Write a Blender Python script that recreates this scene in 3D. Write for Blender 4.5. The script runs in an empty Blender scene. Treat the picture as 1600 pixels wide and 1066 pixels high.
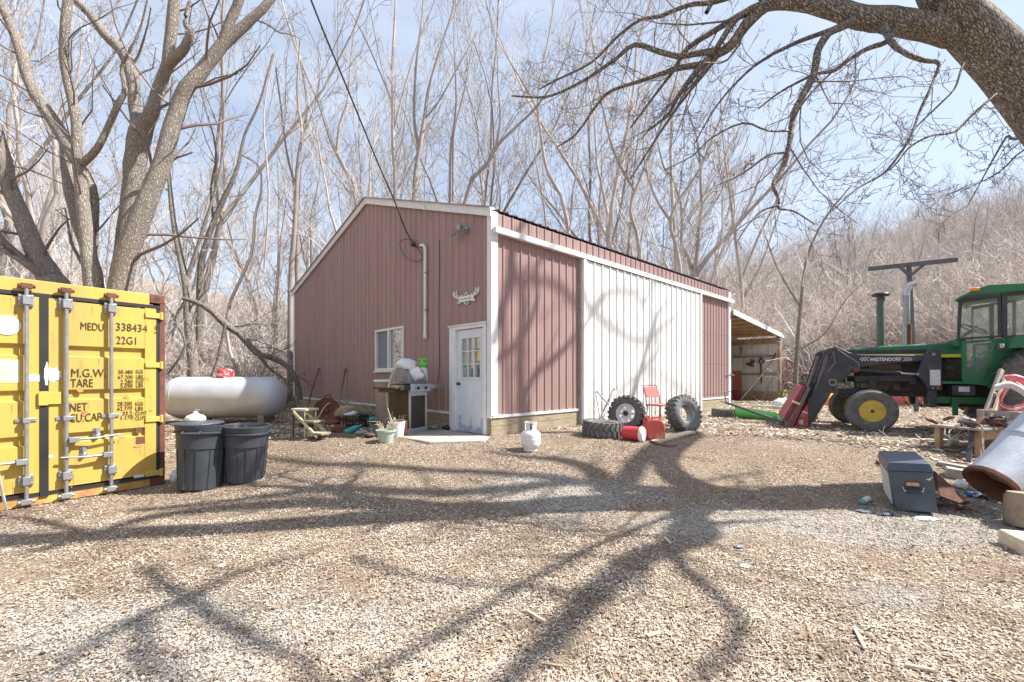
import bpy, math, random
import numpy as np
from mathutils import Vector, Matrix, Euler, noise
SC = bpy.context.scene
COL = SC.collection
R = math.radians
# ------------------------------------------------------------------ camera, sky, sun, exposure
F, HY, CZ = 692.0, 588.0, 1.5            # focal length and horizon in photo pixels, eye height
cam = bpy.data.cameras.new('camera'); camo = bpy.data.objects.new('camera', cam); COL.objects.link(camo)
cam.sensor_width = 36; cam.lens = 36*F/1600; cam.shift_y = (HY-533)/1600
cam.clip_start = .05; cam.clip_end = 2000
camo.location = (0, 0, CZ); camo.rotation_euler = (R(90), 0, 0)
SC.camera = camo
SUN_EL = R(49.5); SH = Vector((1, .005, 0)).normalized()
SUNV = Vector((SH.x*math.cos(SUN_EL), SH.y*math.cos(SUN_EL), math.sin(SUN_EL)))
TANEL = math.tan(SUN_EL)
sl = bpy.data.lights.new('sun', 'SUN'); sl.energy = 5.0; sl.angle = R(.55); sl.color = (1, .955, .88)
so = bpy.data.objects.new('sun', sl); COL.objects.link(so)
so.rotation_euler = SUNV.to_track_quat('Z', 'Y').to_euler(); so.location = (20, 2, 25)
W = bpy.data.worlds.new('World'); SC.world = W; W.use_nodes = True
nt = W.node_tree; nt.nodes.clear()
def nd(nt, t, **k):
    n = nt.nodes.new(t)
    for a, b in k.items(): setattr(n, a, b)
    return n
sky = nd(nt, 'ShaderNodeTexSky', sky_type='NISHITA', sun_disc=False, sun_elevation=SUN_EL,
         sun_rotation=math.atan2(SH.x, SH.y), air_density=1.0, dust_density=1.2, ozone_density=2.0)
bg = nd(nt, 'ShaderNodeBackground'); bg.inputs[1].default_value = .098
tc = nd(nt, 'ShaderNodeTexCoord'); mp = nd(nt, 'ShaderNodeMapping'); mp.inputs['Scale'].default_value = (1.2, 1.2, 4.0)
ns = nd(nt, 'ShaderNodeTexNoise'); ns.inputs['Scale'].default_value = 2.1; ns.inputs['Detail'].default_value = 9; ns.inputs['Roughness'].default_value = .6
cr = nd(nt, 'ShaderNodeValToRGB'); cr.color_ramp.elements[0].position = .36; cr.color_ramp.elements[1].position = .8
cr.color_ramp.elements[0].color = (.42, .42, .42, 1); cr.color_ramp.elements[1].color = (.80, .80, .80, 1)
mx = nd(nt, 'ShaderNodeMix', data_type='RGBA'); mx.inputs['B'].default_value = (4.7, 5.2, 6.0, 1)
nt.links.new(tc.outputs['Generated'], mp.inputs[0]); nt.links.new(mp.outputs[0], ns.inputs['Vector'])
nt.links.new(ns.outputs[0], cr.inputs[0]); nt.links.new(cr.outputs[0], mx.inputs['Factor'])
nt.links.new(sky.outputs[0], mx.inputs['A']); nt.links.new(mx.outputs['Result'], bg.inputs[0])
wo = nd(nt, 'ShaderNodeOutputWorld'); nt.links.new(bg.outputs[0], wo.inputs[0])
SC.view_settings.view_transform = 'Standard'; SC.view_settings.look = 'None'
SC.view_settings.gamma = 1; SC.view_settings.exposure = 1.04
SC.render.engine = 'CYCLES'; SC.cycles.max_bounces = 6; SC.cycles.transparent_max_bounces = 12
# ------------------------------------------------------------------ ground shape and photo geometry
def sm(a, b, x):
    t = min(1, max(0, (x-a)/(b-a))); return t*t*(3-2*t)
EK = [(-1.2, .19), (-.8, .18), (-.5, .15), (-.3, .11), (0, .09), (.3, .13), (.5, .18), (.8, .20), (1.2, .21)]
def ek(k):
    if k <= EK[0][0]: return EK[0][1]
    for (a, b), (c, d) in zip(EK, EK[1:]):
        if k <= c: return b+(d-b)*(k-a)/(c-a)
    return EK[-1][1]
def gz(x, y, bumps=True):
    a = 4.3+1.2*sm(-2, -5, x) if x < -2 else 4.3
    z = .42*sm(a, a+3.7, y)
    r = math.hypot(x, y)
    if r > 15:
        k = x/y if y > .3*abs(x) else (1.2 if x > 0 else -1.2)
        r0 = 24 if k > -.1 else 17
        if r > r0:
            t = (r-r0)/(72-r0)
            z += ek(max(-1.2, min(1.2, k)))*72*(t**1.15 if t < 1 else 1+(t-1)*.15)
            z += .9*min(1, t*3)*noise.noise(Vector((x*.06, y*.06, 3)))
    if bumps:
        z += .018*noise.noise(Vector((x*.9, y*.9, 0)))+.007*noise.noise(Vector((x*4, y*4, 7)))
    return z
def ray(px, py): return Vector(((px-800)/F, 1, (HY-py)/F))
def at(px, py, Y):                        # a point seen at photo pixel px,py at distance Y
    v = ray(px, py)*Y; return Vector((v.x, v.y, v.z+CZ))
def gp(px, py):                           # where the sight line through a pixel meets the ground
    v = ray(px, py); lo, hi = 1.0, 80.0
    d = 1.0
    while d < 80:
        if CZ+v.z*d < gz(v.x*d, d, False): break
        d *= 1.02
    lo, hi = d/1.02, d
    for _ in range(18):
        m = (lo+hi)/2
        if CZ+v.z*m < gz(v.x*m, m, False): hi = m
        else: lo = m
    return Vector((v.x*hi, hi, gz(v.x*hi, hi, False)))
# ------------------------------------------------------------------ materials
MATS = {}
def mat(name, c1, c2=None, sc=3, rough=.7, metal=0, bump=0, bsc=60, spec=.5, stretch=(1, 1, 1), lo=.35, hi=.65,
        c3=None, sc3=1.5, lo3=.55, hi3=.62, island=0, objrnd=0, trans=0, det=6, rough3=None, emit=None, splash=0):
    m = bpy.data.materials.new(name); m.use_nodes = True; MATS[name] = m
    t = m.node_tree; L = t.links.new; b = t.nodes['Principled BSDF']
    b.inputs['Roughness'].default_value = rough; b.inputs['Metallic'].default_value = metal
    b.inputs['Specular IOR Level'].default_value = spec
    tc = nd(t, 'ShaderNodeTexCoord'); mp = nd(t, 'ShaderNodeMapping'); mp.inputs['Scale'].default_value = stretch
    L(tc.outputs['Object'], mp.inputs[0])
    def col(c): return (c[0], c[1], c[2], 1)
    src = None
    if c2:
        n = nd(t, 'ShaderNodeTexNoise'); n.inputs['Scale'].default_value = sc; n.inputs['Detail'].default_value = det; n.inputs['Roughness'].default_value = .62
        L(mp.outputs[0], n.inputs['Vector'])
        r = nd(t, 'ShaderNodeMapRange'); r.inputs[1].default_value = lo; r.inputs[2].default_value = hi
        L(n.outputs[0], r.inputs[0])
        x = nd(t, 'ShaderNodeMix', data_type='RGBA'); x.inputs['A'].default_value = col(c1); x.inputs['B'].default_value = col(c2)
        L(r.outputs[0], x.inputs['Factor']); src = x.outputs['Result']
    if c3:
        n = nd(t, 'ShaderNodeTexNoise'); n.inputs['Scale'].default_value = sc3; n.inputs['Detail'].default_value = 9; n.inputs['Roughness'].default_value = .7
        L(mp.outputs[0], n.inputs['Vector'])
        r = nd(t, 'ShaderNodeMapRange'); r.inputs[1].default_value = lo3; r.inputs[2].default_value = hi3
        L(n.outputs[0], r.inputs[0])
        x = nd(t, 'ShaderNodeMix', data_type='RGBA'); x.inputs['B'].default_value = col(c3)
        if src: L(src, x.inputs['A'])
        else: x.inputs['A'].default_value = col(c1)
        L(r.outputs[0], x.inputs['Factor']); src = x.outputs['Result']
        if rough3 is not None:
            q = nd(t, 'ShaderNodeMapRange'); q.inputs[3].default_value = rough; q.inputs[4].default_value = rough3
            L(r.outputs[0], q.inputs[0]); L(q.outputs[0], b.inputs['Roughness'])
            if metal:
                q = nd(t, 'ShaderNodeMapRange'); q.inputs[3].default_value = metal; q.inputs[4].default_value = 0
                L(r.outputs[0], q.inputs[0]); L(q.outputs[0], b.inputs['Metallic'])
    if island or objrnd:
        h = nd(t, 'ShaderNodeHueSaturation')
        if island: g = nd(t, 'ShaderNodeNewGeometry'); o = g.outputs['Random Per Island']; a = island
        else: g = nd(t, 'ShaderNodeObjectInfo'); o = g.outputs['Random']; a = objrnd
        q = nd(t, 'ShaderNodeMapRange'); q.inputs[3].default_value = 1-a; q.inputs[4].default_value = 1+a
        L(o, q.inputs[0]); L(q.outputs[0], h.inputs['Value'])
        if src: L(src, h.inputs['Color'])
        else: h.inputs['Color'].default_value = col(c1)
        src = h.outputs[0]
    if splash:                            # mud thrown up by rain along the foot of a wall
        sx = nd(t, 'ShaderNodeSeparateXYZ'); L(tc.outputs['Object'], sx.inputs[0])
        q = nd(t, 'ShaderNodeMapRange'); q.inputs[1].default_value = .30; q.inputs[2].default_value = 1.25; q.inputs[3].default_value = .75; q.inputs[4].default_value = 0; L(sx.outputs[2], q.inputs[0])
        n = nd(t, 'ShaderNodeTexNoise'); n.inputs['Scale'].default_value = 5; n.inputs['Detail'].default_value = 9; n.inputs['Roughness'].default_value = .75; L(tc.outputs['Object'], n.inputs['Vector'])
        r = nd(t, 'ShaderNodeMapRange'); r.inputs[1].default_value = .36; r.inputs[2].default_value = .66; L(n.outputs[0], r.inputs[0])
        mu = nd(t, 'ShaderNodeMath', operation='MULTIPLY'); L(q.outputs[0], mu.inputs[0]); L(r.outputs[0], mu.inputs[1])
        x = nd(t, 'ShaderNodeMix', data_type='RGBA'); L(src, x.inputs['A']); x.inputs['B'].default_value = (.30, .235, .18, 1); L(mu.outputs[0], x.inputs['Factor']); src = x.outputs['Result']
    if src: L(src, b.inputs['Base Color'])
    else: b.inputs['Base Color'].default_value = col(c1)
    if trans: b.inputs['Transmission Weight'].default_value = trans
    if emit: b.inputs['Emission Color'].default_value = col(c1); b.inputs['Emission Strength'].default_value = emit
    if bump:
        n = nd(t, 'ShaderNodeTexNoise'); n.inputs['Scale'].default_value = bsc; n.inputs['Detail'].default_value = 5
        L(mp.outputs[0], n.inputs['Vector'])
        u = nd(t, 'ShaderNodeBump'); u.inputs['Strength'].default_value = bump; u.inputs['Distance'].default_value = .05 if 'bark' in name else .02
        L(n.outputs[0], u.inputs['Height']); L(u.outputs[0], b.inputs['Normal'])
    return m
# ------------------------------------------------------------------ mesh building
ORG = {}
def V(*a): return Vector(a)
class MB:
    def __init__(s): s.v = []; s.f = []
    def add(s, vs, fs):
        o = len(s.v); s.v += [Vector(v) for v in vs]; s.f += [tuple(o+i for i in f) for f in fs]; return s
    def hexa(s, a): return s.add(a, [(0, 3, 2, 1), (4, 5, 6, 7), (0, 1, 5, 4), (1, 2, 6, 5), (2, 3, 7, 6), (3, 0, 4, 7)])
    def box(s, c, d, M=None):
        x, y, z = d[0]/2, d[1]/2, d[2]/2; c = Vector(c)
        p = [V(-x, -y, -z), V(x, -y, -z), V(x, y, -z), V(-x, y, -z), V(-x, -y, z), V(x, -y, z), V(x, y, z), V(-x, y, z)]
        if M is not None: p = [M @ q for q in p]
        return s.hexa([c+q for q in p])
    def span(s, o, ax, ay, az, x0, x1, y0, y1, z0, z1):  # box spanned on three axes
        return s.hexa([o+ax*x+ay*y+az*z for x, y, z in ((x0, y0, z0), (x1, y0, z0), (x1, y1, z0), (x0, y1, z0), (x0, y0, z1), (x1, y0, z1), (x1, y1, z1), (x0, y1, z1))])
    def bar(s, a, b, w, h, up=V(0, 0, 1)):
        a, b = Vector(a), Vector(b); d = (b-a).normalized()
        if abs(d.dot(up)) > .98: up = V(1, 0, 0)
        x = d.cross(up).normalized()*w/2; y = x.cross(d).normalized()*h/2
        return s.hexa([a-x-y, a+x-y, b+x-y, b-x-y, a-x+y, a+x+y, b+x+y, b-x+y])
    def prism(s, pts, ext):               # pts: polygon corners, ext: thickness vector
        n = len(pts); ext = Vector(ext)
        vs = [Vector(p) for p in pts]+[Vector(p)+ext for p in pts]
        return s.add(vs, [tuple(range(n-1, -1, -1)), tuple(range(n, 2*n))]+[(i, (i+1) % n, n+(i+1) % n, n+i) for i in range(n)])
    def tube(s, pts, r, n=8, cap=True):
        pts = [Vector(p) for p in pts]; m = len(pts)
        rr = r if isinstance(r, (list, tuple)) else [r]*m
        ref = None; vs = []; fs = []
        for i, p in enumerate(pts):
            d = (pts[min(i+1, m-1)]-pts[max(i-1, 0)])
            d = d.normalized() if d.length > 1e-9 else V(0, 0, 1)
            if ref is None: ref = V(0, 0, 1) if abs(d.z) < .9 else V(1, 0, 0)
            x = d.cross(ref).normalized(); y = x.cross(d).normalized(); ref = y
            for k in range(n):
                a = 2*math.pi*k/n; vs.append(p+(x*math.cos(a)+y*math.sin(a))*rr[i])
        for i in range(m-1):
            for k in range(n): fs.append((i*n+k, i*n+(k+1) % n, (i+1)*n+(k+1) % n, (i+1)*n+k))
        if cap: fs += [tuple(range(n-1, -1, -1)), tuple(range((m-1)*n, m*n))]
        return s.add(vs, fs)
    def cyl(s, a, b, r, r2=None, n=20): return s.tube([a, b], [r, r if r2 is None else r2], n)
    def lathe(s, prof, o=V(0, 0, 0), ax=V(0, 0, 1), n=32, closed=False, wob=None):
        ax = Vector(ax).normalized(); o = Vector(o)
        x = ax.cross(V(0, 1, 0) if abs(ax.y) < .9 else V(1, 0, 0)).normalized(); y = ax.cross(x)
        vs = []; fs = []; m = len(prof)
        for j, (r, h) in enumerate(prof):
            for k in range(n):
                a = 2*math.pi*k/n; q = r*(wob(a, j) if wob else 1)
                vs.append(o+ax*h+(x*math.cos(a)+y*math.sin(a))*q)
        for j in range(m-1 if not closed else m):
            j2 = (j+1) % m
            for k in range(n): fs.append((j*n+k, j*n+(k+1) % n, j2*n+(k+1) % n, j2*n+k))
        if not closed:
            if prof[0][0] > 1e-6: fs.append(tuple(range(n-1, -1, -1)))
            if prof[-1][0] > 1e-6: fs.append(tuple(range((m-1)*n, m*n)))
        return s.add(vs, fs)
    def ball(s, c, r, n=12, sq=(1, 1, 1), jit=0):
        vs = []; fs = []; m = n//2
        for j in range(m+1):
            for k in range(n):
                th = math.pi*j/m; a = 2*math.pi*k/n
                q = r*(1+jit*random.uniform(-1, 1))
                vs.append(Vector(c)+V(q*math.sin(th)*math.cos(a)*sq[0], q*math.sin(th)*math.sin(a)*sq[1], q*math.cos(th)*sq[2]))
        for j in range(m):
            for k in range(n): fs.append((j*n+k, (j+1)*n+k, (j+1)*n+(k+1) % n, j*n+(k+1) % n))
        return s.add(vs, fs)
    def grid(s, f, nu, nv):
        vs = [f(i/nu, j/nv) for i in range(nu+1) for j in range(nv+1)]
        return s.add(vs, [(i*(nv+1)+j, (i+1)*(nv+1)+j, (i+1)*(nv+1)+j+1, i*(nv+1)+j+1) for i in range(nu) for j in range(nv)])
    def sheet(s, f, nu, nv, th):          # two-sided sheet of thickness th
        a = [[Vector(f(i/nu, j/nv)) for j in range(nv+1)] for i in range(nu+1)]
        nn = (a[nu][0]-a[0][0]).cross(a[0][nv]-a[0][0]).normalized()*th
        s.grid(lambda u, v: a[round(u*nu)][round(v*nv)], nu, nv)
        s.grid(lambda u, v: a[round(u*nu)][round(v*nv)]-nn, nu, nv)
        return s
    def xf(s, M): s.v = [M @ v for v in s.v]; return s
    def build(s, name, m, parent=None, org=None, smooth=35, bev=0, local=False):
        if parent is not None:
            o = V(0, 0, 0) if local else ORG[parent.name]
        else: o = Vector(org) if org is not None else V(0, 0, 0)
        me = bpy.data.meshes.new(name)
        me.from_pydata([tuple(v if local and parent is not None else v-o) for v in s.v], [], s.f)
        ms = m if isinstance(m, (list, tuple)) else [m]
        for q in ms: me.materials.append(MATS[q] if isinstance(q, str) else q)
        bmfix(me)
        if smooth:
            me.polygons.foreach_set('use_smooth', [True]*len(me.polygons)); me.set_sharp_from_angle(angle=R(smooth))
        ob = bpy.data.objects.new(name, me); COL.objects.link(ob)
        if parent is not None: ob.parent = parent; ORG[ob.name] = o
        else: ob.location = o; ORG[ob.name] = o
        if bev:
            b = ob.modifiers.new('bevel', 'BEVEL'); b.width = bev; b.segments = 2; b.limit_method = 'ANGLE'; b.angle_limit = R(40); b.use_clamp_overlap = True
        return ob
def bmfix(me):
    import bmesh
    b = bmesh.new(); b.from_mesh(me); bmesh.ops.recalc_face_normals(b, faces=b.faces); b.to_mesh(me); b.free()
def tag(o, label=None, cat=None, group=None, kind=None):
    if label: o['label'] = label
    if cat: o['category'] = cat
    if group: o['group'] = group
    if kind: o['kind'] = kind
    return o
def thing(name, loc, label, cat, group=None, rz=0):
    o = bpy.data.objects.new(name, None); COL.objects.link(o); o.empty_display_size = .1
    o.location = loc; o.rotation_euler = (0, 0, rz); ORG[o.name] = Vector(loc)
    return tag(o, label, cat, group)
def dup(o, loc, rot=None, label=None, sc=None):
    c = o.copy(); COL.objects.link(c); c.location = loc
    if rot is not None: c.rotation_euler = rot
    if sc is not None: c.scale = sc
    if label: c['label'] = label
    for ch in o.children:
        d = ch.copy(); COL.objects.link(d); d.parent = c
        for g in ch.children:
            e = g.copy(); COL.objects.link(e); e.parent = d
    return c
def text(body, name, size, m, parent, o, ax, up, sx=1, th=.002, bold=0, align='LEFT', space=1):
    cu = bpy.data.curves.new('t', 'FONT'); cu.body = body; cu.size = size; cu.extrude = th; cu.offset = bold
    cu.align_x = align; cu.space_character = space; cu.resolution_u = 3
    ob = bpy.data.objects.new('t', cu); COL.objects.link(ob)
    dg = bpy.context.evaluated_depsgraph_get()
    me = bpy.data.meshes.new_from_object(ob.evaluated_get(dg)); bpy.data.objects.remove(ob)
    me.name = name; n = Vector(ax).cross(Vector(up)); org = ORG[parent.name]
    M = Matrix.Translation(Vector(o)-org) @ Matrix((Vector(ax)*sx, Vector(up), n)).transposed().to_4x4()
    me.transform(M); me.materials.clear(); me.materials.append(MATS[m])
    r = bpy.data.objects.new(name, me); COL.objects.link(r); r.parent = parent; ORG[r.name] = org
    return r

def bark_mat(name, c1, c2, c3, sc=26, ax=(0, 0, 1), lich=.58, crack=.2):
    """furrowed bark: stretched cells along the stem, dark cracks, lichen patches"""
    m = bpy.data.materials.new(name); m.use_nodes = True; MATS[name] = m
    t = m.node_tree; L = t.links.new; b = t.nodes['Principled BSDF']; b.inputs['Roughness'].default_value = .95; b.inputs['Specular IOR Level'].default_value = .2
    tc = nd(t, 'ShaderNodeTexCoord'); m0 = nd(t, 'ShaderNodeMapping'); q = Vector(ax).rotation_difference(V_(0, 0, 1)).to_euler(); m0.inputs['Rotation'].default_value = q
    m1 = nd(t, 'ShaderNodeMapping'); m1.inputs['Scale'].default_value = (1, 1, .26)
    n0 = nd(t, 'ShaderNodeTexNoise'); n0.inputs['Scale'].default_value = 9; n0.inputs['Detail'].default_value = 4
    L(tc.outputs['Object'], m0.inputs[0]); L(m0.outputs[0], m1.inputs[0]); L(m1.outputs[0], n0.inputs['Vector'])
    mxv = nd(t, 'ShaderNodeMix', data_type='VECTOR'); mxv.inputs['Factor'].default_value = .12; L(m1.outputs[0], mxv.inputs['A']); L(n0.outputs['Color'], mxv.inputs['B'])
    vo = nd(t, 'ShaderNodeTexVoronoi', feature='DISTANCE_TO_EDGE'); vo.inputs['Scale'].default_value = sc; L(mxv.outputs['Result'], vo.inputs['Vector'])
    r = nd(t, 'ShaderNodeMapRange'); r.inputs[1].default_value = 0; r.inputs[2].default_value = crack; L(vo.outputs['Distance'], r.inputs[0])
    n1 = nd(t, 'ShaderNodeTexNoise'); n1.inputs['Scale'].default_value = 60; n1.inputs['Detail'].default_value = 5; L(m1.outputs[0], n1.inputs['Vector'])
    mu = nd(t, 'ShaderNodeMath', operation='MULTIPLY'); L(r.outputs[0], mu.inputs[0])
    r1 = nd(t, 'ShaderNodeMapRange'); r1.inputs[1].default_value = .3; r1.inputs[2].default_value = .6; r1.inputs[3].default_value = .35; L(n1.outputs[0], r1.inputs[0]); L(r1.outputs[0], mu.inputs[1])
    x = nd(t, 'ShaderNodeMix', data_type='RGBA'); x.inputs['A'].default_value = (*c2, 1); x.inputs['B'].default_value = (*c1, 1); L(mu.outputs[0], x.inputs['Factor'])
    n2 = nd(t, 'ShaderNodeTexNoise'); n2.inputs['Scale'].default_value = 3.5; n2.inputs['Detail'].default_value = 8; n2.inputs['Roughness'].default_value = .7; L(tc.outputs['Object'], n2.inputs['Vector'])
    r2 = nd(t, 'ShaderNodeMapRange'); r2.inputs[1].default_value = lich; r2.inputs[2].default_value = lich+.08; r2.inputs[4].default_value = .7; L(n2.outputs[0], r2.inputs[0])
    y = nd(t, 'ShaderNodeMix', data_type='RGBA'); L(x.outputs['Result'], y.inputs['A']); y.inputs['B'].default_value = (*c3, 1); L(r2.outputs[0], y.inputs['Factor'])
    L(y.outputs['Result'], b.inputs['Base Color'])
    u = nd(t, 'ShaderNodeBump'); u.inputs['Strength'].default_value = .9; u.inputs['Distance'].default_value = .02; L(mu.outputs[0], u.inputs['Height']); L(u.outputs[0], b.inputs['Normal'])
V_ = lambda *a: Vector(a)
# ------------------------------------------------------------------ materials list
mat('barn_red', (.305, .195, .185), (.345, .23, .215), sc=2.2, rough=.5, c3=(.38, .29, .27), sc3=5, lo3=.52, hi3=.85, stretch=(1, 1, .12), splash=1)
mat('barn_white', (.80, .81, .80), (.70, .71, .70), sc=1.4, rough=.5, stretch=(1, 1, .3), splash=1)
mat('trim_white', (.78, .79, .82), (.66, .68, .72), sc=4, rough=.55)
mat('roof_metal', (.24, .15, .13), (.36, .28, .26), sc=5, rough=.5)
mat('old_board', (.42, .36, .25), (.28, .22, .15), sc=4, rough=.9, bump=.5, stretch=(1, 1, 7), c3=(.22, .25, .15), sc3=2)
mat('raw_wood', (.50, .36, .22), (.36, .24, .14), sc=6, rough=.85, bump=.4)
mat('pale_wood', (.72, .60, .44), (.58, .46, .32), sc=8, rough=.8, bump=.2)
mat('grey_wood', (.40, .37, .34), (.28, .25, .23), sc=9, rough=.9, bump=.5)
mat('dark_metal', (.035, .037, .045), (.06, .06, .07), sc=8, rough=.5, c3=(.12, .07, .045), sc3=6, lo3=.6, hi3=.7)
mat('black_plastic', (.02, .02, .022), (.03, .03, .033), rough=.45)
mat('galv', (.40, .41, .44), (.30, .31, .33), sc=10, rough=.42, metal=.6)
mat('rust', (.20, .085, .045), (.11, .055, .04), sc=9, rough=.9, bump=.5)
mat('glass_dark', (.03, .035, .045), rough=.04, spec=1.0)
mat('glass_mirror', (.55, .58, .60), (.45, .48, .5), sc=2, rough=.03, metal=.85)
mat('screen', (.16, .18, .23), (.22, .24, .29), sc=30, rough=.6)
mat('concrete', (.46, .42, .37), (.34, .31, .27), sc=6, rough=.95, bump=.5)
mat('white_paint', (.78, .78, .76), (.66, .67, .68), sc=5, rough=.5)
mat('door_paint', (.70, .74, .80), (.62, .67, .74), sc=3, rough=.5)
mat('door_dirt', (.30, .38, .50), (.62, .67, .74), sc=7, rough=.7, lo=.4, hi=.62)
bark_mat('bark', (.50, .45, .40), (.20, .17, .15), (.40, .41, .34), 38, crack=.26)
bark_mat('bark_dark', (.43, .385, .335), (.08, .065, .055), (.32, .35, .25), 46, (-.62, 0, .78), .57, .15)
mat('twig_dark', (.15, .11, .10), (.20, .16, .14), sc=2, rough=.9)
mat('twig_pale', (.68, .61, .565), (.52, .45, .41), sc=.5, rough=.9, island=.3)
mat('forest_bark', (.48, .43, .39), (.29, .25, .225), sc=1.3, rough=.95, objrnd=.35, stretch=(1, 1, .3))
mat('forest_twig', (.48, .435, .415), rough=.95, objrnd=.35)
mat('litter', (.55, .46, .37), (.25, .185, .135), sc=1.9, rough=.9, island=.62, lo=.42, hi=.66, c3=(.64, .58, .50), sc3=2.6, lo3=.56, hi3=.75)
mat('gravel', (.54, .50, .45), (.40, .37, .34), sc=3, rough=.9, island=.28)
mat('hill_leaf', (.44, .33, .24), (.30, .22, .16), sc=.7, rough=1)
# ------------------------------------------------------------------ ground
def gravel_mask(x, y):
    n = noise.noise(Vector((x*1.3, y*1.3, 5)))*.5+noise.noise(Vector((x*4, y*4, 9)))*.25
    def blob(cx, cy, rx, ry): return 1-math.sqrt(((x-cx)/rx)**2+((y-cy)/ry)**2)
    m = max(blob(-1.9, 2.55, 1.5, .75), blob(-5.2, 4.0, .9, .5), blob(.6, 5.3, 1.3, .75)*1.1, blob(1.9, 4.5, 1.6, .35),
            blob(3.7, 4.45, 2.2, .75), blob(-.55, 3.1, .45, .35)*.6, blob(2.6, 3.0, .8, .25)*.5, blob(5.2, 4.2, 2, .9))
    return m+n*.9
g = []; NA, NR = 420, 250
rs = [.25*(700)**(j/NR) for j in range(NR+1)]
pos = np.zeros(((NR+1)*NA+1, 3), np.float32); msk = np.zeros(len(pos), np.float32)
for j, r in enumerate(rs):
    for i in range(NA):
        # more spokes towards the yard in front
        u = i/NA; a = 2*math.pi*u; a = a-.55*math.sin(2*(a))*.5
        th = math.pi/2+a
        x, y = r*math.cos(th), r*math.sin(th)
        k = j*NA+i; pos[k] = (x, y, gz(x, y))
        if 1 < r < 14 and y > 0: msk[k] = gravel_mask(x, y)
pos[-1] = (0, 0, gz(0, 0)); c = len(pos)-1
fs = [(c, i, (i+1) % NA) for i in range(NA)]
for j in range(NR):
    for i in range(NA):
        a, b = j*NA+i, j*NA+(i+1) % NA; fs.append((a, a+NA, b+NA, b))
me = bpy.data.meshes.new('ground'); me.from_pydata(pos.tolist(), [], fs)
at_ = me.attributes.new('gravel', 'FLOAT', 'POINT'); at_.data.foreach_set('value', msk)
me.polygons.foreach_set('use_smooth', [True]*len(me.polygons))
m = bpy.data.materials.new('ground'); m.use_nodes = True; t = m.node_tree; L = t.links.new; b = t.nodes['Principled BSDF']
b.inputs['Roughness'].default_value = .95; b.inputs['Specular IOR Level'].default_value = .15
tc = nd(t, 'ShaderNodeTexCoord')
def no(sc, det=5, ro=.6):
    n = nd(t, 'ShaderNodeTexNoise'); n.inputs['Scale'].default_value = sc; n.inputs['Detail'].default_value = det; n.inputs['Roughness'].default_value = ro
    L(tc.outputs['Object'], n.inputs['Vector']); return n.outputs[0]
def mr(o, a, b_, c_=0, d=1):
    n = nd(t, 'ShaderNodeMapRange'); n.inputs[1].default_value = a; n.inputs[2].default_value = b_; n.inputs[3].default_value = c_; n.inputs[4].default_value = d
    L(o, n.inputs[0]); return n.outputs[0]
def mixc(f, a, b_):
    n = nd(t, 'ShaderNodeMix', data_type='RGBA')
    for s, q in (('A', a), ('B', b_)):
        if isinstance(q, tuple): n.inputs[s].default_value = (*q, 1)
        else: L(q, n.inputs[s])
    L(f, n.inputs['Factor']); return n.outputs['Result']
vo = nd(t, 'ShaderNodeTexVoronoi'); vo.inputs['Scale'].default_value = 38; L(tc.outputs['Object'], vo.inputs['Vector'])
sep = nd(t, 'ShaderNodeSeparateColor'); L(vo.outputs['Color'], sep.inputs[0])
leaf = mixc(sep.outputs[0], (.40, .32, .245), (.10, .07, .05))
leaf = mixc(mr(no(1.1, 6), .4, .65), leaf, (.30, .235, .175))
leaf = mixc(mr(no(.35, 4), .5, .68), leaf, (.22, .165, .125))
leaf = mixc(mr(no(30, 5, .8), .56, .68, 0, .8), leaf, (.14, .09, .06))
leaf = mixc(mr(no(22, 5, .8), .62, .7, 0, .8), leaf, (.68, .60, .50))
gr = mixc(sep.outputs[1], (.50, .47, .43), (.16, .145, .13))
ga = nd(t, 'ShaderNodeAttribute', attribute_name='gravel')
L(mixc(mr(ga.outputs['Fac'], .0, .5, 0, .75), leaf, gr), b.inputs['Base Color'])
ad = nd(t, 'ShaderNodeMath', operation='ADD'); L(mr(vo.outputs['Distance'], 0, .5, 1, 0), ad.inputs[0]); L(mr(no(60, 4), 0, 1, 0, 1.5), ad.inputs[1])
bu = nd(t, 'ShaderNodeBump'); bu.inputs['Strength'].default_value = .8; bu.inputs['Distance'].default_value = .02
L(ad.outputs[0], bu.inputs['Height']); L(bu.outputs[0], b.inputs['Normal'])
me.materials.append(m)
o = bpy.data.objects.new('ground', me); COL.objects.link(o); tag(o, kind='structure')
# ------------------------------------------------------------------ barn frame of reference
BC = V(-.37, 8.0, 0); ZB = .40
GD = V(-.689, .725, 0).normalized(); SD = V(.725, .689, 0).normalized()
GN = -SD; SN = -GD                        # outward normals of gable wall and long wall
UP = V(0, 0, 1)
def tg(px): k = (px-800)/F; return (-.37-8*k)/(.689+.725*k)
def sg(px): k = (px-800)/F; return (8*k+.37)/(.725-.689*k)
def GP(t, z, off=0): return BC+GD*t+GN*off+UP*z
def SP(s, z, off=0): return BC+SD*s+SN*off+UP*z
def zg(px, py): t = tg(px); return CZ+(HY-py)/F*(8+.725*t)
def zs(px, py): s = sg(px); return CZ+(HY-py)/F*(8+.689*s)
GL, SL, PK = 10.7, 11.13, 4.95
ZE, ZP = 4.50, 6.12
def roofz(t): return ZE+(ZP-ZE)*t/PK if t < PK else ZE+(ZP-ZE)*(GL-t)/(GL-PK)
SK = ZB+.36                               # top of the wooden skirt
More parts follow.
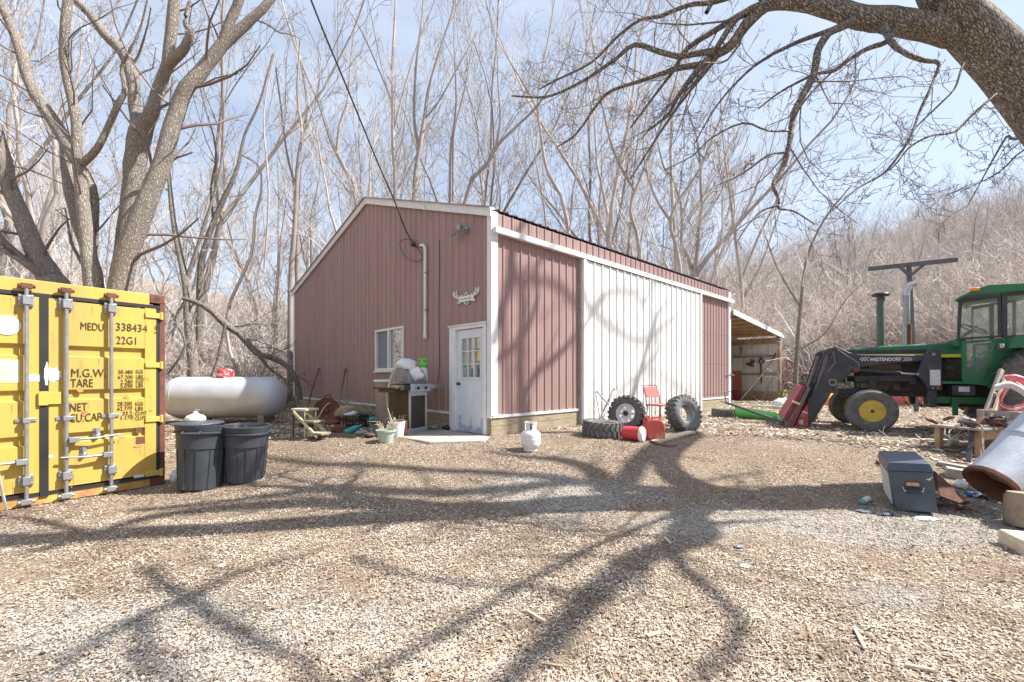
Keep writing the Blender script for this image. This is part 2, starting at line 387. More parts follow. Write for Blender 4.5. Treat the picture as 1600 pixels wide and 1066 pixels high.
def ribbed(P, L, z0, ztop, n, pitch=.2286, rh=.022, rw=.035, holes=(), minor=True, th=.01):
    """ribbed sheet: P(t,z,off) gives points; openings are holes (t0,t1,z0,z1)"""
    mb = MB(); br = set([0, L])
    prof = []
    k = 0; x = 0
    while x < L:
        prof += [(x, 0), (x+rw*.9, 0), (x+rw*1.3, rh), (x+rw*2, rh), (x+rw*2.4, 0)]
        if minor:
            for q in (.42, .66): prof += [(x+pitch*q+.02, 0), (x+pitch*q+.03, rh*.22), (x+pitch*q+.045, rh*.22), (x+pitch*q+.055, 0)]
        x += pitch
    prof = [(a, b) for a, b in prof if a < L-.001]+[(L, 0)]
    for h in holes:
        for e in (h[0], h[1]):
            if 0 < e < L: prof.append((e, 0.0))
    if n: prof.append((n, 0.0))           # extra break (roof peak)
    prof = sorted(set(prof))
    q = []
    for a, b in prof:
        if q and a-q[-1][0] < 1e-4: continue
        q.append((a, b))
    for (a, ha), (b, hb) in zip(q, q[1:]):
        m_ = (a+b)/2; rng = [(z0, None)]
        for h in holes:
            if h[0] <= m_ <= h[1]:
                rng = ([(z0, h[2])] if h[2] > z0 else [])+[(h[3], None)]
        for lo_, hi_ in rng:
            za, zb_ = (ztop(a), ztop(b)) if hi_ is None else (hi_, hi_)
            mb.add([P(a, lo_, ha), P(b, lo_, hb), P(b, zb_, hb), P(a, za, ha)], [(0, 1, 2, 3)])
    return mb
barn = thing('pole_barn', BC+UP*ZB, 'dusty red ribbed metal pole barn with a white sliding door and white trim', 'barn')
t0, t1 = tg(705), tg(762); w0, w1 = 3.05, tg(588); wz0, wz1 = 1.64, 2.66; DZ = 2.47
hol = [(t1+.02, t0-.02, 0, DZ-.02), (w0+.03, w1-.03, wz0+.03, wz1-.03)]
ribbed(GP, GL, SK, roofz, PK, holes=hol).build('gable_wall', 'barn_red', barn, smooth=0)
ribbed(lambda s, z, o: SP(s, z, o), 2.55, SK, lambda s: ZE-.02, None).build('side_wall', 'barn_red', barn, smooth=0)
d1 = 8.53
ribbed(lambda s, z, o: SP(d1+s, z, o), SL-d1, SK, lambda s: ZE-.45, None).build('side_wall', 'barn_red', barn, smooth=0)
ribbed(lambda s, z, o: SP(2.55+s, z, o), SL-2.55, ZE-.45, lambda s: ZE-.02, None).build('side_wall', 'barn_red', barn, smooth=0)
# back and far walls (plain ribbed)
ribbed(lambda t, z, o: BC+SD*SL+GD*t+SD*o+UP*z, GL, SK, roofz, PK, minor=False).build('rear_wall', 'barn_red', barn, smooth=0)
ribbed(lambda s, z, o: BC+GD*GL+SD*s+GD*o+UP*z, SL, SK, lambda s: ZE-.06, None, minor=False).build('far_wall', 'barn_red', barn, smooth=0)
# skirt boards
mb = MB()
def boards(P, a, b):
    for z0_, z1_ in ((ZB-.25, ZB+.02), (ZB+.025, ZB+.19), (ZB+.195, SK-.02)):
        mb.hexa([P(a, z0_, -.04), P(b, z0_, -.04), P(b, z0_, .012), P(a, z0_, .012), P(a, z1_, -.04), P(b, z1_, -.04), P(b, z1_, .012), P(a, z1_, .012)])
for a_ in ((GP, -.01, t1-.02), (GP, t0+.02, GL), (SP, 0.013, 2.5), (SP, 8.5, SL)):
    mb = MB(); boards(*a_); mb.build('skirt_board', 'old_board', barn)
mb = MB()
def strip(P, a, b, z0_, z1_, o0, o1): mb.hexa([P(a, z0_, o0), P(b, z0_, o0), P(b, z0_, o1), P(a, z0_, o1), P(a, z1_, o0), P(b, z1_, o0), P(b, z1_, o1), P(a, z1_, o1)])
for a_ in ((GP, t0+.01, GL), (GP, -.02, t1-.01), (SP, .02, 2.53), (SP, 8.55, SL-.1)):
    mb = MB(); strip(*a_, SK-.018, SK+.03, -.02, .034); mb.build('base_trim', 'trim_white', barn)
# corner trims
for a_ in (((GP, -.035, .085, SK+.03, ZE-.02, .0, .036), (SP, -.0005, .125, SK+.03, ZE-.02, .0, .0355)), ((GP, GL-.11, GL+.03, SK+.03, ZE-.02, .0, .036),), ((SP, SL-.17, SL+.02, ZB+.03, ZE-.05, .0, .038),)):
    mb = MB()
    for b_2 in a_: strip(*b_2)
    mb.build('corner_trim', 'trim_white', barn)
# roof: two ribbed slopes and gable fascia
def slope(ta, tb, nm):
    la = math.hypot(tb-ta, ZP-ZE); e = (.012 if tb == 0 else .14)/la
    def P(s, z, o):                       # s along the roof length, z in 0..1 down the slope
        t_ = ta+(tb-ta)*z; return BC+SD*(s-.12)+GD*t_+UP*(ZP+.03+(ZE-ZP)*z+o)
    return ribbed(P, SL+.24, 0, lambda s: 1+e, None, minor=False, rh=.03).build(nm, 'roof_metal', barn, smooth=0)
slope(PK, 0, 'roof_slope'); slope(PK, GL, 'roof_slope')
mb = MB()
for a, b in ((0-.05, PK), (PK, GL+.12)):
    za = ZE-.05*(ZP-ZE)/PK if a < 0 else ZP; zb_ = ZP if b == PK else ZE-.12*.29
    for s0, s1, dz in ((.03, .07, -.12), (-.04, .075, .012)):
        mb.hexa([GP(a, za+dz, s0), GP(b, zb_+dz, s0), GP(b, zb_+dz, s1), GP(a, za+dz, s1), GP(a, za+.05, s0), GP(b, zb_+.05, s0), GP(b, zb_+.05, s1), GP(a, za+.05, s1)])
mb.build('gable_fascia', 'trim_white', barn)
# sliding door and its track
mb = MB(); strip(SP, .0, SL+.1, ZE-.42, ZE-.315, .037, .13)
mb.build('door_track', 'grey_wood' if 0 else 'trim_white', barn)
dr = ribbed(lambda s, z, o: SP(2.62+s, z, .085+o), 5.9, ZB-.02, lambda s: ZE-.44, None, pitch=.305, rh=.026, rw=.04)
dob = dr.build('sliding_door', 'barn_white', barn, smooth=0)
for a_ in ((2.56, 2.64, ZB-.03, ZE-.435, .04, .125), (8.5, 8.58, ZB-.03, ZE-.435, .04, .125), (5.545, 5.575, ZB-.02, ZE-.44, .08, .118)):
    mb = MB(); strip(SP, *a_); mb.build('door_edge', 'trim_white', dob)
mb = MB(); strip(SP, 2.51, 2.56, ZB-.1, ZE-.3, -.03, .05); mb.build('door_jamb', 'grey_wood', barn)
mb = MB(); strip(SP, 2.5, 8.6, SK-.4, ZE-.3, -.05, -.03); mb.build('inner_wall', 'dark_metal', barn)
# entry door
s1_, s0_ = tg(714), tg(757)
door = MB(); strip2 = None
mb = MB()
def gbox(m_, a, b, z0_, z1_, o0, o1): m_.hexa([GP(a, z0_, o0), GP(b, z0_, o0), GP(b, z0_, o1), GP(a, z0_, o1), GP(a, z1_, o0), GP(b, z1_, o0), GP(b, z1_, o1), GP(a, z1_, o1)])
D0, D1 = s0_, s1_; zt = 2.40; zb_ = ZB+.03
wa, wb, wlo, whi = D0+.13, D1-.14, ZB+1.08, ZB+1.83
gbox(mb, D0, wa, zb_, zt, -.06, -.015); gbox(mb, wb, D1, zb_, zt, -.06, -.015)
gbox(mb, wa, wb, zb_, wlo, -.06, -.015); gbox(mb, wa, wb, whi, zt, -.06, -.015)
for a, b, c_, d_ in ((wa-.01, wb+.01, ZB+.55, ZB+.98),):
    gbox(mb, a, (a+b)/2-.03, c_-.4, d_, -.02, -.009); gbox(mb, (a+b)/2+.03, b, c_-.4, d_, -.02, -.009)
entry = mb.build('entry_door', 'door_paint', barn, bev=.004)
mb = MB(); gbox(mb, D0+.03, D1-.04, zb_+.01, zb_+.30, -.03, -.0115); mb.build('kick_stain', 'door_dirt', entry)
mb = MB(); gbox(mb, wa-.02, wb+.02, wlo-.03, wlo, -.02, .002); gbox(mb, wa-.02, wb+.02, whi, whi+.02, -.02, .002)
gbox(mb, wa-.02, wa, wlo, whi, -.02, .002); gbox(mb, wb, wb+.02, wlo, whi, -.02, .002)
for i in (1, 2):
    x = wa+(wb-wa)*i/3; gbox(mb, x-.008, x+.008, wlo, whi, -.04, .0)
    z = wlo+(whi-wlo)*i/3; gbox(mb, wa, wb, z-.008, z+.008, -.039, -.001)
mb.build('window_grille', 'white_paint', entry)
mb = MB(); gbox(mb, wa, wb, wlo, whi, -.05, -.042); mb.build('glass_pane', 'glass_mirror', entry)
mb = MB(); kp = GP(D1-.07, ZB+.95, -.01); mb.lathe([(.03, 0), (.03, .008), (.012, .012), (.012, .03), (.028, .04), (.03, .055), (.018, .068), (0, .07)], kp, GN, 16)
mb.build('door_knob', 'dark_metal', entry)
mb = MB(); gbox(mb, D1+.005, t0, ZB-.02, DZ, -.06, .05); gbox(mb, D1+.06, D1+.075, ZB, DZ-.05, .05, .06)
gbox(mb, t1, D0-.005, ZB-.02, DZ, -.06, .045); gbox(mb, t1, t0, zt+.01, DZ+.003, -.06, .047); gbox(mb, t1-.02, t0+.03, DZ+.004, DZ+.03, 0, .07)
mb.build('door_frame', 'trim_white', barn, bev=.004)
mb = MB(); gbox(mb, D0-.1, D1+.1, ZB-.1, zb_-.005, -.08, .06); mb.build('threshold', 'grey_wood', barn)
mb = MB(); gbox(mb, .1, GL-.1, ZB, ZE, -.4, -.38); mb.build('inner_wall', 'dark_metal', barn)
# window
mb = MB(); f_ = .055; wm = (w0+w1)/2+.02
for a, b, c_, d_ in ((w0, w1, wz0, wz0+f_), (w0, w1, wz1-f_, wz1), (w0, w0+f_, wz0+f_, wz1-f_), (w1-f_, w1, wz0+f_, wz1-f_), (wm-.03, wm+.03, wz0+f_, wz1-f_)):
    gbox(mb, a, b, c_, d_, -.04, .045)
win = mb.build('window', 'white_paint', barn, bev=.004)
mb = MB(); gbox(mb, w0, wm, wz0, wz1, -.03, -.02); mb.build('glass_pane', 'glass_mirror', win)
mb = MB(); gbox(mb, wm, w1, wz0, wz1, -.031, -.021); mb.build('screen_pane', 'screen', win)
mb = MB(); gbox(mb, w0-.02, w1+.03, wz0-.045, wz0-.002, 0, .07); mb.build('sill', 'white_paint', win)
# screws in rows over the gable
mb = MB()
for z in (3.9, 2.95, 1.3, 4.9):
    for i in range(0, 46):
        t_ = .12+i*.2286+.16
        if t_ < GL-.15 and z < roofz(t_)-.3 and not (t1 < t_ < t0 and z < DZ) and not (w0-.1 < t_ < w1+.1 and wz0 < z < wz1): gbox(mb, t_-.008, t_+.008, z-.008, z+.008, -.005, .008)
for z in (.9, 1.9, 2.9, 3.85):
    for i in range(0, 48):
        s_2 = .30+i*.2286
        if s_2 < 2.45 or 8.65 < s_2 < SL-.2: mb.span(SP(s_2, z, .004), SD, SN, UP, -.008, .008, -.005, .006, -.008, .008)
tag(mb.build('screw', 'dark_metal', barn), kind='stuff')
# ------------------------------------------------------------------ open shed behind the barn
S0, S1 = SL+.03, 16.7; SDp = 4.2
shed = thing('open_shed', SP(S1, ZB), 'open fronted lean-to shed with pale sloping roof at the far right end of the barn', 'shed')
ZA, ZC = 3.80, 3.30
mb = MB()
def shp(s, t, z): return BC+SD*s+GD*t+UP*z
mb.hexa([shp(S0, -.1, ZA), shp(S1+.2, -.1, ZC), shp(S1+.2, SDp, ZC), shp(S0, SDp, ZA), shp(S0, -.1, ZA+.03), shp(S1+.2, -.1, ZC+.03), shp(S1+.2, SDp, ZC+.03), shp(S0, SDp, ZA+.03)])
mb.build('roof_sheet', 'roof_metal' if 0 else mat('shed_tin', (.55, .48, .34), (.40, .34, .24), sc=3, rough=.6), shed)
mb = MB(); mb.hexa([shp(S0, -.14, ZA-.12), shp(S1+.24, -.14, ZC-.12), shp(S1+.24, -.10, ZC-.12), shp(S0, -.10, ZA-.12), shp(S0, -.14, ZA+.06), shp(S1+.24, -.14, ZC+.06), shp(S1+.24, -.10, ZC+.06), shp(S0, -.10, ZA+.06)])
mb.build('fascia', 'trim_white', shed)
mb = MB()
for i in range(1, 7):
    s = S0+(S1-S0)*i/7; z = ZA+(ZC-ZA)*i/7
    mb.span(shp(s, 0, z-.1), SD, GD, UP, -.02, .02, 0, SDp, 0, .095)
mb.build('purlin', 'raw_wood', shed)
mb = MB(); mb.hexa([shp(S0, 1.6, ZA-.28), shp(S1, 1.6, ZC-.28), shp(S1, 1.65, ZC-.28), shp(S0, 1.65, ZA-.28), shp(S0, 1.6, ZA-.1), shp(S1, 1.6, ZC-.1), shp(S1, 1.65, ZC-.1), shp(S0, 1.65, ZA-.1)])
mb.build('rafter', 'raw_wood', shed)
ribbed(lambda t, z, o: BC+SD*(S1-.02-o)+GD*t+UP*z, SDp, ZB+.4, lambda t: ZC-.1, None, pitch=.3, minor=False).build('end_wall', 'barn_white', shed, smooth=0)
mb = MB()
for z0_, z1_ in ((ZB-.2, ZB+.2), (ZB+.21, ZB+.42)): mb.span(shp(S1, 0, 0), SD, GD, UP, -.07, -.03, 0, SDp, z0_, z1_)
mb.build('skirt_board', 'raw_wood', shed)
mb = MB()
for z in (ZB+1.15, ZB+1.95): mb.span(shp(S1, 0, 0), SD, GD, UP, -.09, -.05, 0, SDp, z, z+.1)
mb.build('wall_rail', 'grey_wood', shed)
mb = MB(); mb.span(shp(S1, 0, 0), SD, GD, UP, -.14, -.03, 0, SDp, ZC-.36, ZC-.12); mb.build('top_beam', 'raw_wood', shed)
for t_ in (0,):
    mb = MB(); mb.span(shp(S1, t_, 0), SD, GD, UP, -.03, .10, -.06, .08, ZB-.2, ZC-.02); mb.build('post', 'raw_wood', shed)
mb = MB(); mb.span(shp(S1, 0, 0), SD, GD, UP, .1, .13, -.09, .06, ZB-.1, ZC-.1); mb.build('corner_trim', 'trim_white', shed)
ribbed(lambda s, z, o: BC+SD*(S0+s)+GD*(SDp-o)+UP*z, S1-S0, ZB+.1, lambda s: ZA-.02-(ZA-ZC)*s/(S1-S0), None, pitch=.3, minor=False).build('rear_wall', 'barn_white', shed, smooth=0)
# ------------------------------------------------------------------ bare trees
class Tree:
    def __init__(s, seed): s.rnd = random.Random(seed); s.ch = []
    def chain(s, pts, rad, lev): s.ch.append(([Vector(p) for p in pts], list(rad), lev))
    def wander(s, p, d, L, r0, r1, lev, nseg=5, up=.12, wig=.22):
        rnd = s.rnd; pts = [p.copy()]; rr = [r0]; d = d.normalized(); q = p.copy()
        for i in range(nseg):
            d = (d+V(rnd.gauss(0, wig), rnd.gauss(0, wig), rnd.gauss(0, wig)+up)).normalized()
            q = q+d*(L/nseg); pts.append(q.copy()); rr.append(r0+(r1-r0)*(i+1)/nseg)
        s.chain(pts, rr, lev); return pts, rr
    def spawn(s, pts, rr, n, lev, maxlev, fl=(.45, .75), ang=(25, 55), t0=.25, rs=.6, L=None, up=.12, cnt=None, wig=.22, down=0, rmin=.003):
        rnd = s.rnd; seg = [(b-a).length for a, b in zip(pts, pts[1:])]; tot = sum(seg)
        if L is None: L = tot
        for i in range(n):
            f = t0+(1-t0)*(i+rnd.random())/n; x = f*tot; j = 0
            while j < len(seg)-1 and x > seg[j]: x -= seg[j]; j += 1
            u = min(1, x/max(seg[j], 1e-6)); p = pts[j].lerp(pts[j+1], u); r = rr[j]+(rr[j+1]-rr[j])*u
            d = (pts[j+1]-pts[j]).normalized()
            a = V(rnd.gauss(0, 1), rnd.gauss(0, 1), rnd.gauss(0, 1)-down); a = (a-d*a.dot(d))
            a = a.normalized() if a.length > 1e-4 else V(1, 0, 0)
            th = R(rnd.uniform(*ang)); nd_ = d*math.cos(th)+a*math.sin(th)
            l = L*rnd.uniform(*fl)*(1-.45*f)
            r2 = max(rmin, r*rs*rnd.uniform(.7, 1.05))
            q, w = s.wander(p, nd_, l, r2, max(rmin*.6, r2*.35), lev, nseg=4 if lev < maxlev else 3, up=up, wig=wig)
            if lev < maxlev:
                c = cnt[lev] if cnt else n
                s.spawn(q, w, c, lev+1, maxlev, fl, ang, .2, rs, None, up, cnt, wig, down, rmin)
    def mesh(s, name, ms, test=lambda l, r: True, sides=None, org=V(0, 0, 0)):
        groups = {}
        for pts, rr, lev in s.ch:
            r = max(rr)
            if not test(lev, r): continue
            n = sides(r) if sides else (10 if r > .08 else 6 if r > .03 else 3)
            groups.setdefault((len(pts), n), []).append((pts, rr))
        VS = []; FS = []; off = 0
        for (m, n), L in groups.items():
            P = np.array([[tuple(p-org) for p in pts] for pts, rr in L]); RR = np.array([rr for _, rr in L])
            T = np.empty_like(P); T[:, 1:-1] = P[:, 2:]-P[:, :-2]; T[:, 0] = P[:, 1]-P[:, 0]; T[:, -1] = P[:, -1]-P[:, -2]
            T /= np.linalg.norm(T, axis=2, keepdims=True)+1e-9
            tm = T.mean(axis=1); ref = np.where(np.abs(tm[:, 2:3]) < .8, np.array([[0, 0, 1.]]), np.array([[1., 0, 0]]))[:, None, :]
            X = np.cross(T, ref); X /= np.linalg.norm(X, axis=2, keepdims=True)+1e-9; Y = np.cross(X, T)
            a = np.arange(n)*2*np.pi/n
            v = P[:, :, None, :]+(X[:, :, None, :]*np.cos(a)[None, None, :, None]+Y[:, :, None, :]*np.sin(a)[None, None, :, None])*RR[:, :, None, None]
            VS.append(v.reshape(-1, 3)); c = len(L)
            base = off+np.arange(c)[:, None, None]*m*n; i = np.arange(m-1)[None, :, None]*n; k = np.arange(n)[None, None, :]; k2 = (k+1) % n
            FS.append(np.stack([base+i+k, base+i+k2, base+i+n+k2, base+i+n+k], -1).reshape(-1, 4)); off += c*m*n
        return raw_mesh(name, np.concatenate(VS), np.concatenate(FS), ms)
def raw_mesh(name, vs, fs, ms, smooth=True):
    me = bpy.data.meshes.new(name); k = fs.shape[1]
    me.vertices.add(len(vs)); me.vertices.foreach_set('co', vs.astype(np.float32).ravel())
    me.loops.add(fs.size); me.loops.foreach_set('vertex_index', fs.astype(np.int32).ravel())
    me.polygons.add(len(fs)); me.polygons.foreach_set('loop_start', np.arange(0, fs.size, k, dtype=np.int32))
    if smooth: me.polygons.foreach_set('use_smooth', np.ones(len(fs), bool))
    me.update(calc_edges=True); me.validate()
    for q in (ms if isinstance(ms, (list, tuple)) else [ms]): me.materials.append(MATS[q])
    return me
def smooth_path(pts, rr, sub=3, jit=0, rnd=random):
    """Catmull-Rom through traced points"""
    P = [pts[0]*2-pts[1]]+pts+[pts[-1]*2-pts[-2]]; o = []; w = []
    for i in range(1, len(P)-2):
        for k in range(sub):
            t = k/sub; a, b, c, d = P[i-1], P[i], P[i+1], P[i+2]
            q = .5*((2*b)+(c-a)*t+(2*a-5*b+4*c-d)*t*t+(3*b-a-3*c+d)*t**3)
            j = jit*rr[i-1]; o.append(q+V(rnd.uniform(-j, j), rnd.uniform(-j, j), rnd.uniform(-j, j))); w.append((rr[i-1]*(1-t)+rr[i]*t)*(1+rnd.uniform(-jit, jit)*.6))
    o.append(pts[-1]); w.append(rr[-1]); return o, w
def put_tree(name, T, loc, label, cat='tree', group=None, mats=('bark', 'twig_dark'), cut=1):
    root = thing(name, loc, label, cat, group)
    for nm, mt, te in (('trunk', mats[0], lambda l, r: l <= cut), ('crown', mats[1], lambda l, r: l > cut)):
        me = T.mesh(nm, mt, te, org=Vector(loc)); ob = bpy.data.objects.new(nm, me); COL.objects.link(ob); ob.parent = root; ORG[ob.name] = Vector(loc)
    return root
# ---- forest variants, each grown at the origin
def forest_variant(seed, h, style):
    T = Tree(seed); rnd = T.rnd; r = h*.0080*rnd.uniform(.8, 1.3)
    if style == 'fork':
        p, w = T.wander(V(0, 0, -.5), V(rnd.uniform(-.25, .25), rnd.uniform(-.25, .25), 1), h*.35, r*1.2, r*.85, 0, 6, .15, .07)
        for k in range(rnd.choice((2, 3, 3))):
            a = rnd.uniform(0, 6.28); q, v_ = T.wander(p[-1], V(math.cos(a)*.45, math.sin(a)*.45, 1), h*.6, r*.65, r*.12, 1, 9, .1, .12)
            T.spawn(q, v_, 11, 2, 4, (.35, .55), (22, 48), .12, .42, None, .12, {2: 7, 3: 4}, .17, 0, .0085)
        T.spawn(p, w, 3, 2, 4, (.3, .5), (30, 60), .5, .3, h*.5, .12, {2: 5, 3: 3}, .2, 0, .011)
    else:
        p, w = T.wander(V(0, 0, -.5), V(rnd.uniform(-.2, .2), rnd.uniform(-.2, .2), 1), h, r, r*.12, 0, 12, .06, .075)
        T.spawn(p, w, 22, 2, 4, (.24, .4), (25, 50), .22, .4, h, .12, {2: 6, 3: 4}, .17, 0, .0085)
    return T
VAR = []
for i in range(10):
    h = [15, 12, 17, 10, 13, 16, 11, 14, 9, 12][i]
    T = forest_variant(100+i, h, 'fork' if i % 3 else 'pole')
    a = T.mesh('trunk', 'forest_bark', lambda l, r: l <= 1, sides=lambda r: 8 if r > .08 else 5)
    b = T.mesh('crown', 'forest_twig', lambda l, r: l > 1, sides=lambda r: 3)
    VAR.append((a, b, h))
def in_barn(x, y, pad=1.2):
    d = V(x, y, 0)-BC; t_, s_ = d.dot(GD), d.dot(SD)
    return (-pad < t_ < GL+pad and -pad < s_ < SL+pad) or (-pad < t_ < SDp+pad and 0 < s_ < S1+pad)
rnd = random.Random(4)
ZN = [(-2, -.62, 'bare tree in the woods left of the twin trunked tree behind the yellow container', 'woods behind the container'),
      (-.62, -.33, 'bare pale tree in the woods between the yellow container and the barn', 'woods left of the barn'),
      (-.33, .05, 'bare tree rising behind the peak of the red barn roof', 'woods behind the barn peak'),
      (.05, .48, 'bare tree rising behind the long side of the barn roof', 'woods behind the long barn roof'),
      (.48, .80, 'bare tree on the slope between the barn end and the steel T post', 'woods above the open shed'),
      (.80, 3, 'bare tree on the wooded hillside behind the green tractor', 'woods above the tractor')]
placed = []
def forest(n, r0, r1, k0, k1, smin=.8, smax=1.15, sep=1.3, p=1.0):
    c = 0; tries = 0
    while c < n and tries < n*30:
        tries += 1
        k = rnd.uniform(k0, k1); r = r0*(r1/r0)**(rnd.random()**p)
        y = r/math.sqrt(1+k*k); x = k*y
        if in_barn(x, y) or any((x-a)**2+(y-b)**2 < sep*sep for a, b in placed): continue
        placed.append((x, y)); c += 1
        a, b, h = rnd.choice(VAR); s = rnd.uniform(smin, smax)
        for z0, z1, lab, gr in ZN:
            if z0 <= k < z1: break
        o = thing('forest_tree', (x, y, gz(x, y, False)-.1), lab, 'tree', gr, rnd.uniform(0, 6.28))
        o.scale = (s, s, s*rnd.uniform(.9, 1.15)); o.rotation_euler[0] = rnd.gauss(0, .05); o.rotation_euler[1] = rnd.gauss(0, .06)
        for nm, me in (('trunk', a), ('crown', b)):
            ob = bpy.data.objects.new(nm, me); COL.objects.link(ob); ob.parent = o
forest(20, 19, 30, -1.25, -.33, .8, 1.2, 1.8)
forest(36, 24, 40, -.35, .5, 1.15, 1.6)
forest(16, 28, 40, .5, 1.3, .4, .6)
forest(75, 34, 75, -1.3, .4, .6, .95)
forest(130, 42, 82, .35, 1.35, .42, .62)
# ---- brush: nobody could count these stems
def brush(name, n, variants, r0, r1, k0, k1, smin, smax, mt, p=1.0, sid=3):
    base = []
    for i in range(variants):
        T = Tree(500+i); q = T.rnd
        for j in range(7):
            a = q.uniform(0, 6.28); l = q.uniform(.1, .7)
            pt, w = T.wander(V(0, 0, -.1), V(math.cos(a)*l, math.sin(a)*l, 1), q.uniform(1.6, 3.0), .013, .005, 0, 4, -.02, .2)
            T.spawn(pt, w, 5, 1, 2, (.35, .6), (20, 60), .2, .6, None, -.02, {1: 3}, .25, 0, .006)
        VS = []; FS = []; 
        me = T.mesh('tmp', mt, sides=lambda r: 3)
        vs = np.empty(len(me.vertices)*3, np.float32); me.vertices.foreach_get('co', vs)
        fs = np.empty(len(me.loops), np.int32); me.loops.foreach_get('vertex_index', fs)
        base.append((vs.reshape(-1, 3), fs.reshape(-1, 4))); bpy.data.meshes.remove(me)
    VS = []; FS = []; off = 0; c = 0
    while c < n:
        k = rnd.uniform(k0, k1); r = r0*(r1/r0)**(rnd.random()**p); y = r/math.sqrt(1+k*k); x = k*y
        if in_barn(x, y, .6): continue
        c += 1; vs, fs = rnd.choice(base); s = rnd.uniform(smin, smax)*(1+.012*r); a = rnd.uniform(0, 6.28)
        ca, sa = math.cos(a)*s, math.sin(a)*s
        v = np.empty_like(vs); v[:, 0] = vs[:, 0]*ca-vs[:, 1]*sa+x; v[:, 1] = vs[:, 0]*sa+vs[:, 1]*ca+y; v[:, 2] = vs[:, 2]*s*rnd.uniform(.7, 1.2)+gz(x, y, False)-.05
        VS.append(v); FS.append(fs+off); off += len(v)
    me = raw_mesh(name, np.concatenate(VS), np.concatenate(FS), mt, False)
    o = bpy.data.objects.new(name, me); COL.objects.link(o); return o
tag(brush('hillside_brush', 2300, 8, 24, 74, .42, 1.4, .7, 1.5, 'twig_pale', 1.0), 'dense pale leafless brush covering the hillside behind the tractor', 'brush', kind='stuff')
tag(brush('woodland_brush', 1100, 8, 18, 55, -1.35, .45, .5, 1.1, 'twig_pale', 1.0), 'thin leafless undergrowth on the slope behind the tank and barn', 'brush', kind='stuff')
# ------------------------------------------------------------------ trees traced with their own distance and girth
def trace(pts, Y):
    """pts: (px, py, width px[, Y]) -> points and radii in metres"""
    P = []; rr = []
    for q in pts:
        y = q[3] if len(q) > 3 else Y
        P.append(at(q[0], q[1], y)); k = (q[0]-800)/F; rr.append(q[2]/2*y/F/(1+k*k)**.28)
    return P, rr
def zoomed(pts, s, ox=0, oy=0): return [(ox+a*s, oy+b*s, w*s)+tuple(r) for a, b, w, *r in pts]
# left: multi trunked maple behind the container
M1 = Tree(11); DY = 10.2
def limb(T, pts, Y, lev, n=7, maxl=4, jit=.06, fl=(.25, .5), cnt={2: 5, 3: 4, 4: 3}, up=.1, t0=.25, rs=.24, Lmax=2.2, wig=.2, down=0, rmin=.0032, ang=(30, 65)):
    P, rr = trace(pts, Y); P, rr = smooth_path(P, rr, 3, jit, T.rnd)
    T.chain(P, rr, lev)
    if n:
        L = min(Lmax/.35, sum((b-a).length for a, b in zip(P, P[1:])))
        T.spawn(P, rr, n, 2, maxl, fl, ang, t0, rs, L, up, cnt, wig, down, rmin)
z = lambda p: zoomed(p, .4223)
limb(M1, [(205, 620, 36, 10.0)]+z([(440, 1090, 88, 10.0), (500, 860, 82, 10.0), (600, 600, 66, 10.1), (650, 420, 62, 10.2), (690, 330, 56, 10.2), (740, 270, 52, 10.3), (820, 170, 44, 10.4), (900, 100, 36, 10.5), (1000, 0, 28, 10.6), (1080, -120, 20, 10.8)]), DY, 0, 12)
limb(M1, z([(820, 170, 40, 10.4), (852, 80, 36, 10.4), (885, 0, 34, 10.4), (930, -150, 20, 10.4)]), DY, 1, 6)
limb(M1, z([(450, 1000, 70, 10.6), (478, 800, 72, 10.6), (500, 620, 80, 10.6), (520, 490, 84, 10.6), (562, 420, 52, 10.5), (590, 320, 46, 10.5), (620, 240, 44, 10.4), (632, 130, 44, 10.4), (645, 0, 42, 10.4), (660, -160, 26, 10.4)]), DY, 0, 10)
limb(M1, z([(520, 500, 60, 10.6), (500, 400, 48, 10.7), (490, 290, 50, 10.7), (460, 200, 48, 10.8), (390, 130, 40, 10.9), (330, 50, 36, 11), (280, 0, 32, 11), (200, -120, 22, 11)]), DY, 1, 9)
limb(M1, z([(618, 245, 40, 10.4), (680, 180, 34, 10.2), (704, 120, 32, 10.1), (685, 80, 18, 10.1), (700, 10, 12, 10.1)]), DY, 1, 4)
limb(M1, [(150, 610, 30, 9.9)]+z([(345, 1080, 74, 9.9), (325, 900, 56, 9.9), (302, 700, 48, 9.9), (285, 560, 40, 9.9), (280, 430, 38, 9.9), (242, 260, 36, 9.9), (240, 130, 36, 9.8), (252, 0, 34, 9.8), (270, -140, 22, 9.8)]), DY, 0, 10)
limb(M1, z([(308, 605, 30, 9.9), (360, 550, 28, 9.8), (400, 470, 25, 9.8), (440, 380, 24, 9.7), (462, 330, 20, 9.7), (450, 250, 14, 9.7), (480, 190, 10, 9.6), (520, 100, 8, 9.6), (545, 0, 6, 9.5)]), DY, 1, 5)
limb(M1, z([(330, 960, 50, 10.3), (345, 800, 42, 10.3), (335, 690, 44, 10.3), (270, 580, 46, 10.3), (220, 480, 54, 10.4), (150, 380, 50, 10.4), (108, 300, 46, 10.5), (80, 200, 44, 10.5), (48, 110, 40, 10.6), (8, 20, 36, 10.6), (-30, -100, 24, 10.6)]), DY, 0, 12)
limb(M1, z([(330, 950, 44, 10.8), (285, 820, 42, 10.8), (255, 700, 40, 10.8), (240, 600, 36, 10.9), (230, 520, 20, 11)]), DY, 1, 3)
b0 = gp(175, 700); b0 = V(-8.9, 10.1, gz(-8.9, 10.1))
put_tree('maple_tree', M1, b0, 'large multi trunked bare maple right behind the yellow container', mats=('bark', 'twig_dark'))
M2 = Tree(12)
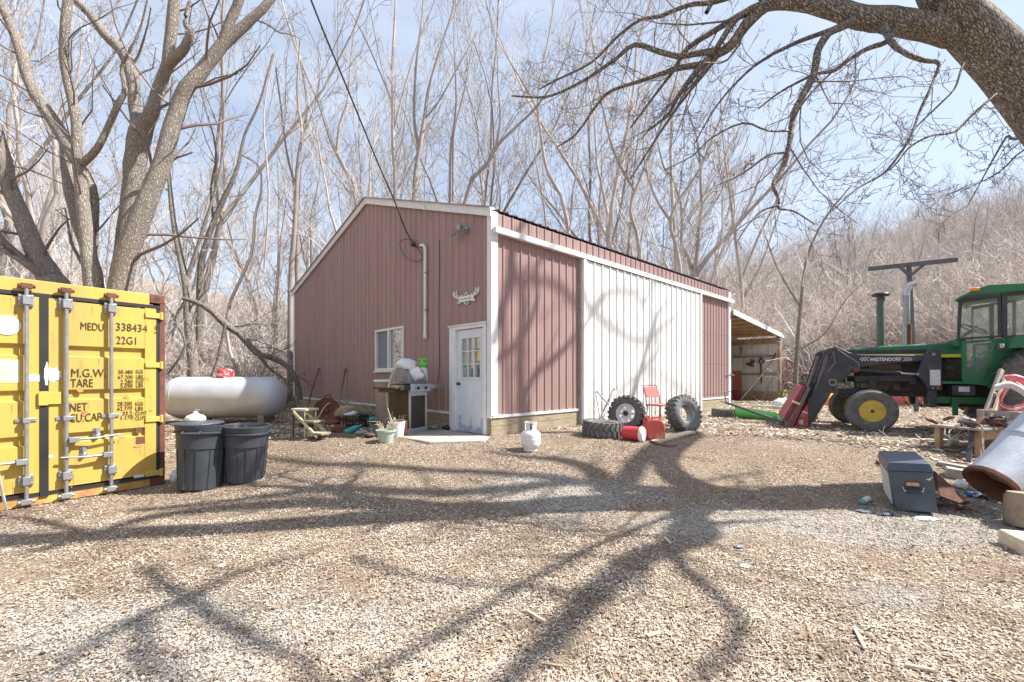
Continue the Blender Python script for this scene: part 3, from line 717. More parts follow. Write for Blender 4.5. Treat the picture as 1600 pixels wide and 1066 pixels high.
limb(M2, [(110, 640, 50, 10.8)]+z([(215, 1090, 110, 10.8), (190, 1040, 104, 10.8), (130, 920, 76, 10.8), (80, 800, 66, 10.8), (32, 680, 60, 10.8), (8, 560, 56, 10.8), (-30, 440, 50, 10.8), (-60, 300, 44, 10.8), (-60, 100, 34, 10.8)]), 10.8, 0, 10)
limb(M2, z([(-60, 800, 26, 10.4), (20, 900, 32, 10.5), (90, 965, 36, 10.6), (165, 1010, 46, 10.7)][::-1]), 10.6, 1, 5)
limb(M2, z([(-60, 900, 22, 10.3), (40, 940, 26, 10.4), (110, 985, 34, 10.5), (170, 1030, 44, 10.7)][::-1]), 10.6, 1, 4)
put_tree('maple_tree', M2, V(-11.2, 10.8, gz(-11.2, 10.8)), 'thick curved leaning trunk at the far left above the container roof')
# woods trees with a shape of their own
def wood(Y, base, paths, label, seed, n=9, mats=('forest_bark', 'forest_twig'), name='forest_tree', **k):
    T = Tree(seed); B = at(base[0], base[1], Y); B.z = gz(B.x, B.y, False)-.1
    for i, p in enumerate(paths):
        if i == 0: p = [(base[0], HY-(B.z-CZ)*F/Y, p[0][2]*1.15)]+p
        limb(T, p, Y, 0 if i == 0 else 1, n if i == 0 else n-2, fl=(.22, .42), Lmax=2.6, rmin=.007, up=.16, ang=(22, 48), rs=.38, cnt={2: 5, 3: 3, 4: 2}, **k)
    return put_tree(name, T, B, label, mats=mats)
g2 = lambda p: zoomed(p, .3282, 450, 0)
wood(19, (700, 560), [g2([(840, 975, 20), (950, 780, 18), (1000, 690, 16), (1090, 600, 12), (1190, 500, 9), (1300, 330, 7), (1371, 100, 5)]), g2([(990, 700, 12), (1010, 560, 9), (1000, 400, 7), (990, 200, 5), (940, 0, 4)])], 'bare tree leaning right over the right half of the barn roof peak', 21)
wood(21, (645, 560), [g2([(600, 960, 24), (628, 700, 22), (650, 560, 16), (670, 420, 14), (720, 250, 10), (780, 60, 7), (800, -60, 5)]), g2([(625, 720, 18), (600, 560, 14), (610, 300, 10), (640, 60, 7), (640, -80, 5)]), g2([(640, 580, 9), (720, 480, 8), (820, 300, 6), (900, 150, 4)])], 'golden barked forked tree above the roof peak', 22)
wood(20, (616, 560), [g2([(512, 940, 20), (500, 700, 18), (500, 500, 16), (498, 300, 14), (508, 100, 10), (515, -80, 6)]), g2([(500, 500, 9), (440, 350, 8), (350, 150, 6), (260, 0, 5)]), g2([(505, 620, 10), (560, 400, 8), (620, 200, 5), (700, 0, 4)])], 'straight slender pale trunk behind the left half of the barn roof', 23)
wood(19, (565, 590), [g2([(330, 980, 24), (268, 800, 22), (208, 680, 17), (150, 500, 13), (80, 340, 11), (0, 110, 8), (-40, -40, 6)]), g2([(232, 730, 14), (245, 600, 13), (285, 470, 9), (300, 260, 6), (330, 60, 4)])], 'tree leaning left beside the left slope of the barn roof', 24)
wood(20.5, (467, 600), [g2([(42, 1060, 22), (45, 800, 18), (68, 650, 15), (90, 500, 10), (60, 300, 8), (20, 100, 6)]), g2([(68, 650, 9), (110, 560, 8), (150, 400, 6), (140, 200, 4)])], 'slim upright tree just left of the barn corner', 25)
wood(20, (905, 560), [g2([(1330, 1060, 18), (1240, 830, 16), (1212, 700, 14), (1190, 520, 12), (1200, 380, 9), (1240, 180, 7), (1270, 0, 5)]), g2([(1195, 540, 8), (1120, 400, 7), (1060, 300, 5), (990, 180, 4)])], 'tree with a kinked trunk above the near half of the long roof', 26)
wood(22, (703, 560), [g2([(770, 960, 13), (775, 700, 11), (800, 500, 8), (790, 200, 6), (800, 0, 4)]), g2([(785, 960, 11), (790, 650, 9), (840, 430, 7), (880, 200, 5)])], 'thin pair of parallel stems above the middle of the right roof slope', 27)
wood(21, (1010, 560), [[(1000, 395, 6), (985, 330, 5.5), (1000, 280, 5), (1035, 190, 4), (1060, 110, 2.6), (1075, 20, 2)], [(992, 300, 4), (960, 240, 3.4), (940, 160, 3), (925, 60, 2)]], 'forked dark tree above the middle of the long barn roof', 28)
wood(22, (1075, 560), [[(1062, 415, 6), (1048, 340, 5.5), (1090, 270, 4), (1120, 200, 3), (1150, 120, 2)], [(1050, 350, 4), (1020, 300, 3.4), (1005, 230, 3), (1015, 150, 2)]], 'bent tree rising above the far half of the long barn roof', 29)
g1 = lambda p: zoomed(p, .4223)
wood(16, (312, 560), [g1([(740, 1060, 26), (752, 940, 24), (800, 800, 22), (850, 690, 18), (882, 610, 14), (905, 500, 10), (960, 380, 8), (1010, 200, 6)]), g1([(790, 820, 10), (780, 700, 9), (800, 560, 7), (760, 400, 6), (720, 250, 5)])], 'dark trunk leaning right above the propane tank', 30, mats=('bark_dark', 'forest_twig'))
wood(17, (454, 600), [g1([(1075, 1060, 20), (1090, 850, 17), (1100, 620, 14), (1118, 500, 11), (1100, 350, 8), (1110, 150, 6)]), g1([(1095, 700, 9), (1060, 560, 7), (1040, 400, 6), (1020, 250, 5)])], 'upright tree between the tank and the barn corner', 31)
wood(14.5, (300, 560), [[(302, 570, 17), (296, 520, 16), (291, 447, 13), (278, 385, 10), (268, 320, 8), (262, 230, 5), (270, 120, 3.4)], [(290, 440, 6), (320, 350, 5), (345, 260, 4), (350, 160, 2.6)]], 'pale straight trunk right of the container corner post behind the tank', 32, mats=('bark', 'forest_twig'))
wood(15.5, (390, 560), [[(352, 508, 5), (392, 400, 5), (398, 340, 4.4), (408, 300, 3.6), (404, 260, 3), (372, 240, 2)], [(413, 420, 3), (420, 300, 3), (412, 180, 2.4), (430, 80, 1.6)]], 'thin crooked sapling above the middle of the tank', 33, n=7)
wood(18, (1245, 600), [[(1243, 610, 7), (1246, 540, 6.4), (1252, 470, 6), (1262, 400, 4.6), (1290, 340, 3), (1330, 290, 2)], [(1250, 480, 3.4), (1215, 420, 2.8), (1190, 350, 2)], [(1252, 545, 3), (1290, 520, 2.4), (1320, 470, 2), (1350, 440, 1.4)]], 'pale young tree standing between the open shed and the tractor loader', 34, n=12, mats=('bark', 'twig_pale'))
wood(26, (1165, 560), [[(1160, 500, 7), (1158, 440, 6.4), (1150, 380, 5), (1140, 300, 3.6), (1130, 220, 2.6), (1125, 140, 1.6)], [(1158, 440, 5), (1185, 370, 4), (1215, 310, 3), (1240, 240, 2)]], 'bare tree right behind the far end of the barn roof', 35)
# fallen branch behind the tank
T = Tree(40)
limb(T, [(285, 466, 6), (310, 474, 9), (334, 489, 11), (352, 507, 12), (375, 522, 11), (401, 551, 11), (427, 560, 9), (448, 572, 9), (462, 592, 8), (470, 625, 7)], 13.6, 0, 9, rmin=.006, up=0, jit=.12)
limb(T, [(290, 470, 5), (275, 500, 5), (290, 540, 4), (262, 585, 4)], 13.4, 1, 4, rmin=.005, up=0)
limb(T, [(401, 551, 6), (420, 575, 5), (450, 600, 4), (462, 640, 3)], 13.2, 1, 4, rmin=.005, up=0)
limb(T, [(352, 507, 5), (340, 560, 4), (325, 600, 3)], 13.4, 1, 4, rmin=.005, up=0)
put_tree('fallen_branch', T, V(-6.6, 13.4, gz(-6.6, 13.4)), 'dark broken branch arching down from the woods to the left barn corner', 'branch', mats=('bark_dark', 'twig_dark'))
# ---- the big tree that overhangs the yard from the right
T = Tree(50); BT = V(8.6, 5.4, gz(8.6, 5.4))
P = [V(8.6, 5.4, -.2), V(8.3, 5.35, 1.0), V(7.3, 5.25, 3.2), at(1600, 130, 5.15), at(1472, -8, 4.95), V(4.1, 4.6, 6.9), V(3.1, 4.2, 8.2), V(1.8, 3.8, 9.6), V(.4, 3.45, 11), V(-1, 3.2, 12.4)]
rr = [.60, .46, .34, .275, .20, .20, .19, .17, .14, .09]
P, rr = smooth_path(P, rr, 5, .035, T.rnd); T.chain(P, rr, 0)
T.spawn(P[-20:], rr[-20:], 8, 2, 4, (.3, .55), (30, 60), .1, .5, 5, .1, {2: 5, 3: 4}, .2)
big = dict(rmin=.0028, cnt={2: 6, 3: 4, 4: 2}, jit=.05, rs=.34, n=0)
def L4(pts, Y, n=6, lev=1, **k): q = dict(big); q.pop('n'); q.update(k); limb(T, pts, Y, lev, int(n*1.4), **q)
o3 = lambda p: zoomed(p, .3752, 850, 0)
o4 = lambda p: zoomed(p, .4219, 1200, 0)
L4([(1540, 62, 54, 5.1), (1490, 50, 50, 5.05), (1430, 40, 46, 5.02), (1385, 30, 42, 5.0), (1345, 28, 38, 5.0), (1300, 14, 32, 5.1), (1250, 5, 24, 5.2), (1199, 8, 21, 5.3), (1165, 40, 18, 5.4), (1142, 71, 16, 5.5), (1112, 90, 13, 5.6), (1094, 105, 11, 5.6), (1060, 150, 7, 5.7), (1045, 178, 5, 5.8), (1012, 205, 3, 5.9)], 5, 10, t0=.45)
L4([(1199, 8, 16, 5.3), (1176, 14, 12, 5.4), (1127, 42, 9, 5.6), (1075, 75, 8, 5.7), (1056, 105, 6, 5.8), (1030, 140, 4, 5.9), (985, 200, 3, 6)], 5, 8)
L4([(1185, 10, 14, 5.3), (1150, 30, 10, 5.4), (1120, 75, 9, 5.5)], 5, 3)
L4([(1118, 80, 12, 5.5), (1090, 84, 9, 5.6), (1060, 88, 8, 5.6), (1030, 81, 8, 5.7), (992, 70, 7, 5.8), (962, 92, 6, 5.9), (925, 118, 5, 6), (887, 139, 4, 6.1), (850, 152, 3.5, 6.2), (800, 150, 2.5, 6.3)], 5, 12)
L4([(1094, 101, 10, 5.6), (1052, 109, 8, 5.7), (1000, 127, 6, 5.9), (955, 142, 5, 6.1), (932, 165, 4, 6.2), (900, 210, 3, 6.3), (870, 230, 2, 6.4)], 5, 12)
L4([(1185, -25, 10, 5.4), (1150, -8, 9, 5.5), (1112, 4, 8, 5.6), (1075, 8, 7, 5.7), (1030, 26, 6, 5.8), (1000, 31, 5, 5.9), (962, 60, 4.4, 6), (925, 97, 3.6, 6.1), (872, 124, 3, 6.2), (842, 140, 2, 6.3)], 5, 12)
L4([(1120, 90, 7, 5.5), (1060, 165, 5, 5.4), (1020, 225, 3.6, 5.3), (985, 280, 2.4, 5.2)], 5, 7)
L4([(1104, 20, 8, 5.6), (1120, -10, 8, 5.6)], 5, 0)
L4([(1335, 32, 16, 5.0), (1315, 42, 14, 4.9), (1293, 54, 13, 4.8), (1278, 80, 13, 4.7), (1272, 114, 12, 4.7), (1255, 148, 12, 4.6), (1240, 181, 11, 4.6), (1233, 228, 9, 4.5), (1223, 262, 8, 4.5), (1208, 287, 6.5, 4.4), (1217, 312, 5, 4.4), (1217, 326, 4, 4.4), (1240, 330, 3, 4.4), (1272, 350, 2, 4.4)], 5, 8, down=.6)
L4([(1217, 322, 3.5, 4.4), (1190, 330, 3, 4.4), (1170, 350, 2.5, 4.3), (1150, 380, 1.6, 4.3)], 5, 4, maxl=3, down=.4)
L4([(1232, 205, 5, 4.5), (1200, 205, 4.5, 4.5), (1161, 193, 4, 4.6), (1112, 216, 3, 4.7), (1082, 244, 2.4, 4.8), (1040, 265, 1.8, 4.9)], 5, 8)
L4([(1225, 240, 5, 4.5), (1200, 243, 4.4, 4.5), (1160, 272, 3, 4.5), (1120, 290, 2, 4.5)], 5, 5)
L4([(1325, 36, 10, 4.9), (1295, 48, 8, 4.9), (1251, 64, 7, 5), (1225, 76, 6, 5), (1200, 89, 5, 5.1), (1165, 115, 4, 5.2), (1120, 165, 3, 5.3), (1085, 225, 2, 5.4)], 5, 9)
L4([(1395, 50, 12, 4.9), (1385, 66, 9, 4.8), (1356, 76, 8, 4.8), (1327, 93, 7, 4.8), (1305, 110, 6, 4.8), (1275, 116, 5, 4.8), (1242, 131, 4, 4.8), (1213, 148, 3.4, 4.8), (1185, 170, 2.4, 4.8)], 5, 9)
L4([(1380, 40, 14, 4.9), (1390, 62, 11, 4.7), (1403, 76, 10, 4.6), (1424, 88, 9, 4.5), (1446, 95, 8, 4.5), (1467, 99, 7, 4.4), (1460, 122, 5.4, 4.4), (1453, 140, 5, 4.3), (1436, 177, 5, 4.3), (1424, 211, 4.6, 4.2), (1403, 245, 4, 4.2), (1377, 274, 3.4, 4.2), (1339, 295, 2.6, 4.2), (1301, 329, 1.8, 4.2)], 5, 9, t0=.4)
L4([(1560, 145, 7, 5.0), (1546, 155, 6, 4.6), (1512, 186, 5.5, 4.4), (1489, 207, 5.5, 4.3), (1453, 213, 4.4, 4.3), (1419, 232, 3.6, 4.3), (1394, 262, 3, 4.3), (1345, 292, 2, 4.3)], 5, 8)
L4([(1510, 90, 6, 5.0), (1501, 112, 4.4, 4.6), (1491, 139, 4, 4.5), (1462, 169, 3.6, 4.5), (1432, 198, 3, 4.5), (1415, 225, 2, 4.5)], 5, 6)
L4([(1625, 205, 9, 5.0), (1600, 214, 6, 4.6), (1583, 218, 6, 4.4), (1572, 214, 5, 4.4), (1554, 245, 3.6, 4.4), (1538, 274, 3, 4.3), (1512, 321, 2, 4.3)], 5, 6)
L4([(1640, 250, 8, 5.2), (1600, 235, 4, 5.6), (1560, 270, 3, 5.8), (1500, 300, 2, 6)], 5, 5)
# limbs beyond the picture edge, higher and to the right, whose shade falls on the yard and the long wall
def lift(q, L): return q+V(SH.x, SH.y, TANEL)*L
def shade(pts, L, n=4, start=None, wall=False, lev=1, **k):
    P = []; rr = []
    for i, p in enumerate(pts):
        px, py, r = p[:3]
        if wall:
            s = sg(px); q = SP(s, zs(px, py), .05)
        else: q = gp(px, py)
        l = L if not isinstance(L, tuple) else L[0]+(L[1]-L[0])*i/(len(pts)-1)
        P.append(lift(q, l)); rr.append(r)
    if start is not None: P = [start, start.lerp(P[0], .5)+V(0, 0, .3)]+P; rr = [rr[0]*1.15, rr[0]*1.05]+rr
    P, rr = smooth_path(P, [x*.82 for x in rr], 3, .06, T.rnd); T.chain(P, rr, lev)
    if n: T.spawn(P, rr, int(n*2), 2, 3, (.15, .36), (30, 60), .2, .34, 4.5, .05, {2: 5}, .2, 0, .006)
    return P
NA_ = V(8.0, 5.4, 6.5); NB_ = V(11.2, 8.5, 9.5)
T.chain(*smooth_path([V(7.6, 5.4, 2.6), V(7.9, 5.45, 4.6), NA_, V(9.0, 6.5, 8.2), NB_, V(13, 10.5, 12), V(14, 12, 15)], [.30, .24, .20, .16, .14, .11, .08], 4, .04, T.rnd), 0)
c4 = dict()
A = shade([(1100, 835, .17), (1015, 865, .16), (960, 900, .14), (900, 960, .12), (850, 1010, .10), (790, 1066, .08), (720, 1130, .05)], (6.6, 8.2), 5, NA_)
shade([(1060, 880, .07), (1110, 925, .06), (1150, 970, .055), (1140, 1015, .05), (1090, 1066, .04)], (7.2, 8.2), 4, NA_)
shade([(545, 872, .05), (625, 895, .045), (725, 912, .04), (800, 920, .035), (925, 928, .03), (1000, 935, .025)][::-1], (7.5, 9.5), 4, NA_)
B_ = shade([(230, 885, .06), (260, 915, .07), (300, 940, .08), (350, 980, .07), (410, 1010, .06), (475, 1035, .05), (560, 1066, .05)][::-1], (8, 7.5), 3, NA_)
shade([(300, 938, .05), (350, 905, .045), (415, 885, .04), (480, 870, .03)], (7.8, 9), 3)
shade([(300, 940, .07), (235, 955, .065), (220, 1000, .06), (222, 1060, .05)], (7.8, 8.5), 3)
shade([(235, 955, .05), (175, 985, .05), (100, 1040, .04), (60, 1066, .03)], (8, 9), 3)
shade([(960, 770, .17), (930, 738, .18), (880, 720, .14), (820, 714, .09), (760, 706, .06)], (9.5, 12), 4, NB_)
shade([(1000, 765, .10), (800, 742, .11), (650, 733, .11), (500, 724, .10), (400, 716, .07), (300, 712, .05)], (10.5, 12.5), 5, NA_)
shade([(1270, 768, .035), (1150, 760, .04), (1050, 775, .05)], 9, 2)
shade([(1200, 738, .03), (1120, 748, .04), (1040, 772, .05)], 9, 2)
shade([(800, 800, .22), (600, 790, .2), (400, 790, .18), (250, 806, .13), (60, 862, .09)], (8.5, 11), 6, V(4.1, 4.6, 6.9))
shade([(900, 755, .14), (700, 770, .15), (520, 765, .14), (380, 780, .10), (200, 800, .08)], (9, 11.5), 6, NA_)
shade([(1500, 700, .05), (1300, 690, .06), (1150, 680, .05), (980, 690, .04)], (11, 12), 5)
w = dict(wall=True)
shade([(815, 665, .10), (816, 600, .11), (815, 540, .11), (820, 480, .10), (815, 438, .09), (800, 395, .07)], (10, 12), 5, NB_, **w)
shade([(772, 530, .10), (783, 485, .11), (799, 438, .12), (803, 375, .09), (830, 330, .06)], (9.5, 11), 4, **w)
shade([(790, 470, .06), (799, 436, .07), (838, 432, .07), (874, 442, .07), (897, 465, .07), (917, 489, .07), (945, 513, .065), (976, 532, .06), (1000, 536, .06), (1024, 520, .05), (1051, 497, .04)], (10.5, 11.5), 6, NB_, **w)
shade([(830, 655, .07), (824, 612, .075), (842, 576, .07), (870, 552, .06), (905, 515, .05), (940, 465, .04)], 10, 4, **w)
shade([(775, 560, .08), (819, 520, .08), (842, 460, .07), (838, 415, .06), (860, 385, .05)], 10.5, 4, **w)
shade([(917, 489, .05), (937, 465, .05), (984, 461, .05), (1000, 480, .05), (1012, 450, .04), (1040, 440, .03)], 11, 3, **w)
shade([(975, 640, .04), (990, 590, .05), (1023, 552, .05), (1012, 513, .045), (1040, 470, .03)], 11, 4, **w)
shade([(940, 640, .03), (1000, 585, .04), (1060, 610, .03), (1085, 640, .02)], 11, 3, **w)
put_tree('maple_tree', T, BT, 'huge leaning bare maple overhanging the yard at the upper right', mats=('bark_dark', 'twig_dark'))
# ------------------------------------------------------------------ materials of the objects
mat('yellow', (.56, .395, .07), (.46, .32, .085), sc=2.2, rough=.6, c3=(.26, .15, .06), sc3=7, lo3=.58, hi3=.80, stretch=(1, 1, .22))
mat('yellow_fade', (.62, .45, .12), (.52, .37, .07), sc=2, rough=.55)
mat('rust_red', (.20, .06, .04), (.12, .045, .035), sc=12, rough=.8)
mat('rust_stain', (.36, .17, .06), (.50, .30, .08), sc=14, rough=.8)
mat('rubber', (.035, .036, .038), (.06, .06, .06), sc=14, rough=.8)
mat('tyre_worn', (.10, .10, .10), (.17, .165, .16), sc=9, rough=.9, bump=.3)
mat('tyre_grey', (.20, .20, .19), (.12, .12, .12), sc=8, rough=.9)
mat('black_ink', (.05, .04, .02), rough=.6)
mat('white_stick', (.75, .78, .74), (.6, .62, .6), sc=14, rough=.6)
mat('pale_film', (.66, .68, .48), (.60, .60, .38), sc=4, rough=.35)
mat('tank_paint', (.50, .54, .61), (.42, .45, .51), sc=2.5, rough=.4, metal=.12, c3=(.36, .35, .34), sc3=5, lo3=.62, hi3=.8, bump=.05)
mat('red_worn', (.62, .03, .045), (.70, .62, .60), sc=7, rough=.5, lo=.5, hi=.56)
mat('can_plastic', (.042, .05, .064), (.06, .068, .082), sc=4, rough=.5, c3=(.19, .20, .21), sc3=5, lo3=.6, hi3=.75)
mat('steel_grey', (.30, .31, .33), (.22, .23, .25), sc=9, rough=.5, metal=.5)
mat('steel_bright', (.62, .63, .65), (.5, .51, .53), sc=12, rough=.3, metal=.8)
mat('steel_brown', (.035, .028, .024), (.06, .05, .042), sc=6, rough=.4, metal=.2)
mat('green_bright', (.10, .62, .05), (.12, .55, .07), sc=3, rough=.5)
mat('milky', (.72, .78, .74), (.62, .72, .66), sc=3, rough=.35, spec=.6)
mat('bag_white', (.78, .79, .82), (.68, .70, .75), sc=9, rough=.45)
mat('tub_brown', (.33, .27, .25), (.28, .23, .21), sc=5, rough=.6)
mat('terracotta', (.60, .26, .15), (.50, .22, .13), sc=8, rough=.9, bump=.3)
mat('pot_green', (.33, .43, .37), (.42, .50, .44), sc=6, rough=.6)
mat('teal', (.04, .27, .26), (.09, .38, .36), sc=6, rough=.5)
mat('cream', (.70, .66, .50), (.60, .55, .40), sc=10, rough=.7)
mat('chair_red', (.50, .13, .11), (.42, .10, .09), sc=8, rough=.7)
mat('fuel_red', (.58, .10, .08), (.50, .08, .06), sc=5, rough=.55, c3=(.62, .34, .27), sc3=4, lo3=.5, hi3=.66)
mat('red_plain', (.60, .04, .045), (.5, .05, .05), sc=5, rough=.5)
mat('implement_red', (.30, .05, .055), (.22, .05, .06), sc=5, rough=.6, c3=(.16, .10, .09), sc3=7, lo3=.6, hi3=.7)
mat('implement_bright', (.52, .07, .06), (.42, .07, .06), sc=7, rough=.6, c3=(.4, .22, .16), sc3=8)
mat('tub_green', (.10, .50, .13), (.14, .56, .18), sc=3, rough=.45)
mat('tractor_green', (.010, .135, .055), (.016, .17, .07), sc=3, rough=.33, spec=.6, c3=(.09, .12, .06), sc3=5, lo3=.54, hi3=.78, rough3=.8)
mat('tractor_yellow', (.62, .46, .05), (.52, .38, .08), sc=7, rough=.6, c3=(.28, .17, .07), sc3=9, lo3=.55, hi3=.72)
mat('decal_yellow', (.78, .70, .06), rough=.5)
mat('loader_black', (.026, .03, .042), (.045, .05, .065), sc=5, rough=.42, c3=(.13, .11, .095), sc3=6, lo3=.54, hi3=.74, rough3=.8)
mat('grimy', (.045, .038, .033), (.085, .07, .055), sc=14, rough=.8, bump=.4)
mat('dirty_brass', (.30, .23, .12), (.18, .14, .08), sc=10, rough=.7)
mat('purple_rod', (.17, .12, .14), (.10, .08, .09), sc=10, rough=.5)
m = mat('cab_glass', (.35, .50, .44), rough=.02, spec=.8); b = m.node_tree.nodes['Principled BSDF']; b.inputs['Alpha'].default_value = .16
mat('amber', (.85, .30, .03), rough=.3)
mat('orange', (.85, .32, .03), (.80, .25, .03), sc=3, rough=.5)
mat('barrier_red', (.66, .10, .11), (.60, .14, .14), sc=3, rough=.6)
mat('post_steel', (.085, .095, .115), (.12, .12, .13), sc=6, rough=.6)
mat('box_blue', (.045, .065, .095), (.07, .09, .12), sc=7, rough=.45, c3=(.14, .12, .10), sc3=9, lo3=.64, hi3=.72)
mat('mottled_zinc', (.42, .46, .53), (.55, .58, .64), sc=7, rough=.55, metal=.15, c3=(.09, .07, .06), sc3=22, lo3=.64, hi3=.68, bump=.2)
mat('hose_red', (.62, .05, .10), (.75, .25, .28), sc=15, rough=.5)
mat('white_plain', (.78, .78, .78), (.68, .68, .68), sc=8, rough=.5)
mat('label_white', (.70, .72, .75), (.5, .52, .55), sc=30, rough=.6, lo=.45, hi=.55, stretch=(1, 1, 4))
mat('dry_stalk', (.52, .44, .32), (.40, .32, .22), sc=5, rough=.9)
mat('pallet_green', (.40, .40, .15), (.30, .30, .12), sc=5, rough=.8)
mat('tan_bark', (.45, .36, .26), (.33, .25, .17), sc=7, rough=.95, bump=.6)
# ------------------------------------------------------------------ shipping container
CR = V(-4.78, 6.1, .02); CX = V(.572, .82, 0).normalized(); CY = V(-CX.y, CX.x, 0)
def CP(u, z, o=0): return CR-CX*u+UP*z-CY*o          # u from the right corner, o proud of the door face
def cu(px): k = (px-800)/F; return (-4.78-6.1*k)/(.572-.82*k)
def cz(px, py): return (HY-py)/F*(6.1-.82*cu(px))+CZ-.02
con = thing('shipping_container', CR, 'yellow steel shipping container with rust streaks and grey locking rods', 'container')
def cb(m_, u0, u1, z0_, z1_, o0, o1): m_.span(CR, -CX, -CY, UP, u0, u1, o0, o1, z0_, z1_); return m_
CW, CH, CL = 2.44, 2.59, 6.06
def corr(P0, ax, L, nrm, z0_, z1_, pitch=.28, dp=.036):
    mb = MB(); q = []; x = 0
    while x < L-.05:
        q += [(x, 0), (x+.09, 0), (x+.14, dp), (x+.23, dp)]; x += pitch
    q.append((L, 0))
    for (a, ha), (b, hb) in zip(q, q[1:]): mb.add([P0+ax*a-nrm*ha+UP*z0_, P0+ax*b-nrm*hb+UP*z0_, P0+ax*b-nrm*hb+UP*z1_, P0+ax*a-nrm*ha+UP*z1_], [(0, 1, 2, 3)])
    return mb
corr(CR+CY*.1, CY, CL-.2, CX, .15, 2.5).build('side_panel', 'yellow', con, smooth=0)
corr(CR-CX*CW+CY*.1, CY, CL-.2, -CX, .15, 2.5).build('side_panel', 'yellow', con, smooth=0)
corr(CR-CX*(CW-.05)+CY*CL, CX, CW-.1, CY, .15, 2.5).build('end_panel', 'yellow', con, smooth=0)
mb = MB(); mb.span(CR, -CX, CY, UP, .02, CW-.02, .05, CL-.02, CH-.06, CH-.03); mb.build('roof_panel', 'yellow', con)
mb = MB()
cb(mb, .17, CW-.17, 2.43, CH-.004, -.12, 0); mb.build('top_rail', 'yellow', con, bev=.006)
mb = MB(); cb(mb, .05, CW-.05, .0, .11, -.12, -.005); mb.build('bottom_rail', mat('yellow_rusty', (.62, .42, .09), (.36, .17, .08), sc=5, rough=.8), con)
for a in (0, CW-.17):
    for z in (0, CH-.12):
        for y in (0, CL-.16):
            mb = MB(); mb.span(CR, -CX, CY, UP, a, a+.17, y, y+.16, z, z+.12); c_ = mb.build('corner_casting', 'rust_red', con, bev=.008)
            if y == 0 and z > 1:
                mb = MB(); o_ = CP(a+.085, z+.06, .0); mb.lathe([(.0, 0), (.034, .0), (.034, .003), (0, .003)], o_, -CY, 16); mb.build('casting_hole', 'black_ink', c_)
for a in (0, CW-.055):
    mb = MB(); cb(mb, a, a+.055, .12, CH-.12, -.15, -.002); mb.build('corner_post', 'rust_red', con)
    mb = MB(); mb.span(CR, -CX, CY, UP, a, a+.05, CL-.15, CL, .12, CH-.12); mb.build('corner_post', 'yellow', con)
for a in (0.0, CW-.06):
    mb = MB(); mb.span(CR, -CX, CY, UP, a, a+.06, .17, CL-.17, CH-.07, CH-.01); mb.span(CR, -CX, CY, UP, a, a+.06, .17, CL-.17, .02, .15); mb.build('side_rail', 'yellow', con)
SEAM = cu(69)
GRV = [(1.71, 1.85), (1.19, 1.32), (.68, .80)]
def cdoor(u0, u1, nm):
    mb = MB(); z = .16; prof = [(.16, .0)]
    for a, b in reversed(GRV): prof += [(a, 0), (a+.018, -.04), (b-.018, -.04), (b, 0)]
    prof += [(2.38, 0)]
    for (za, oa), (zb2, ob) in zip(prof, prof[1:]):
        mb.hexa([CP(u0+.12, za, oa-.03), CP(u1-.15, za, oa-.03), CP(u1-.15, za, oa), CP(u0+.12, za, oa), CP(u0+.12, zb2, ob-.03), CP(u1-.15, zb2, ob-.03), CP(u1-.15, zb2, ob), CP(u0+.12, zb2, ob)])
    cb(mb, u0, u0+.12, .14, 2.395, -.05, .004); cb(mb, u1-.15, u1, .14, 2.395, -.05, .0045)
    return mb.build(nm, 'yellow', con, smooth=0)
dR = cdoor(.10, SEAM-.035, 'door'); dL = cdoor(SEAM+.035, CW-.10, 'door')
mb = MB(); cb(mb, .055, CW-.055, 2.395, 2.44, -.03, .006); cb(mb, .055, CW-.055, .10, .14, -.03, .006); cb(mb, SEAM-.035, SEAM+.035, .08, 2.40, -.03, .016); cb(mb, .055, .1, .14, 2.395, -.04, .0)
mb.build('door_gasket', 'black_plastic', con)
for d_, us in ((dR, .06), (dL, CW-.20)):
    for z in (2.30, 1.63, .90, .17):
        mb = MB(); cb(mb, us-.02, us+.16, z-.035, z+.035, .003, .022); p = CP(us-.015 if us < 1 else us+.155, z-.05, .012); mb.cyl(p, p+UP*.1, .022); mb.build('hinge', 'yellow_fade', d_, bev=.004)
for px, d_ in ((172, dR), (102, dR), (40, dL), (-60, dL)):
    u = cu(px) if px > 0 else 2.0
    mb = MB(); mb.cyl(CP(u, .06, .055), CP(u, 2.50, .055), .019, n=14); rod = mb.build('locking_rod', 'galv', d_)
    for z, w_, h_ in ((2.34, .12, .13), (.30, .12, .12)):
        mb = MB(); cb(mb, u-w_/2, u+w_/2, z-h_/2, z+h_/2, .004, .03); cb(mb, u-.032, u+.032, z-h_*.38, z+h_*.38, .03, .085)
        for sx in (-1, 1):
            for sz in (-1, 1): mb.cyl(CP(u+sx*w_*.38, z+sz*h_*.32, .03), CP(u+sx*w_*.38, z+sz*h_*.32, .038), .009, n=8)
        mb.build('rod_bracket', 'galv', rod, bev=.003)
    for z in (.98,):
        mb = MB(); cb(mb, u-.085, u+.085, z-.02, z+.02, .004, .016); cb(mb, u-.03, u+.03, z-.028, z+.028, .016, .08); mb.build('rod_bracket', 'galv', rod, bev=.003)
    for z, mm in ((2.50, 'rust'), (.06, 'galv')):
        mb = MB(); cb(mb, u-.045, u+.045, z-.03, z+.03, .02, .075); mb.cyl(CP(u-.07, z, .05), CP(u+.07, z, .05), .022); mb.build('rod_cam', mm, rod, bev=.004)
hz = [(102, 57, .72, cu(102)-.02, cu(102)-.50, dR), (172, 0, .50, cu(172), cu(172)+.46, dR), (40, 0, .52, cu(40), cu(40)+.42, dL), (-60, 0, .74, 2.0, 1.6, dL)]
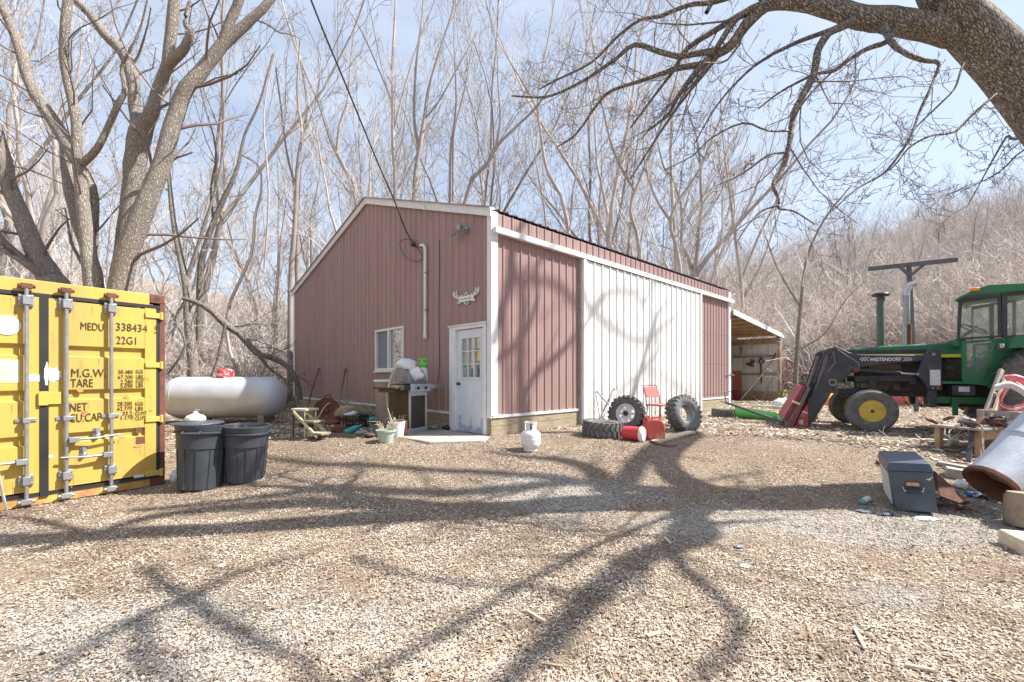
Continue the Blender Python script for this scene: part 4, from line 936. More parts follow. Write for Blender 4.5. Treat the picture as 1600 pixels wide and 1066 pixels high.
for _, _, z, ua, ub, d_ in hz:
    s_ = 1 if ub > ua else -1
    mb = MB(); mb.tube([CP(ua, z, .06), CP(ua+s_*.10, z, .075), CP(ua+s_*.24, z+.0, .085), CP(ub, z+.02, .075)], [.02, .018, .014, .012], 8)
    mb.box(CP(ua+s_*.04, z, .065), (.09, .09, .06), Matrix.Rotation(math.atan2(CX.y, CX.x), 3, 'Z')); h_ = mb.build('handle', 'galv', d_, bev=.003)
    mb = MB(); um = (ua+ub)/2+s_*.02; mb.lathe([(.038, 0), (.038, .008), (.02, .02), (.02, .04), (0, .045)], CP(um, z+.02, .004), -CY, 18); cb(mb, um-.03, um+.03, z+.01, z+.12, .004, .012); cb(mb, um-.012, um+.012, z+.05, z+.11, .012, .04); mb.build('handle_catch', 'galv', h_)
mb = MB(); cb(mb, SEAM-.14, SEAM+.055, cz(72, 632), cz(72, 613), .016, .03); cb(mb, SEAM-.03, SEAM+.05, cz(72, 632)-.01, cz(72, 613)+.01, .03, .036); mb.build('lock_plate', 'yellow_fade', con, bev=.003)
def rag(name, cpx, w_, h_, m_, seed, par=con, o=.006):
    q = random.Random(seed); c_ = CP(cu(cpx[0]), cz(*cpx), o); pts = []
    for i in range(22):
        a = i/22*6.283; r = 1+q.uniform(-.22, .22) if seed else 1; pts.append(c_-CX*math.cos(a)*w_/2*r+UP*math.sin(a)*h_/2*r)
    return MB().prism(pts, -CY*.003).build(name, m_, par, smooth=0)
rag('paper_scrap', (83, 585), .12, .17, 'bag_white', 3, dR); rag('paper_scrap', (72, 584), .04, .24, 'bag_white', 4, con, .017); rag('paper_scrap', (56, 591), .12, .09, 'bag_white', 5, dL)
rag('sticker', (10, 508), .22, .22, 'bag_white', 0, dL, .005)
mb = MB(); cb(mb, cu(31), cu(-14), cz(20, 598), cz(20, 562), .001, .004); mb.build('sticker', 'pale_film', dL)
mb = MB(); cb(mb, cu(225), cu(209), cz(217, 750), cz(217, 742), .001, .004); mb.build('sticker', 'white_plain', dR)
rag('paper_scrap', (79, 713), .05, .04, 'bag_white', 7, dR)
mb = MB(); cb(mb, cu(239), cu(212), cz(225, 693), cz(225, 682), .0008, .002); mb.build('rust_streak', 'rust', dR)
mb = MB(); cb(mb, cu(222), cu(212), cz(217, 677), cz(217, 668), .0008, .002); mb.build('rust_streak', 'rust', dR)
def ctext(s, px, py, hpx, wpx):
    """lettering with cap height hpx starting at photo pixel px,py (baseline)"""
    u = cu(px); Y = 6.1-.82*u; h = hpx/F*Y; z = cz(px, py)
    t_ = text(s, 'lettering', h/.70, 'black_ink', dR, CP(u, z, .0065), CX, UP, 1, .0012)
    w_ = max(v.co.dot(CX) for v in t_.data.vertices)-min(v.co.dot(CX) for v in t_.data.vertices)
    want = u-cu(px+wpx); M = Matrix.Identity(4); f = want/w_
    o_ = CP(u, z, .0065)-ORG[con.name]
    for v in t_.data.vertices:
        d_ = v.co-o_; a = d_.dot(CX); v.co = v.co+CX*(a*(f-1))
    return t_
for a in (('MEDU', 125, 515, 12, 36), ('338434', 180, 516, 12, 49), ('5', 240, 521, 12, 6), ('22G1', 181, 537, 12, 31),
          ('M.G.W.', 110, 589, 13, 54), ('TARE', 110, 605, 13, 35), ('NET', 108, 643, 13, 27), ('CU.CAP', 108, 660, 13, 50),
          ('30.480', 184, 584, 6, 23), ('67.200', 184, 592, 6, 23), ('2.280', 188, 599.5, 6, 19), ('5.030', 188, 606, 6, 19),
          ('KGS', 212, 583.5, 6, 11), ('LBS', 212, 591.5, 6, 11), ('KGS', 212, 598.5, 6, 11), ('LBS', 212, 605, 6, 11),
          ('28.200', 183, 634, 6, 23), ('62.170', 183, 641.5, 6, 23), ('33.2', 191, 649, 6, 15), ('1.170', 187, 656, 6, 19),
          ('KGS', 211, 634, 6, 12), ('LBS', 211, 641.5, 6, 12), ('CU.MT', 211, 649, 6, 18), ('CU.FT', 211, 656.5, 6, 17)): ctext(*a)
q = random.Random(15)
for i in range(34):
    mb = MB()
    u = q.choice((q.uniform(.24, 1.0), q.uniform(1.35, 2.2))); z = q.choice((1.70, 1.18, .67, .30, 2.36, .16)); w_ = q.uniform(.004, .016); l = q.uniform(.04, .20)
    mb.prism([CP(u, z-.012, .0012), CP(u+w_, z-.010, .0012), CP(u+w_*.8, z-l*.6, .0012), CP(u+w_*.45, z-l, .0012), CP(u+w_*.2, z-l*.7, .0012)], -CY*.0006)
    mb.build('rust_run', 'rust_stain', dR if u < 1.1 else dL, smooth=0)
for i in range(10):
    rag('paint_scuff', (q.choice((q.uniform(110, 160), q.uniform(180, 235))), q.uniform(560, 745)), q.uniform(.02, .09), q.uniform(.015, .05), q.choice(('rust_stain', 'yellow_fade', 'rust_stain')), 30+i, dR, .0015)
# long white pole leaning at the container's left
a, b = gp(12, 806), at(-14, 690, 4.3)
MB().tube([a, b], .012, 8).build('fence_stake', 'white_stick', org=a); tag(bpy.data.objects['fence_stake'], 'thin white stake leaning in front of the left container door', 'stake')
# ------------------------------------------------------------------ two bins by the container
def bin_(name, loc, rz, label, H, r0, r1):
    t_ = thing(name, loc, label, 'trash can', None, rz)
    def wob(a, j): return 1+.012*math.cos(a*12)
    MB().lathe([(r0-.02, 0), (r0, .02), (r0+(r1-r0)*.62, H*.64), (r0+(r1-r0)*.62+.012, H*.645), (r0+(r1-r0)*.66+.012, H*.70), (r1, H-.11), (r1+.004, H-.10), (r1+.02, H-.03), (r1+.028, H), (r1-.005, H+.004), (r1-.02, H-.03), (r0-.0, .05), (0, .04)], n=48, ).build('body', 'can_plastic', t_, local=True)
    mb = MB(); mb.lathe([(r1+.018, H-.105), (r1+.03, H-.10), (r1+.03, H-.085), (r1+.018, H-.08)], n=48); mb.build('rim', 'can_plastic', t_, local=True)
    for s_ in (0, 3.1416):
        mb = MB(); mb.tube([V(math.cos(s_+d)*(r1+e), math.sin(s_+d)*(r1+e), H-.10+dz) for d, e, dz in ((-.30, .0, .03), (-.28, .06, .0), (.28, .06, .0), (.30, .0, .03))], .014, 8)
        mb.build('handle', 'can_plastic', t_, local=True)
    mb = MB()
    for i in range(12):
        a = i*.5236+.2; c_, s_ = math.cos(a), math.sin(a)
        mb.bar(V(c_*(r0+.002), s_*(r0+.002), .03), V(c_*(r0+(r1-r0)*.62+.004), s_*(r0+(r1-r0)*.62+.004), H*.63), .012, .012)
    mb.build('rib', 'can_plastic', t_, local=True)
    return t_
b1 = gp(287, 773); b1.y += .30
b2 = gp(367, 760); b2.y += .26; b2.x -= .02
t1_ = bin_('trash_can', V(b1.x, b1.y, gz(b1.x, b1.y)-.01), R(-80), 'dark grey ribbed trash can with a white jug on it against the container corner', .84, .25, .305)
t1_.rotation_euler = (R(-2), R(-3), R(-80))
t2_ = bin_('trash_can', V(b2.x, b2.y, gz(b2.x, b2.y)-.01), R(20), 'dark grey trash can without a lid standing right of the one with the jug', .76, .225, .268)
t2_.rotation_euler = (R(2), R(2), R(20))
c_ = V(b1.x-.06, b1.y+.02, t1_.location.z+.84)
mb = MB(); mb.lathe([(.0, .005), (.28, .01), (.31, .02), (.305, .03), (.15, .05), (0, .055)], c_, n=40); mb.build('bin_lid', 'can_plastic', org=c_); tag(bpy.data.objects['bin_lid'], 'dark lid lying loose on the trash can beside the container', 'lid')
j = c_+V(-.02, 0, .05); jug = thing('jug', j, 'white rounded plastic jug lying on top of the trash can', 'jug')
MB().lathe([(.0, 0), (.11, 0), (.12, .02), (.115, .05), (.09, .075), (.05, .09), (.03, .10), (.028, .13), (0, .13)], j, n=24).build('body', 'milky', jug)
mb = MB(); mb.tube([j+V(-.03, 0, .12), j+V(.0, 0, .15), j+V(.03, 0, .145), j+V(.05, 0, .15)], .009, 6); mb.cyl(j+V(0, 0, .125), j+V(0, 0, .15), .018); mb.build('spout', 'galv', jug)
BAG_AT = gp(262, 758)
# ------------------------------------------------------------------ propane tank
pc = at(352, 625, 10.35); pc.z = gz(pc.x, pc.y)+.11+.475; TA = V(1, .06, 0).normalized()
tank = thing('propane_tank', V(pc.x, pc.y, pc.z-.585), 'long silver horizontal propane tank with a worn red dome', 'propane tank')
Rt, Lt = .475, 2.72; pr = []
for i in range(9): a = i/8*math.pi/2; pr.append((Rt*math.sin(a), -Lt/2-.0+Rt*.85*(1-math.cos(a))))
pr2 = [(r, -h) for r, h in reversed(pr)]
MB().lathe(pr+pr2, pc, TA, 56).build('vessel', 'tank_paint', tank)
mb = MB()
for s_ in (-1, 1): mb.lathe([(Rt, s_*(Lt/2-.40)-.012), (Rt+.004, s_*(Lt/2-.40)-.006), (Rt+.004, s_*(Lt/2-.40)+.006), (Rt, s_*(Lt/2-.40)+.012)], pc, TA, 56)
mb.build('weld_seam', 'tank_paint', tank)
for s_ in (-.52, .93):
    mb = MB()
    for dy in (-.2, .2): mb.box(pc+TA*s_+V(0, dy, -.50), (.14, .09, .20), Matrix.Rotation(.06, 3, 'Z'))
    mb.box(pc+TA*s_+V(0, 0, -.47), (.14, .5, .05)); mb.build('foot', 'steel_grey', tank, bev=.005)
dc = pc+TA*.0+V(-.0, 0, Rt-.03)
MB().lathe([(.17, 0), (.175, .01), (.175, .15), (.16, .19), (.10, .215), (0, .22)], dc, n=32).build('dome', 'red_worn', tank)
mb = MB(); mb.cyl(pc+TA*.55+V(0, 0, Rt-.02), pc+TA*.55+V(0, 0, Rt+.05), .02); mb.cyl(pc+TA*.60+V(0, -.05, Rt-.02), pc+TA*.6+V(0, -.05, Rt+.16), .006); mb.cyl(pc+TA*.80+V(0, 0, Rt-.02), pc+TA*.8+V(0, 0, Rt+.04), .03); mb.build('valve', 'steel_grey', tank)
# ------------------------------------------------------------------ fittings on the barn gable
cd = thing('conduit_pipe', GP(2.10, 2.38), 'white vertical conduit pipe with a bent top on the red gable wall', 'conduit')
mb = MB(); q0, q1 = GP(2.10, 2.39, .06), GP(2.10, 4.22, .06)
mb.tube([q0, q1, GP(2.11, 4.28, .07), GP(2.16, 4.32, .09), GP(2.22, 4.31, .10)], .032, 14); mb.build('pipe', 'white_plain', cd)
mb = MB(); mb.tube([q0+UP*.02, q0-UP*.05, GP(2.10, 2.31, .02)], [.042, .042, .03], 12)
mb.build('elbow', 'white_plain', cd)
for z in (2.9, 3.7): mb = MB(); mb.lathe([(.034, 0), (.04, .005), (.04, .025), (.034, .03)], GP(2.1, z, .06), UP, 14); mb.span(GP(2.1, z, 0), GD, GN, UP, -.06, .06, .02, .032, 0, .03); mb.build('strap', 'galv', cd)
def wire(name, pts, r, m_, label, cat='cable', sub=6):
    P, w_ = smooth_path([Vector(p) for p in pts], [r]*len(pts), sub)
    o = MB().tube(P, r, 8).build(name, m_, org=pts[0]); return tag(o, label, cat)
anc = GP(tg(652), zg(652, 383), .08)
pts = [anc]+[at(x, y, Y) for x, y, Y in ((634, 360, 9.9), (614, 308, 9.6), (591, 256, 9.2), (545, 144, 8.4), (486, 0, 7.4), (430, -160, 6.5), (380, -320, 5.8))]
wire('power_cable', pts, .016, 'black_plastic', 'thick dark overhead power cable sagging down to the barn gable')
mb = MB(); mb.box(anc, (.05, .05, .1)); mb.lathe([(.0, 0), (.035, 0), (.045, .03), (.02, .05), (.04, .08), (0, .09)], anc-UP*.02, GN, 14)
tag(mb.build('cable_anchor', 'black_plastic', org=anc), 'dark insulator where the thick cable meets the gable wall', 'insulator')
wl = lambda px, py, o=.06: GP(tg(px), zg(px, py), o)
wire('cable_loop', [wl(652, 384), wl(645, 376), wl(636, 376, .1), wl(632, 383, .12), wl(636, 396, .12), wl(641, 404, .1), wl(650, 409), wl(660, 409, .08), wl(665, 404), wl(658, 392), wl(653, 385), wl(660, 388), wl(667, 386, .09)], .008, 'black_plastic', 'drooping loop of thin black cable beside the conduit top', sub=4)
p2 = wl(689, 377, .04)
wire('telephone_wire', [p2]+[at(x, y, Y) for x, y, Y in ((676, 350, 9.4), (655, 300, 9.2), (628, 220, 8.8), (600, 120, 8.2), (575, 0, 7.5), (550, -140, 6.8))], .006, 'steel_grey', 'thin pale wire running down to the gable right of the conduit')
wire('wall_wire', [p2, wl(689, 420, .035), wl(688, 480, .04), wl(689, 560, .035), wl(687, 600, .05), wl(682, 612, .05)], .007, 'black_plastic', 'thin dark wire hanging straight down the gable wall', sub=3)
fl = GP(.70, 4.30); fz = thing('floodlight', fl, 'twin headed metal floodlight high on the gable wall', 'floodlight')
MB().lathe([(.06, 0), (.06, .02), (.03, .03), (0, .03)], fl+GN*.02, GN, 16).build('base', 'galv', fz)
for s_, dz in ((.16, -.02), (-.02, .03)):
    c_ = fl+GD*s_+GN*.17+UP*dz
    mb = MB(); mb.tube([fl+GN*.04, c_], .012, 8)
    if s_ > .1:
        Mx = (Matrix((GD, GN, UP)).transposed()) @ Euler((R(35), R(18), 0)).to_matrix(); mb.box(c_, (.22, .06, .15), Mx)
    else: mb.lathe([(.0, -.02), (.04, -.02), (.055, .02), (.06, .08), (0, .075)], c_, GN-UP*.4, 18)
    h_ = mb.build('lamp_head', 'galv', fz, bev=.004)
    if s_ > .1: mb = MB(); mb.box(c_+Mx @ V(0, .032, 0), (.19, .006, .12), Mx); mb.build('lens', 'glass_mirror', h_)
# antler sign
sgn = thing('antler_sign', GP(.69, 2.9), 'white cut metal deer antler sign above the entry door', 'sign')
def ap(x, y, o=.04): return wl(705+x*.075, 440+y*.075, o)      # traced from the sign itself
mb = MB()
band = [(190, 345), (240, 315), (300, 320), (350, 300), (430, 280), (500, 270), (520, 300), (500, 350), (520, 380), (460, 400), (400, 405), (340, 420), (280, 430), (230, 440), (190, 430), (200, 390)]
mb.prism([ap(*p) for p in band], GN*.006)
mb.build('name_plate', 'white_plain', sgn, smooth=0)
for paths in ([[(200, 365), (130, 340), (85, 305), (80, 250), (88, 215)], [(110, 325), (105, 270), (118, 205)], [(150, 345), (145, 280), (155, 190)], [(190, 355), (185, 310), (172, 280)]],
              [[(500, 300), (560, 265), (605, 215), (610, 150), (605, 105)], [(590, 235), (580, 170), (560, 125)], [(540, 275), (545, 190), (535, 120)], [(510, 285), (515, 240), (512, 205)]]):
    mb = MB()
    for p in paths: mb.tube([ap(a, b, .043) for a, b in p], [.013]*(len(p)-1)+[.005], 6)
    mb.build('antler', 'white_plain', sgn)
mb = MB()
for p in ([(300, 310), (330, 260), (350, 245), (385, 265), (370, 300)], [(300, 430), (330, 470), (360, 480), (400, 440), (385, 420)], [(190, 430), (165, 455), (190, 465), (240, 450)], [(460, 400), (500, 405), (540, 380), (520, 360)], [(230, 315), (250, 300), (280, 320)], [(440, 290), (470, 262), (490, 280)]):
    mb.tube([ap(a, b, .043) for a, b in p], .011, 6)
mb.build('scroll', 'white_plain', sgn)
mb = MB()                                  # the dark cut-out row of small letters, too small to read
for i in range(9):
    x = 225+i*28; y = 385-i*5.2; mb.span(ap(x, y, .0471), GD, GN, UP, -.008, .008, -.002, .0012, -.014, .014)
mb.build('lettering', 'dark_metal', sgn)
# ------------------------------------------------------------------ slab and things by the door
sl_ = [gp(617, 682), gp(706, 700), gp(757, 688), gp(768, 681), gp(700, 672), gp(640, 676)]
zt_ = gz(-1, 8.0)+.05
sl_ = [at(617, 681, 7.9), at(671, 700, 7.25), at(757, 690, 7.45), GP(-.1, 0, .12), GP(1.9, 0, .10), at(620, 668, 9.0)]
sl_ = [V(p.x, p.y, ZB-.20) for p in sl_]
tag(MB().prism(sl_, UP*.23).build('concrete_slab', 'concrete', org=V(-1, 8, ZB-.2), bev=.02), 'low concrete slab forming the step in front of the entry door', 'step')
c_ = at(763, 683, 7.7); c_.z = ZB-.08
# gas grill
gl = V(-2.0, 8.5, 0); gl.z = ZB+.03; GR = math.atan2(-.66, -.75)+math.pi/2  # front direction
fr = V(.89, -.456, 0); rt = V(.456, .89, 0)                     # front and right of the grill
gr_ = thing('gas_grill', gl, 'stainless and brown gas grill with side shelves by the entry door', 'grill')
def gb(m_, x0, x1, y0, y1, z0_, z1_): return m_.span(gl, rt, fr, UP, x0, x1, y0, y1, z0_, z1_)
w2, d2 = .26, .24
mb = MB(); gb(mb, -w2, -w2+.012, -d2, d2, .10, .82); gb(mb, w2-.012, w2, -d2, d2, .10, .82); gb(mb, -w2+.012, w2-.012, -d2, -d2+.012, .10, .82); mb.build('cabinet', 'steel_brown', gr_)
mb = MB(); gb(mb, -w2, -w2+.05, d2, d2+.02, .02, .80); gb(mb, w2-.05, w2, d2, d2+.02, .02, .80); gb(mb, -w2+.05, w2-.05, d2, d2+.02, .70, .80); gb(mb, -w2-.04, w2, d2-.03, d2+.025, .0, .10); gb(mb, -w2, -w2+.04, -d2, -d2+.04, .0, .1); gb(mb, -w2, w2, -d2+.04, d2-.03, .06, .10)
mb.build('frame', 'steel_bright', gr_, bev=.004)
mb = MB(); gb(mb, -w2+.055, w2-.055, d2-.012, d2+.005, .11, .69); mb.build('door', 'steel_brown', gr_)
mb = MB(); gb(mb, -w2-.03, w2+.03, -d2, d2+.06, .80, .90); gb(mb, -w2-.03, w2+.03, d2+.06, d2+.085, .78, .93); pnl = mb.build('control_panel', 'steel_bright', gr_, bev=.006)
for x in (-.09, .13):
    MB().lathe([(.03, 0), (.03, .012), (.02, .015), (.018, .035), (0, .036)], gl+rt*x+fr*(d2+.085)+UP*.85, fr, 16).build('knob', 'black_plastic', pnl)
mb = MB(); gb(mb, -w2-.42, -w2-.035, -d2, d2+.05, .84, .87); gb(mb, -w2-.30, -w2-.035, d2+.05, d2+.07, .82, .91); gb(mb, -w2-.38, -w2-.035, -d2+.1, d2, .78, .84); mb.build('side_shelf', 'steel_brown', gr_, bev=.004)
mb = MB(); gb(mb, w2+.035, w2+.42, -d2, d2+.05, .86, .885); gb(mb, w2+.035, w2+.42, d2+.05, d2+.07, .83, .91); mb.build('side_shelf', 'steel_bright', gr_, bev=.004)
pf = [(-.22, .90), (-.24, 1.02), (-.20, 1.14), (-.10, 1.22), (.06, 1.24), (.18, 1.16), (.25, 1.03), (.27, .93)]
mb = MB(); mb.prism([gl+rt*-w2+fr*y+UP*z for y, z in pf], rt*2*w2); lid = mb.build('lid', 'steel_grey', gr_, bev=.01)
mb = MB(); a, b = gl+rt*-.19+fr*.30+UP*1.02, gl+rt*.19+fr*.30+UP*1.02; mb.cyl(a, b, .012); mb.cyl(a, a-fr*.05, .01); mb.cyl(b, b-fr*.05, .01); mb.build('handle', 'steel_bright', lid)
def crumple(c_, r, m_, name, label, cat, seed, sq=(1, 1, 1)):
    q = random.Random(seed); mb = MB(); mb.ball(c_, r, 16, sq)
    mb.v = [c_+(v-c_)*(1+.35*noise.noise((v-c_)*6/r*.35+V(seed, 0, 0))+.12*q.uniform(-1, 1)) for v in mb.v]
    return tag(mb.build(name, m_, org=c_, smooth=25), label, cat)
crumple(BAG_AT+V(-.03, .15, .07), .06, 'bag_white', 'plastic_bag', 'crumpled white plastic between the container corner and the trash can', 'bag', 91, (.9, .6, 1.5))
crumple(gl-rt*.10+fr*.03+UP*1.29, .20, 'bag_white', 'plastic_bag', 'crumpled white plastic bag lying over the grill lid', 'bag', 3, (1, 1, .55))
crumple(gl-rt*.08+fr*.24+UP*1.12, .15, 'bag_white', 'plastic_bag', 'thin white plastic sheet hanging over the grill lid front', 'bag', 5, (1, .5, .8))
# driftwood on the left shelf
c_ = gl-rt*(w2+.16)+fr*.05+UP*.885
mb = MB(); mb.tube([c_+V(-.12, 0, .02), c_+V(-.03, 0, .05), c_+V(.07, -.02, .06), c_+V(.14, 0, .12)], [.02, .035, .03, .01], 8); mb.tube([c_+V(0, 0, .04), c_+V(-.02, .02, .14), c_+V(.0, .02, .22)], [.03, .03, .012], 8); tag(mb.build('driftwood', 'tan_bark', org=c_), 'tan piece of driftwood on the left shelf of the grill', 'wood')
# sprayer on right shelf
c_ = gl+rt*(w2+.13)+fr*.05+UP*.886; sp = thing('garden_sprayer', c_, 'white pump sprayer with a bright green top on the right grill shelf', 'sprayer')
MB().lathe([(.085, 0), (.095, .01), (.095, .28), (.08, .34), (.045, .37), (0, .37)], c_, n=24).build('tank', 'milky', sp)
mb = MB(); mb.lathe([(.05, .36), (.075, .37), (.085, .42), (.06, .44), (.045, .46), (.04, .50), (0, .50)], c_, n=16); mb.box(c_+UP*.52, (.17, .05, .04)); mb.box(c_+UP*.43+fr*.07, (.06, .06, .05)); mb.build('pump_head', 'green_bright', sp, bev=.006)
MB().lathe([(.086, .0), (.097, .01), (.097, .05), (.086, .06)], c_, n=24).build('base', 'green_bright', sp)
# big rusty hoop behind the grill
hc = GP(2.05, 1.05, .42); mb = MB(); n_ = 40; hx = V(.45, .89, 0).normalized(); hx = (GD+V(.25, -.1, 0)).normalized()
hn = hx.cross(UP)
mb.tube([hc+hx*math.cos(a)*.66+UP*(math.sin(a)*.66) for a in [i/n_*2*math.pi for i in range(n_+1)]], .022, 8, False)
mb2 = MB()
wh = thing('iron_hoop', hc-UP*.66, 'large thin rusty iron wheel standing behind the gas grill', 'wheel'); mb.build('rim', 'rust', wh)
for i in range(8): a = i*math.pi/4+.2; MB().tube([hc, hc+hx*math.cos(a)*.65+UP*math.sin(a)*.65], .008, 6).build('spoke', 'rust', wh)
MB().lathe([(.0, -.06), (.05, -.06), (.06, 0), (.05, .06), (0, .06)], hc, hn, 14).build('hub', 'rust', wh)
# brown tub under the window
c_ = at(612, 640, 9.6); c_.z = ZB+.72
tb = thing('plastic_tub', V(c_.x, c_.y, ZB+.0), 'brown round plastic barrel with a white rim under the window', 'barrel')
c0 = V(c_.x, c_.y, ZB); MB().lathe([(.28, 0), (.30, .02), (.36, 1.0), (.345, 1.0), (.29, .03), (0, .03)], c0, n=32).build('body', 'tub_brown', tb)
MB().lathe([(.36, .97), (.385, .98), (.385, 1.02), (.35, 1.03), (.34, .99)], c0, n=32).build('rim', 'white_plain', tb)
# two poles against the wall
for px, y0, y1, lb in ((501, 575, 650, 'thin dark pole leaning on the gable wall nearer the tank'), (543, 576, 640, 'thin rusty pole leaning on the gable wall nearer the window')):
    t_ = tg(px); a = GP(t_-.02, ZB-.02, .45 if px < 520 else .3); b = GP(t_, zg(px, y0), .05)
    mb = MB().tube([a, a.lerp(b, .6)+GD*.03, b], [.022, .016, .022], 8); tag(mb.build('pole', 'rust', org=a), lb, 'pole')
# plow disc
c_ = at(511, 660, 10.6); c_.z = gz(c_.x, c_.y)+.26
ds = thing('plow_disc', V(c_.x, c_.y, c_.z-.28), 'round rusty plow disc standing on edge behind the step stand', 'disc')
ax_ = V(.3, -.9, .25); MB().lathe([(0, -.02), (.12, -.015), (.25, .03), (.30, .06), (.30, .068), (.25, .04), (.12, -.003), (0, -.006)], c_, ax_, 36).build('blade', 'rust', ds)
MB().lathe([(.0, -.03), (.05, -.03), (.05, .05), (0, .05)], c_, ax_, 14).build('hub', 'rust', ds)
mb = MB(); mb.tube([c_+V(-.1, .1, .22), c_+V(-.08, .1, .36), c_+V(.02, .1, .38), c_+V(.06, .1, .28)], .02, 8); mb.build('bracket', 'rust', ds)
# stepped plant stand
o = gp(459, 684); o.z = gz(o.x, o.y); st = thing('step_stand', o, 'cream three step wooden plant stand on thin dark legs', 'plant stand')
sx_, sy_ = V(.93, -.37, 0), V(.37, .93, 0)
for x, y, z, w_, d_ in ((.17, .10, .50, .36, .30), (.42, .02, .30, .34, .26), (.68, -.06, .10, .30, .22)):
    mb = MB(); mb.span(o, sx_, sy_, UP, x-w_/2, x+w_/2, y-d_/2, y+d_/2, z, z+.035); mb.build('step', 'cream' if x < .3 else 'old_board', st, bev=.004)
for x, y, z in ((.02, -.03, .5), (.02, .23, .5), (.30, -.03, .5), (.32, .20, .5)): MB().tube([o+sx_*x+sy_*y, o+sx_*x+sy_*y+UP*z], .014, 6).build('leg', 'dark_metal' if x < .1 else 'cream', st)
for y in (-.06, .2): MB().bar(o+sx_*.06+sy_*y+UP*.48, o+sx_*.72+sy_*(y-.1)+UP*.06, .02, .05).build('stringer', 'cream', st)
# crate, bottles, netting
o = gp(556, 668); o.z = gz(o.x, o.y); cr_ = thing('milk_crate', o, 'black plastic crate full of scraps beside the brush pile', 'crate')
ca, cb_ = V(.95, -.3, 0), V(.3, .95, 0)
for nm, (x0, x1, y0, y1) in (('front', (-.2, .2, -.17, -.155)), ('back', (-.2, .2, .155, .17)), ('left', (-.2, -.185, -.155, .155)), ('right', (.185, .2, -.155, .155))):
    mb = MB(); nx = 5
    mb.span(o, ca, cb_, UP, x0, x1, y0, y1, 0, .05); mb.span(o, ca, cb_, UP, x0, x1, y0, y1, .22, .27)
    mb.span(o, ca, cb_, UP, x0, x1, y0, y1, .12, .14)
    for i in range(nx+1):
        u = i/nx
        if x1-x0 > .1: mb.span(o, ca, cb_, UP, x0+(x1-x0-.02)*u, x0+(x1-x0-.02)*u+.02, y0+.001, y1-.001, .051, .219)
        else: mb.span(o, ca, cb_, UP, x0+.001, x1-.001, y0+(y1-y0-.02)*u, y0+(y1-y0-.02)*u+.02, .051, .219)
    mb.build('side_wall', 'black_plastic', cr_)
MB().span(o, ca, cb_, UP, -.185, .185, -.155, .155, .005, .02).build('floor', 'black_plastic', cr_)
tag(MB().lathe([(.0, -.14), (.05, -.14), (.05, .08), (.02, .12), (0, .12)], o+V(-.10, 0, .28), V(1, .2, .3), 14).build('bottle', mat('pale_blue', (.45, .62, .66), (.6, .7, .7), sc=9, rough=.4), org=o+V(-.1, 0, .28)), 'pale blue bottle lying on top of the black crate', 'bottle')
for i, (dx, dy, r) in enumerate(((.05, .05, .10), (.13, -.05, .07), (-.02, -.08, .06))):
    c_ = o+V(dx, dy, .19); mb = MB().ball(c_, r, 12, (1.2, .8, .7), .12); tag(mb.build('scrap', ['tan_bark', 'rubber', 'steel_grey'][i], org=c_), ['tan lump of bark in the black crate', 'dark rubber lump at the right of the black crate', 'grey metal scrap at the front of the black crate'][i], 'scrap')
o = gp(551, 677); tag(MB().lathe([(0, -.17), (.055, -.165), (.06, .05), (.05, .10), (.025, .14), (.022, .20), (0, .2)], o+V(0, 0, .07), V(.5, .55, .25), 18).build('bottle', 'teal', org=o), 'teal plastic bottle lying on the ground in front of the crate', 'bottle')
o = gp(582, 662); crumple(o+V(0, .1, .07), .15, 'teal', 'netting', 'crumpled teal netting on the ground right of the crate', 'net', 9, (1.2, .8, .5))
# pots
o = gp(603, 691); pt = thing('plant_pot', o, 'pale green round pot of dead stems in front of the white bucket', 'pot')
MB().lathe([(.11, 0), (.15, .18), (.165, .18), (.165, .21), (.145, .21), (.13, .15), (0, .15)], o, n=28).build('pot', 'pot_green', pt)
q = random.Random(8); mb = MB()
for i in range(26):
    a = q.uniform(0, 6.28); r = q.uniform(0, .1); l = q.uniform(.1, .3); p = o+V(math.cos(a)*r, math.sin(a)*r, .15)
    mb.tube([p, p+V(math.cos(a)*l*.35, math.sin(a)*l*.35, l*.7), p+V(math.cos(a)*l*.9, math.sin(a)*l*.9, l*.7)], [.005, .004, .002], 4)
mb.build('dead_stems', 'dry_stalk', pt)
o = gp(612, 686)+V(.02, .25, 0); bk = thing('bucket', o, 'white bucket holding a tall bare stem left of the grill', 'bucket')
MB().lathe([(.12, 0), (.15, .26), (.155, .26), (.155, .28), (.14, .28), (.13, .2), (0, .2)], o, n=28).build('body', 'white_plain', bk)
mb = MB(); mb.tube([o+V(-.06, 0, .2), at(606, 640, o.y), at(604, 615, o.y), at(610, 590, o.y), at(620, 572, o.y)], [.016, .012, .011, .009, .006], 7)
for i in range(14):
    a = q.uniform(0, 6.28); l = q.uniform(.1, .28); p = o+V(math.cos(a)*.06, math.sin(a)*.06, .2)
    mb.tube([p, p+V(math.cos(a)*l*.5, math.sin(a)*l*.5, l), p+V(math.cos(a)*l, math.sin(a)*l, l*.7)], [.006, .005, .002], 4)
mb.build('bare_stem', 'dry_stalk', bk)
for i, px in enumerate((619, 627)):
    o = gp(px, 681)+V(0, .1*i, 0); mb = MB(); a_, b_ = V(.88, .47, 0), V(-.47, .88, 0)
    for x0, x1, y0, y1 in ((-.07, .07, -.07, -.055), (-.07, .07, .055, .07), (-.07, -.055, -.055, .055), (.055, .07, -.055, .055)): mb.span(o, a_, b_, UP, x0, x1, y0, y1, 0, .27)
    mb.span(o, a_, b_, UP, -.055, .055, -.006, .006, 0, .265)
    tag(mb.build('flue_tile', 'terracotta', org=o), ['orange clay flue block beside the white bucket', 'orange clay flue block nearest the grill leg'][i], 'clay block')
